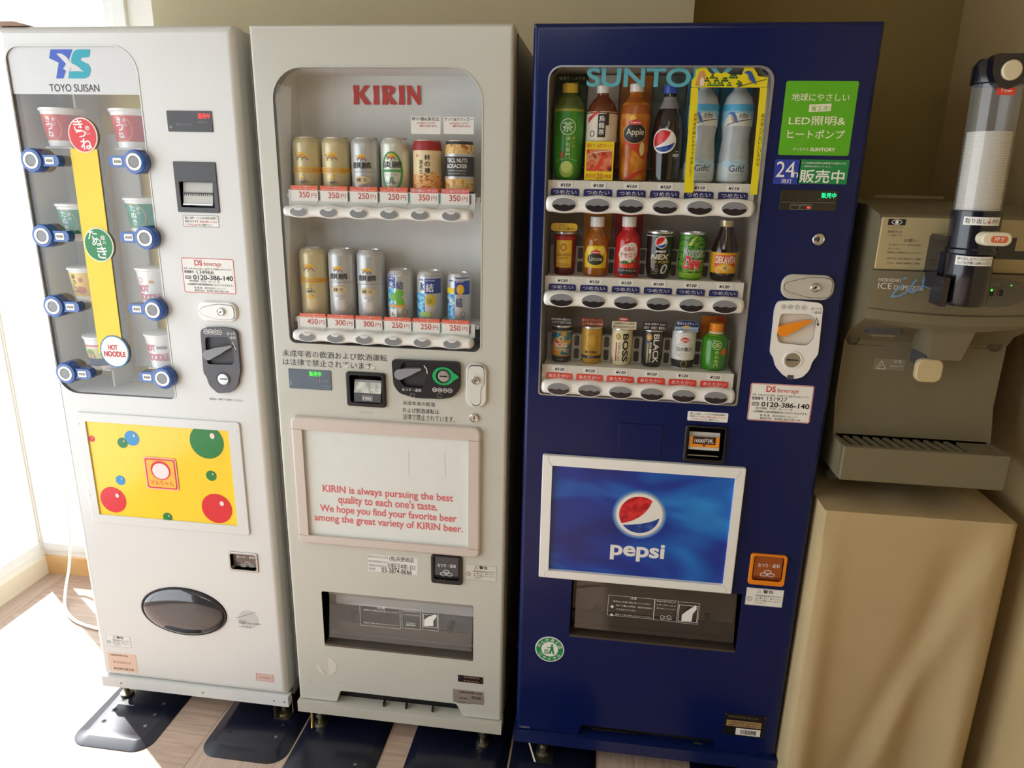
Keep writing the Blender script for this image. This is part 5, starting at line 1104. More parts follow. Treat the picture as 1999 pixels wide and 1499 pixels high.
# the labels are on the y=.014 plane; shift each product centre to its own line of sight column
z1 = r1[1]
def petprof(R, H, sh=.03, waist=0, neck=.0135, bump=True):
    p = [(R*.8, 0), (R*.97, .004), (R, .012)]
    if waist: p += [(R, H*.3), (R-waist, H*.42), (R-waist, H*.46), (R, H*.58)]
    p += [(R, H-.026-sh-.012), (R*.93, H-.026-sh), (R*.55, H-.026-sh*.3), (neck, H-.026), (neck, H-.018)]
    return p
def capm(R, H, c, h=.018, nr=.0145): return ([(nr, H-h-.001), (nr+.0006, H-h), (nr+.0006, H-.001), (nr-.001, H), (0, H)], c)
HP = .215
GT = blotch_mat('tea_green_print', ['2c7a20', '3f9428', '4aa030'], 30, .3, (1, 1, .3))
product('tea_bottle', 'tall green tea bottle with round character emblem and yellow cap', 'bottle', 'large bottles in the top row of the blue machine', (xr[0], YB3, z1), [(.02, 0), (.028, .006), (.0325, .022), (.034, .04), (.034, .150), (.0325, .162), (.024, .182), (.0135, .193), (.0135, .2)], GT,
        [('b', .152, .158, K('a9a53a')), ('b', .158, .19, K('5a6428', .2)), ('o', 0, .118, .0175, .0185, .0022, K('cfe6c0')), ('t', '茶', -.011, .107, .011, .129, K('cfe6c0'), .03), ('v', '伊右衛門', -.005, .050, .008, .098, K('dcefce'), .01), ('v', '濃いめ', .010, .072, .016, .098, K('d9b93a')), ('r', -.014, .05, -.008, .062, K('c0482c')), ('l', [(-.024, .043), (-.012, .047), (.0, .048), (.012, .047), (.024, .043)], .0008, K('bfe0a0')), ('e', 0, .024, .016, .018, K('9cc04a')), ('e', 0, .03, .012, .013, K('c4d878'))], None, capm(0, .214, K('dcb838', .35), .020, .0165))
OOL = mat('tea_brown', '6e3318', .15, coat=.5)
product('tea_bottle', 'brown oolong tea bottle with cream label and yellow meat-picture tag', 'bottle', 'large bottles in the top row of the blue machine', (xr[1], YB3, z1), [(.026, 0), (.033, .004), (.034, .02), (.034, .150), (.028, .168), (.016, .184), (.0125, .188), (.0125, .198)], OOL,
        [('b', .088, .152, K('e2d8c4')), ('b', .086, .089, K('c9b69a')), ('p', [(-.034, .126), (-.034, .138), (-.012, .152), (-.003, .152)], K('c2343a')), ('r', -.008, .096, .009, .146, K('2a2622')), ('v', '烏龍茶', -.0055, .100, .0065, .144, INW, .02), ('r', .009, .122, .016, .148, K('2a2622')), ('o', -.020, .104, .006, .007, .002, K('44505a')), ('v', 'サントリー', .019, .104, .023, .146, K('b58a6a'))], None, capm(0, .210, PLW, .016, .0135))
tg = M().slab(rr(xr[1]-.032, z1+.001, xr[1]+.030, z1+.082, .001), .0235, .0242, K('f0d818', .4)).build('promo_tag', m3, 'yellow promotional tag with a picture of sliced meat', smooth=0)
mm = M(); mm.shape(rr(xr[1]-.029, z1+.020, xr[1]+.027, z1+.066, .003), .0231, blotch_mat('print_meat', ['3a1c14', 'c04028', 'e07a50', 'd89a70', '8a2a20'], 45, .4)); RD3 = K('c8452c')
mm.text('脂をさっぱりカット!', xr[1]-.029, z1+.069, xr[1]+.027, z1+.078, .0231, RD3, .015); mm.text('焼肉弁当', xr[1]-.029, z1+.006, xr[1]-.006, z1+.015, .0231, RD3); mm.text('20', xr[1]-.005, z1+.004, xr[1]+.008, z1+.016, .0231, RD3, .01); mm.text('%増量', xr[1]+.009, z1+.006, xr[1]+.027, z1+.014, .0231, RD3)
mm.line([(xr[1]-.012, z1+.059), (xr[1]+.026, z1+.064)], .0015, .0228, K('e8d8c0')); mm.shape(rnd([(xr[1]-.012, z1+.022), (xr[1]+.006, z1+.056), (xr[1]+.012, z1+.052), (xr[1]-.001, z1+.022)], .003), .0229, K('d9442e')); mm.build('tag_print', tg, smooth=0)
APL = blotch_mat('apple_tea_print', ['9a4a12', 'c06a1a', 'd08a2c', 'b85a18'], 30, .2, (1, 1, .5))
product('tea_bottle', 'amber apple tea bottle with black oval label', 'bottle', 'large bottles in the top row of the blue machine', (xr[2], YB3, z1), [(.024, 0), (.031, .004), (.032, .012), (.032, .05), (.0305, .056), (.032, .062), (.033, .15), (.030, .168), (.018, .184), (.0135, .192), (.0135, .2)], APL,
        [('b', .148, .185, K('a4561a', .2)), ('e', -.006, .136, .007, .009, K('e8c050')), ('p', [(-.03, .1), (-.02, .085), (.03, .045), (.03, .07), (.0, .09)], K('c03a1c')), ('e', 0, .106, .0255, .0215, K('201c18')), ('o', 0, .106, .0265, .0225, .001, K('d8c08a')), ('p', [(-.014, .126), (-.012, .132), (0, .136), (.012, .132), (.016, .126), (.010, .124), (-.010, .124)], K('d0342c')), ('t', 'Lipton', -.009, .126, .011, .131, INW, .02), ('t', 'Apple', -.018, .098, .020, .116, K('eae0cc'), .005), ('e', .018, .072, .006, .015, K('e6cf8a')), ('p', [(-.02, .006), (.0, .018), (.028, .03), (.028, .024), (.005, .01), (-.005, .004)], K('c0341c'))], None, capm(0, .214, PLW, .017, .0145))
COLA = mat('cola_black', '17100e', .12, coat=.7)
product('cola_bottle', 'black cola bottle with large tilted globe and blue cap', 'bottle', 'large bottles in the top row of the blue machine', (xr[3], YB3, z1), [(.022, 0), (.030, .004), (.0315, .02), (.034, .07), (.0335, .11), (.029, .142), (.022, .162), (.016, .176), (.0135, .184), (.0135, .196)], COLA,
        [('b', .160, .186, K('8b8888', .15)), ('g', -.010, .090, .025, COLA), ('t', 'NEX', .012, .056, .028, .063, INW, .03), ('t', 'ZERO', .014, .051, .026, .054, MGR), ('t', 'pepsi', .016, .066, .026, .069, INW)], None, capm(0, .212, K('2c50b4', .35), .018, .0145), yaw=0)
WAT = blotch_mat('water_clear_grey', ['a7b0b4', 'b9c1c4', 'c4ccce'], 25, .12, (1, 1, .4))
def water(i, lab):
    BB = K('49a5d2', .35)
    product('water_bottle', lab, 'bottle', 'water bottles framed by the yellow cut-out', (xr[i], YB3, z1), [(.026, 0), (.031, .004), (.032, .012), (.032, .062), (.030, .080), (.0285, .098), (.030, .116), (.032, .124), (.032, .168), (.027, .186), (.016, .2), (.0135, .204), (.0135, .21)], WAT,
        [('b', .124, .170, K('8fc4dc', .3)), ('b', .156, .170, BB), ('p', [(-.034, .124), (-.034, .136), (-.02, .148), (0, .152), (.02, .15), (.034, .138), (.034, .124)], K('d8dad2')), ('t', '天然水', -.002, .140, .018, .151, IK, .02), ('t', 'サントリー', .002, .154, .016, .157, IK), ('l', [(-.026, .126), (-.006, .133), (.014, .137), (.03, .139)], .0018, K('4a3428')),
         ('p', [(-.026, .150), (-.018, .155), (-.012, .153), (-.006, .142), (-.003, .130), (-.008, .132), (-.014, .131), (-.018, .140), (-.019, .149)], K('3a6cae')), ('p', [(-.019, .149), (-.018, .138), (-.013, .131), (-.010, .133), (-.014, .144)], K('dca050')), ('b', .006, .044, K('c6d2d4', .3)), ('p', [(-.032, .044), (-.02, .052), (-.008, .049), (.008, .055), (.02, .05), (.032, .054), (.032, .036), (-.032, .036)], K('b4d2de')), ('t', 'Gift!', -.012, .026, .020, .040, K('2f4a6a'), .0), ('t', '水と生きる', -.008, .045, .006, .048, IK), ('t', 'SUNTORY天然水の森', -.014, .018, .018, .021, MGR), ('t', '水をはぐくむ森から', -.014, .012, .018, .015, MGR)], None, capm(0, .226, K('4a8fc0'), .016, .0145))
water(4, 'clear water bottle behind the left yellow strip'); water(5, 'clear water bottle with whole blue bird, beside the right yellow strip')
for o_ in COL.objects:
    if o_.parent is None and o_.get('category') == 'bottle': o_.scale = (1, 1, .945)
# printed backdrops between the bottles
for i, c, h in ((0, ['1c3018', '2c4c22', '24401c'], .255), (1, ['cfcabf', 'd8d4ca', 'c8c2b4'], .235), (2, ['a85a20', 'c8813a', 'b06a2a'], .23), (3, ['4a5a58', '7a8a80', '5b6a60'], .235), (4, ['2f8fc0', '5ab0d8', '3a98c8'], .25), (5, ['2f8fc0', '5ab0d8', '3a98c8'], .25)):
    x0 = max(xr[i]-.034, gx0+.010); x1 = min(xr[i]+.034, gx1-.016)
    bd = M().slab(rr(x0, z1, x1, min(z1+h, gz1-.006), .001), .098, .099, blotch_mat('backdrop_print_%s' % 'abcdef'[i], c, 20, .5)).build('printed_backdrop', m3, smooth=0)
lettering(m3, [('抹茶たっぷりの', (xr[0]-.028, z1+.214, xr[0]+.030, z1+.222), INW, .0975), ('深いコク', (xr[0]-.016, z1+.203, xr[0]+.016, z1+.211), INW, .0975)], 'backdrop_lettering')
# --- middle row ---
xm_ = r2[0]; z2_ = r2[1]-.001; G2 = 'drinks in the middle row of the blue machine'
def cupcan(R, H, t=.9): return [(R*.78, 0), (R*.84, .004), (R*.98, H*.25), (R, H*.5), (R, H-.012), (R*.98, H-.006), (R*.97, H-.005)]
def cuplid(R, H): return [(R*.97, H-.005), (R*1.02, H-.004), (R*1.02, H), (R*.9, H), (R*.88, H-.003), (0, H-.003)]
GDL = K('e0b83a', .35); DRD = K('7a1a1c', .3)
product('coffee_cup_can', 'dark red drink can with gold label under a small gold sign', 'can', G2, (xm_[0], YB3, z2_), cupcan(.0255, .098), DRD,
        [('b', .080, .088, K('b0242a')), ('r', -.020, .018, .018, .080, GDL), ('o', -.002, .064, .007, .008, .0022, K('a8421c')), ('t', 'GRAN AROMA', -.016, .044, .015, .050, K('6a3a1c')), ('t', 'CAFE LATTE', -.011, .037, .010, .042, K('6a3a1c')), ('r', -.014, .026, .012, .027, K('a0641c')), ('r', -.014, .022, .012, .023, K('a0641c')), ('b', .003, .014, K('5a1218'))], cuplid(.0255, .098), bname='body')
def topper(x, z, w_, h, m, lines, lab, rnd_=.004, y=.035, lm=INK):
    o = M().slab(rr(x-w_/2, z, x+w_/2, z+h, rnd_), y, y+.0008, m).build('sign_card', m3, lab, smooth=0)
    mm = M()
    for (t, a, b, c, d) in lines: mm.text(t, x-w_/2+a*w_, z+b*h, x-w_/2+c*w_, z+d*h, y-.0006, lm, .01)
    mm.build('card_lettering', o, smooth=0)
topper(xm_[0]-.002, z2_+.100, .060, .018, GDL, [('グラン', .3, .55, .6, .85), ('もっとも香り立つ', .3, .15, .92, .48)], 'small gold rounded sign', .008)
TB = mat('lemon_tea_amber', 'a05a10', .12, coat=.5)
BP = lambda R, H: [(R*.85, 0), (R, .005), (R, H*.5), (R*.98, H*.62), (R*.9, H*.70), (R*.62, H*.78), (.016, H*.82), (.015, H*.88)]
product('tea_bottle', 'small amber lemon tea bottle with black oval label and white cap', 'bottle', G2, (xm_[1], YB3, z2_), BP(.0285, .128), TB,
        [('p', [(-.028, .02), (-.03, .05), (-.02, .07), (.02, .07), (.03, .05), (.028, .02)], K('e6c41c')), ('e', -.012, .058, .01, .01, K('f2e06a')), ('e', .014, .060, .009, .009, K('f2e06a')), ('e', 0, .040, .0195, .0135, K('25301c')), ('p', [(-.011, .053), (-.010, .058), (0, .061), (.010, .058), (.011, .053), (0, .051)], K('cc2f2c')), ('t', 'Lipton', -.008, .053, .008, .057, INW, .02), ('t', 'Limone', -.014, .036, .015, .046, K('e0e0c0'))], None, capm(0, .134, PLW, .022, .0155))
product('juice_bottle', 'small red acerola drink bottle with white teardrop label', 'bottle', G2, (xm_[2], YB3, z2_), BP(.0285, .130), mat('acerola_red', 'c01a1c', .15, coat=.5),
        [('p', [(-.018, .038), (-.022, .052), (-.018, .066), (-.006, .076), (.008, .080), (.018, .078), (.024, .066), (.022, .05), (.010, .036), (-.004, .032)], K('ecdcd0')), ('t', '太陽の', -.010, .060, .014, .070, K('c83a50'), .02), ('t', 'アセロラ', -.018, .046, .020, .057, K('a01c3c'), .015), ('t', 'ニチレイ', -.008, .072, .008, .076, IK), ('e', -.006, .035, .009, .004, K('2f7a34')), ('e', .014, .038, .006, .003, K('3c8a3a')), ('e', -.004, .026, .007, .006, K('e8482c')), ('e', .008, .027, .008, .006, K('d83a24')), ('r', -.022, .008, .022, .022, K('1e2420')), ('t', 'スーパービタミンC', -.020, .014, .020, .020, INW, .01)], None, capm(0, .136, PLW, .022, .0155))
NX = mat('can_black_gloss', '141416', .15, coat=.6)
product('cola_can', 'black cola can with small globe and large 0', 'can', G2, (xm_[3], YB3, z2_), cupcan(.0295, .105), NX,
        [('g', .001, .082, .0125, NX), ('t', 'pepsi', -.010, .058, .012, .066, INW, .02), ('t', 'NEX', -.020, .044, .021, .056, K('c6c2a4'), .05, {'shear': .25}), ('t', 'KING OF ZERO', -.020, .036, .021, .041, K('c8b04a'), .02, {'shear': .2}), ('t', '0', .004, .012, .017, .034, K('d8d8d4'), .0, {'shear': .3}), ('r', -.016, .012, -.004, .013, K('9c8c3c')), ('r', -.016, .018, -.004, .019, K('9c8c3c')), ('r', -.016, .024, -.004, .025, K('9c8c3c')), ('r', -.016, .030, -.004, .031, K('9c8c3c')), ('b', .095, .097, K('b8b49a'))], cuplid(.0295, .105))
product('soda_can', 'green soda can with slanting red and silver lettering', 'can', G2, (xm_[4], YB3, z2_), cupcan(.0295, .105), blotch_mat('print_green_streaks', ['0c3a1c', '1c6a28', '6aa828', '0f4a2c'], 40, .2, (1, 1, 2.4), 1),
        [('b', .004, .016, K('8ab828')), ('t', 'Mountain', -.022, .050, .024, .076, K('a9bab0'), .03, {'shear': -.0}), ('p', [(-.012, .078), (-.004, .092), (.008, .098), (.0, .088), (-.004, .076)], K('b8c85a')), ('t', 'Dew', -.018, .024, .022, .054, K('e8d0c8'), .09, {'shear': .2}), ('t', 'Dew', -.018, .024, .022, .054, K('d02a34'), .04, {'shear': .2}), ('p', [(-.024, .018), (.006, .022), (.0, .016), (.012, .024), (.004, .024)], K('b8c85a')), ('t', 'マウンテンデュー', -.016, .007, .014, .011, K('3a6a1c'))], cuplid(.0295, .105))
product('vitamin_bottle', 'dark brown conical vitamin drink bottle with yellow and red label', 'bottle', G2, (xm_[5], YB3, z2_), [(.024, 0), (.027, .004), (.0285, .02), (.0295, .062), (.027, .075), (.0185, .105), (.0135, .118), (.0135, .122)], mat('bottle_dark_brown', '231312', .1, coat=.7),
        [('b', .018, .064, K('e2a81c')), ('p', [(-.024, .030), (-.024, .058), (.026, .058), (.026, .030), (0, .044)], K('d4402c')), ('t', 'DEKAVITA', -.022, .040, .025, .056, K('ece4d0'), .03), ('p', [(-.016, .030), (0, .039), (.018, .030), (0, .021)], K('f0c03c')), ('o', .001, .030, .0075, .0065, .002, K('cfc8a8')), ('t', 'C', -.003, .027, .004, .033, IK, .02)], None, capm(0, .134, mat('cap_pale_gold', 'c4b896', .3, metal=.6), .014, .0145))
for i, c in ((1, ['b8701c', 'e09a2c', 'c84a18']), (2, ['8a1418', 'b01c20', 'c03a2a'])):
    M().slab(rr(xm_[i]-.032, z2_, xm_[i]+.032, z2_+.142, .001), .098, .099, blotch_mat('backdrop_print_mid_%s' % 'abc'[i], c, 25, .5)).build('printed_backdrop', m3, smooth=0)
# --- lower row ---
xl = r3[0]; z3_ = r3[1]; G3 = 'hot drinks in the bottom row of the blue machine'
def coffee(i, lab, m, ops, R=.0245, H=.090): return product('coffee_can', lab, 'can', G3, (xl[i], YB3, z3_), cupcan(R, H), m, ops, cuplid(R, H))
coffee(0, 'rainbow-coloured coffee can at the far left of the bottom row', blotch_mat('print_rainbow', ['d02a2c', 'e0a01c', '1c7a8a', '1c4aa0', 'c8303c'], 28, .3),
       [('b', .078, .085, IK), ('b', .074, .077, K('b89a3c')), ('o', 0, .058, .007, .0075, .0025, K('e6d69a')), ('t', 'BOSS', -.015, .038, .016, .049, K('efeadc'), .03), ('t', 'COFFEE', -.013, .029, .013, .035, K('e6e0cc'), .01), ('b', .016, .020, K('b08a3c')), ('b', .001, .015, K('3c3430')), ('t', 'COLOMBIA', -.008, .006, .008, .009, K('b8a88a'))])
coffee(1, 'gold coffee can embossed with a round portrait-like medallion', mat('can_gold', 'c09434', .35, metal=.15, noise=.15, nscale=60),
       [('o', 0, .056, .015, .020, .0008, K('8a641c')), ('e', .001, .058, .008, .011, K('c8a040')), ('t', '贅沢微糖', -.015, .026, .014, .033, IK, .01), ('b', .014, .021, IK), ('t', '芳醇ベスト', -.008, .0155, .008, .0195, K('e0d8c0'))])
coffee(2, 'cream coffee can with large black vertical lettering', K('e0d6ae', .35),
       [('e', -.010, .070, .0065, .008, K('c8a050')), ('o', -.010, .070, .005, .006, .001, K('8a641c')), ('t', 'BOSS', .001, .010, .015, .078, IK, .03, {'rot': -90}), ('t', 'Cafe au Lait', -.009, .010, -.003, .056, K('5a6a6c'), .0, {'rot': -90}), ('r', -.015, .010, -.012, .056, K('c2342c'))])
coffee(3, 'black coffee can with white vertical BLACK lettering', K('2a2828', .3),
       [('e', -.010, .072, .0065, .008, K('d8b45a')), ('o', -.010, .072, .005, .006, .001, K('6a4a1c')), ('t', 'BLACK', .0, .010, .014, .080, K('e8e6dc'), .02, {'rot': -90}), ('t', 'BOSS 無糖ブラック', -.008, .012, -.003, .060, K('e0ddd0'), .01, {'rot': -90}), ('r', -.014, .010, -.010, .058, K('a8905a'))])
coffee(4, 'white milk tea can with dark band at its foot', blotch_mat('print_white_lace', ['c8ccd0', 'e4e2d8', 'd4d8da'], 120, .35),
       [('p', [(-.011, .068), (-.011, .072), (0, .077), (.011, .072), (.011, .068), (0, .064)], K('cc2f2c')), ('t', 'Lipton', -.009, .067, .009, .073, INW, .02), ('t', '白の贅沢', -.018, .043, .018, .053, IK, .01), ('t', 'ミルクティー', -.009, .036, .009, .039, K('8a6a4a')), ('o', 0, .047, .021, .017, .0006, K('b8a060')), ('b', .003, .022, K('2b2927')), ('o', .001, .013, .007, .009, .0014, K('b8a04a'))], .0275, .092)
product('tea_bottle', 'short green tea bottle with orange cap, bottom right of the display', 'bottle', G3, (xl[5], YB3, z3_), [(.024, 0), (.0285, .004), (.0295, .014), (.030, .066), (.028, .076), (.020, .084), (.014, .088), (.014, .096)], mat('tea_bright_green', '3a8a18', .2, coat=.4),
        [('b', .082, .086, K('b0b83a')), ('b', .086, .094, K('d8d4c8')), ('o', .001, .062, .0105, .0105, .0016, K('cfe0a0')), ('t', '茶', -.006, .056, .008, .068, K('cfe0a0'), .02), ('v', '伊右衛門', -.003, .008, .006, .050, K('c8dc8a'), .01), ('e', .018, .046, .007, .009, K('e0682c'))], None, capm(0, .110, K('f09018', .3), .020, .0155))
M().slab(rr(xl[5]-.030, z3_, xl[5]+.026, z3_+.118, .001), .098, .099, blotch_mat('backdrop_print_orange', ['e0701c', 'e88a2c', 'd04a1c'], 25, .5)).build('printed_backdrop', m3, smooth=0)
zt3 = z3_+.092
topper(xl[0], zt3, .054, .018, K('24222a'), [('時を読み豊かに', .05, .62, .9, .92), ('コスタリカ豆のうまみ', .05, .2, .9, .52)], 'dark sign card above the rainbow can', .001, lm=INW)
topper(xl[1], zt3, .054, .020, K('7a2818'), [('香り立つプレミアム', .05, .6, .95, .88), ('コクを極めた微糖', .05, .15, .95, .48)], 'dark red sign card', .001, lm=K('d8c0a0'))
topper(xl[2]+.002, zt3-.003, .056, .018, K('dcd2b4'), [('北海道産生クリーム&牛乳', .08, .6, .92, .88), ('癒される大人のカフェオレ', .04, .15, .96, .48)], 'cream sign card', .001)
nb = M().slab(ell(xl[2], zt3+.0205, .013, .0050), .0345, .0353, K('b01c2c')).text('NEW', xl[2]-.009, zt3+.018, xl[2]+.009, zt3+.023, .0341, INW, .02).build('new_badge', m3, 'small red NEW oval', smooth=0)
topper(xl[3]+.001, zt3-.003, .055, .020, K('2c2826'), [('高温 深煎り Pearl', .08, .62, .92, .88), ('深煎り・直焼き・雑味なし', .04, .15, .96, .48)], 'black sign card', .001, lm=INW)
cd = M().slab(rr4(xl[4]-.026, zt3-.002, xl[4]+.027, zt3+.024, .001, .014, .014, .001), .035, .0358, K('9fb6d0')).build('sign_card', m3, 'pale and dark blue arched sign card', smooth=0)
M().shape(rr4(xl[4]-.0255, zt3+.009, xl[4]+.0265, zt3+.0235, .001, .0135, .0135, .001), .0347, K('1c2c66')).text('贅沢ミルクティー', xl[4]-.021, zt3+.013, xl[4]+.023, zt3+.020, .0343, INW, .02).text('牛乳・練乳・生クリーム使用', xl[4]-.024, zt3-.0005, xl[4]+.024, zt3+.004, .0343, IK).disc(xl[4], zt3+.008, .010, .004, .0344, K('c8b878')).build('card_lettering', cd, smooth=0)

# --- noodle cups ---
YN = .062
def noodle_cup(cx, cy, lab, bodym, ops, R=.048, H=.082, Y=YN, band=None, zoff=0):
    x, z = at(cx, cy, Y); z -= H/2
    pr = [(R*.74, 0), (R*.76, .004), (R*.97, H-.006), (R*.98, H-.004)]
    t = thing('noodle_cup', lab, 'noodle cup', (x, Y, z), 'noodle cups in the white machine')
    mm = M(); mm.lathe([(0, 0)]+[p if len(p) > 2 else p for p in pr], bodym, 40); mm.build('cup_body', t, local=True)
    mm = M(); mm.lathe([(R*.97, H-.008), (R*1.03, H-.006), (R*1.03, H-.001), (R*.99, H), (0, H)], PLW, 40); mm.build('lid', t, local=True)
    mm = M(wrap(pr)); k = 0
    for op in ops:
        k += 1; y = -.0003-.00015*k; o = op[0]; a, m = (op[1:6], op[6]) if o in 'tv' else (op[1:-1], op[-1]); x_ = op[7:]
        if o == 'b': mm.rect(-.085, a[0], .085, a[1], y, m)
        elif o == 'e': mm.shape(ell(*a, 28), y, m)
        elif o == 'o': mm.shape(ell(*a[:4], 32), y, m, [ell(a[0], a[1], a[2]-a[4], a[3]-a[4], 32)])
        elif o == 't': mm.text(*a, y-.0004, m, *(x_[:1]))
        elif o == 'v': mm.vtext(*a, y-.0004, m, *(x_[:1]))
        elif o == 'r': mm.rect(*a, y, m)
    mm.build('label', t, local=True, smooth=0)
    # clear bracket the cup stands on
    M().box(x-R*.7, x+R*.7, Y-.03, .134, z-.004, z-.0005, CLR).build('cup_bracket', dbx, smooth=0)
RN = K('c62a2e', .35); GN = K('1f8a6a', .35)
kit = lambda m, s1, s2: [('b', .014, .072, m), ('o', -.004, .043, .026, .030, .0016, K('e0a83a')), ('v', s1, -.016, .020, .004, .070, INW, .04), ('v', s2, .004, .046, .012, .066, INW, .02)]
noodle_cup(127, 250, 'red noodle cup at top left of the display', PLW, kit(RN, 'きつね', '赤い'), .050, .088)
noodle_cup(262, 252, 'red noodle cup at top right, partly cut off by the window edge', PLW, kit(RN, 'きつね', '赤い'), .050, .088)
noodle_cup(156, 431, 'green noodle cup in the left column, half behind the yellow strip', PLW, kit(GN, 'たぬき', '緑の'), .049, .086)
noodle_cup(288, 420, 'green and teal noodle cup in the right column', PLW, kit(GN, 'たぬき', '緑の'), .050, .086)
noodle_cup(176, 552, 'yellow noodle cup with black brush lettering in the left column', PLW, [('b', .014, .074, K('e8c040', .35)), ('v', '豚カレー', -.020, .020, -.002, .070, IK, .04), ('t', '食欲', .002, .05, .012, .062, K('c03a2c'), .02), ('e', .004, .03, .012, .01, K('c8662c'))], .047, .086)
noodle_cup(306, 556, 'white and pink hot noodle cup in the right column, above the last one', PLW, [('t', 'HOT', -.030, .034, .004, .052, K('d4606c'), .05), ('t', 'NOODLE', -.032, .012, .030, .030, K('d4606c'), .04), ('o', -.018, .064, .010, .006, .0012, K('d4606c')), ('e', .012, .06, .006, .004, K('e8a060'))], .046, .094)
noodle_cup(204, 683, 'noodle cup with dark blue base beside the white round badge', PLW, [('b', .010, .030, K('2c3468')), ('b', .030, .058, K('d8d890')), ('e', -.010, .048, .012, .007, K('7a9a3c')), ('t', 'ヌードル', -.030, .030, .004, .044, K('d8505a'), .04), ('b', .062, .066, K('d8505a'))], .046, .088)
noodle_cup(322, 680, 'white and pink hot noodle cup at the lower right, lettering large', PLW, [('t', 'HOT', -.030, .046, .0, .064, K('d4606c'), .05), ('t', 'NOODLE', -.032, .020, .030, .040, K('d4606c'), .04), ('r', .004, .052, .03, .060, MGR)], .046, .090)

# ---------------- right-hand side: cloth-covered stand, ice dispenser, cup dispenser ----------------
sx0, sx1, sy0, sy1, sz = 1.334, 1.735, -.052, .62, .828
CLOTH = mat('cloth_beige', 'c0a97e', .85, noise=.05, nscale=6, bump=.3, bscale=900)
def cloth():
    # perimeter left side -> front -> right side, hanging with soft folds, plus the top
    P = []; N = Vector
    per = []
    nl, nf, nr_ = 20, 70, 26
    for i in range(nl): per.append((sx0, sy1+(sy0-sy1)*i/nl, (-1, 0)))
    for i in range(nf): per.append((sx0+(sx1-sx0)*i/nf, sy0, (0, -1)))
    for i in range(nr_+1): per.append((sx1, sy0+(sy1-sy0)*i/nr_, (1, 0)))
    rows = 40; vs = []
    for j in range(rows+1):
        t = j/rows; z = sz-t*(sz-.012)
        for k, (x, y, n) in enumerate(per):
            u = (x-sx0)/(sx1-sx0); d = .004+.004*t
            if n[1]:
                c = min(u, 1-u)
                d += 1.5*t*.020*math.exp(-((u-.06)/.07)**2)+t**.6*.022*math.exp(-((u-(.97-.62*t))/.09)**2)-t**.7*.022*math.exp(-((u-(.83-.50*t))/.10)**2)+t**.7*.026*math.exp(-((u-.93)/.08)**2)-t**.8*.022*math.exp(-((u-.70)/.10)**2)+.003*t*math.sin(9*u+2)
                cx_ = -.012*t*math.exp(-(u/.08)**2)
                vs.append((x+cx_+.004*t*math.sin(6*u), y-d, z))
            else:
                w_ = abs(y-sy0)/.655; amp = .010*t*(math.sin(14*w_+1)+.4)*min(1, w_*6)
                e = (1-min(1, w_*14))
                vs.append((min(x+n[0]*(d+amp*(1 if n[0] > 0 else .05))-(.05*t*t*math.exp(-((w_-.16)/.12)**2) if n[0] > 0 else .0), XR-.004), y-(.016*t*e), z))
    m_ = len(per)
    fs = [(j*m_+k, j*m_+k+1, (j+1)*m_+k+1, (j+1)*m_+k) for j in range(rows) for k in range(m_-1)]
    return vs, fs
stand = thing('covered_stand', 'stand draped in beige cloth under the ice dispenser, beside the blue machine', 'table', (sx0, sy0, 0))
vs, fs = cloth(); M().add(vs, fs, CLOTH).build('table_cloth', stand, smooth=80)
# top of the cloth with tension creases
n_ = 28; vs = []
for i in range(n_+1):
    for j in range(n_+1):
        u, v_ = i/n_, j/n_; x = sx0-.004+(sx1-sx0+.008)*u; y = sy0-.004+(sy1-sy0+.004)*v_
        e = min(u, 1-u, v_)*8; vs.append((x, y, sz+.002*math.sin(18*u-9*v_)*min(1, e)*(1 if v_ < .6 else .3)+.004*math.exp(-((u-1+v_*.6)/.05)**2)*min(1, e)))
M().add(vs, [(i*(n_+1)+j, (i+1)*(n_+1)+j, (i+1)*(n_+1)+j+1, i*(n_+1)+j+1) for i in range(n_) for j in range(n_)], CLOTH).build('cloth_top', stand, smooth=80)
M().box(sx0+.01, sx1-.01, sy0+.01, sy1, sz-.03, sz-.006, K('8a7350', .7)).build('table_board', stand)
for (lx, ly) in ((sx0+.03, sy0+.05), (sx1-.06, sy0+.06), (sx0+.03, sy1-.05), (sx1-.06, sy1-.05)): M().box(lx, lx+.03, ly, ly+.03, 0, sz-.03, DKG).build('leg', stand)
# ice dispenser
ice = thing('ice_dispenser', 'taupe countertop ice dispenser with cream control panel on the cloth-covered stand', 'ice dispenser', (1.351, -.05, sz))
IX0, IX1, IYF = 1.351, 1.694, -.05; IR_ = IYF+.105
TAU = mat('dispenser_taupe', '756c54', .45, noise=.04, nscale=40, bump=.05, bscale=600); TAD = mat('dispenser_taupe_dark', '554e3c', .5, noise=.04, nscale=40); CRP = mat('dispenser_cream', 'b8a87e', .4)
zT = at(1723, 417, IYF)[1]; zP = (at(1706, 526, IYF)[1]+at(1990, 533, IYF)[1])/2; zS = at(1700, 600, IYF)[1]; zL = at(1695, 620, IYF)[1]; zG = (at(1651, 872, IYF)[1]+at(1962, 889, IYF)[1])/2; zB = (at(1640, 933, IYF)[1]+at(1952, 960, IYF)[1])/2
mm = M()
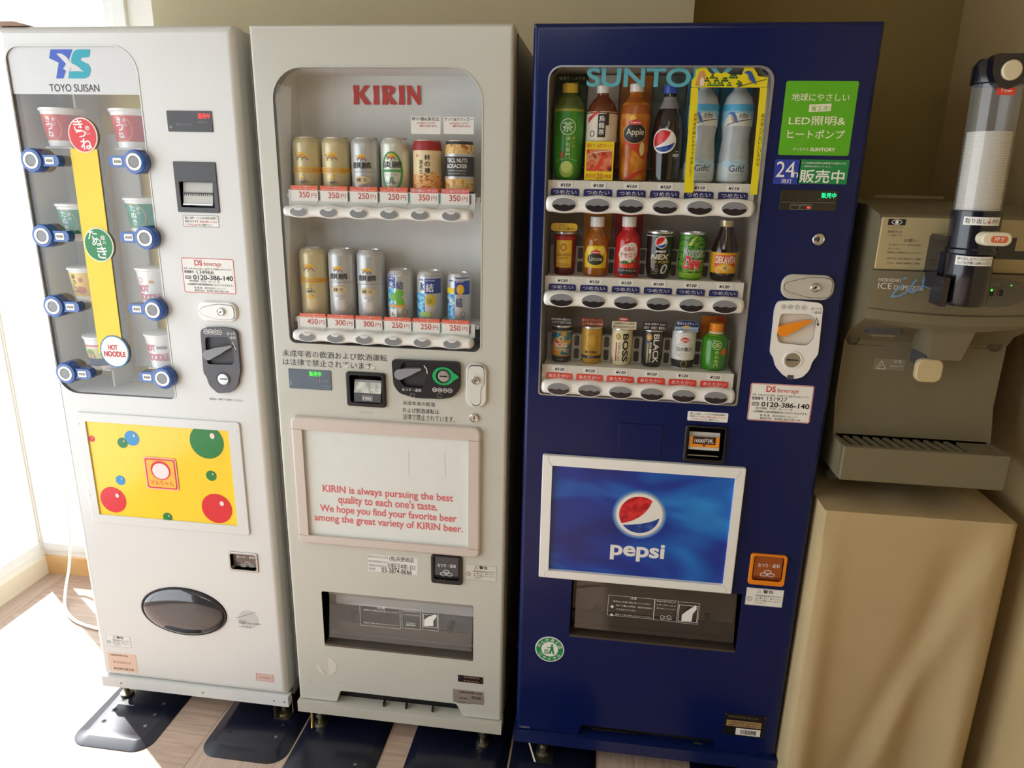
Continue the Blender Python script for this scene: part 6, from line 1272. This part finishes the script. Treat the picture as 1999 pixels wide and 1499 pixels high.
# side profile extruded: (y, z)
side = [(IYF+.012, zT-.001), (IYF, zT-.012), (IYF, zL+.0), (IYF+.02, zL-.012), (IR_-.02, zL-.045), (IR_, zL-.07), (IR_, zG+.075), (IR_-.012, zG+.035), (IR_-.020, zG+.0), (IR_-.020, zG-.03), (IYF+.02, zG-.03), (IYF+.02, zB+.02), (.52, zB+.02), (.52, zT+.02), (IYF+.10, zT+.016)]
tri = geometry.tessellate_polygon([[Vector((y, z, 0)) for y, z in side]]); ns = len(side)
body_v = [(x, y, z) for x in (IX0, IX1) for y, z in side]
mm.add(body_v, [tuple(t) for t in tri]+[tuple(i+ns for i in t) for t in tri]+[(i, (i+1) % ns, ns+(i+1) % ns, ns+i) for i in range(ns)], TAU)
ib = mm.build('body', ice, smooth=25)
M().rslab(IX0+.002, zP, IX1-.002, zT-.006, .004, IYF-.004, IYF+.002, CRP, .002).build('upper_panel', ice)
# bowed control band
mm = M(); nb_ = 24; vs = []
for i in range(nb_+1):
    u = i/nb_; x = IX0-.001+(IX1-IX0+.002)*u; bow = .022*math.sin(math.pi*u)**.8
    for (y, z) in ((IYF+.01, zP-.0005), (IYF-.005-bow*.4, zP-.002), (IYF-.006-bow*.7, zS+.002), (IYF-.004-bow*.7, zS), (IYF-.006-bow*.8, zS-.002), (IYF-.004-bow*.8, zL-.0), (IYF+.004-bow*.5, zL-.005-.010*math.sin(math.pi*u)), (IYF+.03, zL-.006)): vs.append((x, y, z-(.006*math.sin(math.pi*u) if y < IYF-.001 and z < zS+.003 else 0)))
mm.add(vs, [(i*8+j, i*8+j+1, (i+1)*8+j+1, (i+1)*8+j) for i in range(nb_) for j in range(7)]+[tuple(range(8)), tuple(range(nb_*8, nb_*8+8))], TAU); mm.build('control_band', ice, smooth=30)
def band_w(x, y, z):
    u = min(1, max(0, (x-IX0)/(IX1-IX0))); bow = .022*math.sin(math.pi*u)**.8; v = min(1.2, max(0, (zP-z)/(zP-zS)))
    return (x, IYF-.0058-bow*(.4+.32*v)-.001*v+y, z)
mm = M(band_w); PAL = K('d8d4c6', .5); mm.text('HOSHIZAKI', *B(1718, 543, 1759, 551, IYF-.014), -.0006, PAL, .01); mm.text('ICE', *B(1717, 552, 1741, 565, IYF-.014), -.0006, PAL, .0); mm.text('DISPENSER', *B(1748, 557, 1803, 568, IYF-.018), -.0006, PAL, .0); mm.build('panel_lettering', ice, smooth=0)
IB = K('6f93b0', .5); yy = IYF-.0175; mm = M(band_w)
for pl in ([(1742, 580), (1748, 571), (1757, 562), (1764, 557)], [(1742, 580), (1756, 578), (1768, 572), (1777, 563), (1786, 551), (1791, 547)], [(1779, 563), (1776, 569), (1782, 571), (1792, 565), (1801, 559)], [(1801, 560), (1812, 552), (1815, 543), (1808, 540), (1803, 548), (1804, 558), (1813, 562), (1824, 556), (1834, 547)], [(1766, 545), (1771, 543)]):
    mm.line(L(pl, yy), .0042, -.0009, IB)
mm.build('scrawl_lettering', ice, 'pale blue brush-written ice mark', smooth=0)
yy = IYF-.015; ex, ez = at(1943, 572, yy); cpn = M(band_w).slab(ell(ex, ez, .060, .0285, 48), -.0007, .001, mat('control_oval_grey', '5f5a50', .35)).build('control_oval', ice)
GLED = mat('led_small_green', '4dff4a', .4, emit=3)
mm = M(band_w)
for (a, b) in ((1915, 571), (1934, 566), (1952, 566)): pass
for k, a in enumerate((1916, 1934, 1953)): x, z = at(a, 570, yy); mm.shape(rr(x-.005, z-.009, x+.005, z+.007, .005), -.0015, BLK); mm.frame(x-.0055, z-.0095, x+.0055, z+.0075, .0007, -.0019, MGR, .005)
mm.build('control_button', cpn, smooth=0)
mm = M(band_w)
for (a, b, r) in ((1897, 565, .0012), (1934, 566, .0022), (1974, 557, .0014)): x, z = at(a, b, yy); mm.disc(x, z, r, r, -.0024, GLED, 12)
mm.text('氷・水の切替', *B(1925, 552, 1950, 558, yy), -.0012, MGR); mm.text('連続', *B(1979, 555, 1987, 560, yy), -.0012, MGR); mm.build('indicator_light', cpn, smooth=0)
# sign sheet printed on the upper panel
yy = IYF-.0045; mm = M(); Tx = lambda s, *b, m=DKG: mm.text(s, *B(*b, yy), yy, m)
bx = B(1735, 427, 1767, 440, yy); mm.rect(*bx, yy, INK); cx_, cz_ = (bx[0]+bx[2])/2, (bx[1]+bx[3])/2; mm.ring(cx_, cz_, .010, .005, .0012, yy-.0002, INW); mm.disc(cx_, cz_, .0035, .0035, yy-.0003, INW)
Tx('アイスディスペンサー', 1733, 442, 1764, 447); Tx('使用方法', 1733, 450, 1760, 455); Tx('コップを置いて下さい', 1732, 457, 1762, 462)
Tx('お願い', 1766, 466, 1789, 473); Tx('・1日1回ストッカー内の氷を全て', 1731, 475, 1800, 481); Tx('出してください。', 1735, 483, 1760, 488); Tx('定期的に清掃を行なって下さい', 1732, 491, 1800, 496); Tx('・氷が出ない時は販売店へご連絡', 1729, 502, 1797, 508); Tx('下さい。清潔な容器をご使用', 1730, 511, 1795, 517); mm.build('instruction_print', ice, smooth=0)
# chute, ice lever, slot, screws, grille tray
c0, c1 = at(1813, 634, IYF+.01), at(1904, 640, IYF+.01); b0, b1 = at(1810, 699, IYF+.03), at(1871, 703, IYF+.03)
mm = M(); zt_, zb_ = zL-.004, (b0[1]+b1[1])/2
v8 = [(c0[0], IYF-.005, zt_), (c1[0], IYF-.005, zt_), (b1[0], IYF+.02, zb_), (b0[0]+.002, IYF+.02, zb_), (c0[0]-.004, IR_, zt_), (c1[0]+.004, IR_, zt_), (b1[0]+.004, IR_, zb_), (b0[0]-.002, IR_, zb_)]
mm.add(v8, [(0, 1, 2, 3), (0, 3, 7, 4), (1, 5, 6, 2), (3, 2, 6, 7), (0, 4, 5, 1)], TAU); mm.build('ice_chute', ice, smooth=0)
lx, lz = at(1812, 722, IYF+.03); lv = M().rslab(lx-.028, lz-.026, lx+.026, lz+.026, .016, IYF+.02, IYF+.034, mat('lever_cream', 'c7b58c', .4), .004).build('push_lever', ice)
M().box(lx-.010, lx+.010, IYF+.034, IR_, lz, lz+.03, DKG).build('lever_arm', lv)
sb = B(1690, 632, 1762, 652, IR_-.035); M().box(sb[0]+.004, sb[0]+.070, IR_-.05, IR_-.012, zL-.045, zL-.030, DKG).box(sb[0]+.012, sb[0]+.058, IR_-.052, IR_-.02, zL-.050, zL-.045, TAU).build('upper_slot', ice)
for (a, b) in ((1665, 661), (1942, 675)): x, z = at(a, b, IR_); M().lathe([(.0135, 0), (.0135, -.004), (.011, -.006), (.009, -.004), (0, -.004)], TAD, 20, (x, IR_, z), 'y').build('screw_cap', ice)
mm = M(); zz = at(1640, 806, IR_)[1]; mm.box(IX0+.01, IX1-.01, IR_-.001, IR_+.001, zz-.0006, zz+.0006, TAD); zz = at(1660, 672, IR_)[1]; mm.box(IX0+.01, IX0+.09, IR_-.001, IR_+.001, zz-.0006, zz+.0006, TAD); mm.box(IX1-.07, IX1-.01, IR_-.001, IR_+.001, zz+.004, zz+.005, TAD); mm.build('panel_seam', ice)
st = M().slab(rr(*B(1707, 699, 1765, 724, IR_), .001), IR_-.0008, IR_, mat('warning_label_taupe', '857c66', .5)).build('warning_sticker', ice, smooth=0)
mm = M(); x, z = at(1720, 712, IR_); mm.line([(x-.010, z-.009), (x+.010, z-.009), (x, z+.010), (x-.010, z-.009)], .0014, IR_-.0011, PAL); mm.line([(x-.004, z-.006), (x+.001, z+.002)], .0014, IR_-.0011, PAL); mm.text('注意', *B(1744, 702, 1760, 709, IR_), IR_-.0011, PAL); mm.text('氷排出口に手を', *B(1736, 712, 1762, 717, IR_), IR_-.0011, PAL); mm.build('lettering', st, smooth=0)
# drip tray
mm = M(); ty0, ty1 = IYF, IR_+.02
mm.rslab(IX0-.001, zB, IX1+.001, zG, .004, IYF-.003, IYF+.012, TAU, .003); mm.box(IX0-.001, IX0+.008, IYF+.01, .30, zB, zG-.002, TAU); mm.box(IX1-.008, IX1+.001, IYF+.01, .30, zB, zG-.002, TAU); mm.box(IX0, IX1, IYF+.01, .3, zB, zB+.01, TAD)
tray = mm.build('drip_tray', ice)
mm = M(); mm.box(IX0+.01, IX1-.01, IYF+.014, IR_, zG-.03, zG-.022, HOLE); mm.build('tray_well', ice)
for i in range(12):
    x = IX0+.016+(IX1-IX0-.10)*i/11
    M().add([(x, IYF+.014, zG-.006), (x+.010, IYF+.014, zG-.006), (x-.006, IR_-.02, zG-.004), (x-.016, IR_-.02, zG-.004), (x, IYF+.014, zG-.012), (x+.010, IYF+.014, zG-.012), (x-.006, IR_-.02, zG-.010), (x-.016, IR_-.02, zG-.010)], [(0, 1, 2, 3), (4, 5, 6, 7), (0, 1, 5, 4), (1, 2, 6, 5), (2, 3, 7, 6), (3, 0, 4, 7)], TAU).build('grille_slat', tray)
M().box(IX1-.072, IX1-.008, IYF+.012, IR_-.01, zG-.012, zG-.004, TAU).box(IX0+.006, IX1-.008, IR_-.02, IR_+.002, zG-.012, zG+.002, TAU).build('grille_rim', tray)
for (lx, ly) in ((IX1-.075, .15), (IX0+.05, .15), (IX1-.05, .45), (IX0+.03, .45)): M().lathe([(.018, 0), (.018, .012), (.012, .018), (.010, zB+.02-sz)], mat('rubber_foot_grey', '8b8880', .4), 18, (lx, ly, sz)).build('foot', ice)
# paper strip lying at the back of the top
x, z = at(1785, 380, .5); M().slab(rr(x-.10, zT+.021, x+.075, zT+.029, .001), .50, .5008, K('a89a78', .5)).build('rear_nameplate', ice, smooth=0)

# cup dispenser: clear tube with caps on a navy holder
ty = -.135; NV = mat('holder_navy_black', '12131f', .22, coat=.5)
pA, pB = at(1907, 414, ty), at(1934, 248, ty)
zc0, zc1 = pA[1], at(1944, 152, ty)[1]; txa = pA[0]; lean = (pB[0]-pA[0])/(pB[1]-pA[1]); TR = .0395
cdp = thing('cup_dispenser', 'clear tube cup dispenser on dark navy holder fixed to the ice dispenser front', 'cup dispenser', (txa, ty, zc0))
axp = lambda z: txa+lean*(z-zc0)
def tilt(prof, m, n=36, yc=ty):
    mm = M(); vs = []; q = len(prof)
    for (r, z) in prof: vs += [(axp(z)+r*math.cos(2*math.pi*k/n), yc+r*math.sin(2*math.pi*k/n), z) for k in range(n)]
    mm.add(vs, [(i*n+k, i*n+(k+1) % n, (i+1)*n+(k+1) % n, (i+1)*n+k) for i in range(q-1) for k in range(n)], m); return mm
tilt([(TR, zc0), (TR, zc1)], glass_mat('tube_clear', (.93, .94, .95, 1), 1.5, .05, film=.12, filmc=(.55, .57, .6, 1))).build('clear_tube', cdp)
cap_ = tilt([(TR+.002, zc1-.012), (TR+.004, zc1-.010), (TR+.004, zc1+.018), (TR-.004, zc1+.030), (0, zc1+.034)], NV).build('top_cap', cdp)
x, z = at(1970, 141, ty-.05); M().slab(rnd([(x-.030, z+.03), (x-.028, z-.002), (x-.016, z-.022), (x, z-.028), (x+.016, z-.022), (x+.028, z-.002), (x+.034, z+.03)], .01), ty-.052, ty-.030, NV).build('cap_flap', cap_)
M().lathe([(.0165, 0), (.0165, -.003), (.014, -.005), (0, -.005)], mat('button_cream', 'dccfb0', .35), 28, (x+.002, ty-.052, z+.003), 'y').build('cap_knob', cap_)
x, z = at(1964, 178, ty-.045); lb = M().slab(rr(x-.015, z-.006, x+.015, z+.006, .001), ty-.0455, ty-.0445, K('e8452c', .4)).build('red_label', cdp, smooth=0); M().text('Tiger', x-.010, z-.003, x+.010, z+.0035, ty-.046, INW, .01).build('label_lettering', lb, smooth=0)
tilt([(TR-.001, zc0+.004), (TR+.003, zc0+.002), (TR+.003, zc0-.065), (TR+.006, zc0-.068), (TR+.006, zc0-.075), (TR+.001, zc0-.078), (TR+.001, zc0-.165), (TR-.004, zc0-.175)], NV).build('holder', cdp)
mm = M(); cxh = axp(zc0-.07)
mm.box(cxh-.050, cxh+.075, ty-.005, ty+.06, zc0-.075, zc0-.045, NV); mm.box(cxh-.044, cxh-.022, ty+.02, IYF-.004, zc0-.15, zc0-.05, NV); mm.box(cxh+.03, cxh+.055, ty+.02, IYF-.004, zc0-.10, zc0-.05, NV)
mm.build('mounting_bracket', cdp)
M().box(cxh+.04, cxh+.16, ty-.0, ty+.012, zc0-.086, zc0-.070, NV).build('support_arm', cdp)
x, z = at(1826, 482, IYF-.02); M().lathe([(.004, 0), (.0035, -.002), (0, -.003)], mat('copper_screw', 'c89a70', .3, metal=1), 14, (cxh-.036, ty+.019, z), 'y').build('screw', cdp)
x0, z0 = at(1871, 560, ty); mm = M(); mm.box(x0-.041, x0-.030, ty-.03, ty+.02, z0-.035, z0+.02, NV); mm.build('holder_leg', cdp); M().box(x0+.030, x0+.042, ty-.01, ty+.03, z0-.018, z0+.03, NV).build('holder_leg', cdp)
x, z = at(1944, 467, ty-.06); pb = M().rslab(x-.026, z-.012, x+.026, z+.0125, .012, ty-.066, ty-.036, PLC, .004).build('push_button', cdp)
M().slab(rr(x-.011, z-.006, x+.017, z+.006, .005), ty-.0668, ty-.066, K('e0683c')).text('押す', x-.006, z-.004, x+.012, z+.0045, ty-.0673, INW, .02).build('button_lettering', pb, smooth=0)
def curved_label(bx, yrad, items, lab):
    x0, z0, x1, z1 = bx; wv = wrap([(yrad, 0), (yrad, 3)]); cx = axp((z0+z1)/2)
    W_ = lambda xx, yy_, zz: (lambda p: (p[0]+cx, p[1]+ty, p[2]))(wv(xx, yy_, zz))
    mm = M(W_); sc = 1; u0, u1 = math.asin(max(-.99, min(.99, (x0-cx)/yrad)))*yrad, math.asin(max(-.99, min(.99, (x1-cx)/yrad)))*yrad
    mm.rect(u0, z0, u1, z1, -.0006, PAP); o = mm.build('paper_label', cdp, lab, smooth=0)
    mm = M(W_)
    for (t, a, b, c, d, m) in items: mm.text(t, u0+(u1-u0)*a, z0+(z1-z0)*b, u0+(u1-u0)*c, z0+(z1-z0)*d, -.0012, m, .01)
    mm.build('label_lettering', o, smooth=0)
b_ = at(1889, 423, ty-.04); e_ = at(1952, 441, ty-.04); curved_label((b_[0], e_[1], e_[0], b_[1]), TR+.0035, [('取り出し', .05, .2, .58, .82, DKG), ('↓', .6, .12, .7, .9, INR), ('ボタン', .72, .25, .97, .78, DKG)], 'white label with red arrow')
b_ = at(1875, 500, ty-.04); e_ = at(1937, 520, ty-.04); curved_label((b_[0], e_[1], e_[0], b_[1]), TR+.0025, [('取り出しはワンプッシュで', .05, .55, .95, .88, DKG), ('カップは手軽にお使いください', .05, .12, .95, .45, DKG)], 'lower white label with two lines')
# the stack of paper cups, each a thing of its own
PC = mat('paper_cup_white', 'ebe6da', .6)
zs0 = zc0+.006; zs1 = at(1930, 258, ty)[1]; NC = 33; HC = .070
cup = thing('paper_cup', 'white paper cup at the top of the stack in the clear tube', 'cup', (0, 0, 0), 'paper cups stacked in the clear tube')
mm = M(); R_ = .0355; mm.lathe([(0, -HC+.004), (R_*.72, -HC+.004), (R_*.72, -HC), (R_*.73, -HC), (R_*.97, -.003), (R_*1.0, -.0034), (R_*1.035, -.0018), (R_*1.0, 0), (R_*.965, -.001), (R_*.70, -HC+.005), (0, -HC+.005)], PC, 36); mm.build('cup_wall', cup, local=True)
for i in range(NC):
    z = zs1-(zs1-zs0)*i/(NC-1)
    if i == 0: cup.location = (axp(z), ty, z)
    else: clone(cup, (axp(z), ty, z), 'white paper cup nested in the stack, only its rim showing' if i < NC-1 else 'lowest paper cup of the stack, just above the navy holder')

# ---------------- black steel foot plates under the machines ----------------
def foot_plate(name, lab, x0, x1, y0, y1, h=.011, notch=False):
    t = tagged(M().add([], [], STEELD).build(name, smooth=0), lab, 'foot plate', 'black anchor plates under the machines') if False else None
    mm = M(); r = .05; n = 8
    def loop(i): # outline in x,y inset by i
        out = []
        for (cx, cy, a0, rr_) in ((x1-r, y0+r, -90, r), (x1-.005, y1-.005, 0, .005), (x0+.005, y1-.005, 90, .005), (x0+r, y0+r, 180, r)):
            for k in range(n+1):
                a = math.radians(a0+90*k/n); q = max(rr_-i, .001); out.append((cx+q*math.cos(a), cy+q*math.sin(a)))
        return out
    prev = None
    for (i, z) in ((0, 0), (0, .002), (.006, .004), (.030, h-.001), (.034, h)):
        lp = loop(i)
        if prev: m_ = len(lp); mm.add([(x, y, prev[1]) for x, y in prev[0]]+[(x, y, z) for x, y in lp], [(k, (k+1) % m_, m_+(k+1) % m_, m_+k) for k in range(m_)], STEELD)
        prev = (lp, z)
    mm.add([(x, y, h) for x, y in prev[0]], [tuple(t) for t in geometry.tessellate_polygon([[Vector((x, y, 0)) for x, y in prev[0]]])], STEELD)
    root = thing(name, lab, 'foot plate', (x0, y0, 0), 'black foot plates under the machines'); mm.build('plate', root, smooth=22)
    for cx in (x0+.055, x1-.055):
        for k in range(3):
            y = y0+.085+.045*k
            mm = M(); mm.lathe([(.0045, h+.0002), (.0085, h+.0003)], STEELD, 16, (cx, y, 0)); mm.lathe([(0, h+.0004), (.0048, h+.0004)], HOLE if cx < x0+.06 else GLV, 16, (cx, y, 0)); mm.build('bolt_hole', root)
    return root
foot_plate('foot_plate', 'sunlit black steel foot plate under the left leg of the noodle machine', -.615, -.378, -.168, .44)
foot_plate('foot_plate', 'black steel foot plate under the right leg of the noodle machine', -.238, .008, -.150, .44)
foot_plate('foot_plate', 'black steel foot plate under the left leg of the middle machine', .014, .262, -.30, .44)
foot_plate('foot_plate', 'black steel foot plate under the right leg of the middle machine', .335, .612, -.30, .44)
foot_plate('foot_plate', 'black steel foot plate under the left leg of the blue machine', .618, .852, -.30, .46)
foot_plate('foot_plate', 'black steel foot plate under the right leg of the blue machine', 1.108, 1.333, -.30, .46)
# white cord behind the noodle machine, and the board lying on top of it
x, y = flr(150, 1170); o = M().tube(smooth_path([(-1.17, .600, 1.2), (-1.172, .602, .55), (-1.175, .60, .25), (-1.165, .56, .10), (-1.13, .48, .03), (-1.07, .40, .008), (-.98, .34, .007), (-.85, .31, .007), (-.66, .30, .007)]), .0055, PLW).build('power_cord', None)
tagged(o, 'white power cord hanging down to the floor behind the noodle machine', 'cord')
x0_, x1_ = -.60, at(112, 45, .1)[0]
bo_ = M().slab(rnd([(x0_-.03, ZT+.0005), (x1_-.002, ZT+.0005), (x1_-.02, ZT+.007), (x1_-.035, ZT+.010), (x0_-.03, ZT+.010)], .004), .003, .40, mat('board_brown', '9a7b62', .6)).build('top_board', None)
tagged(bo_, 'thin brown board lying on top of the noodle machine', 'board')
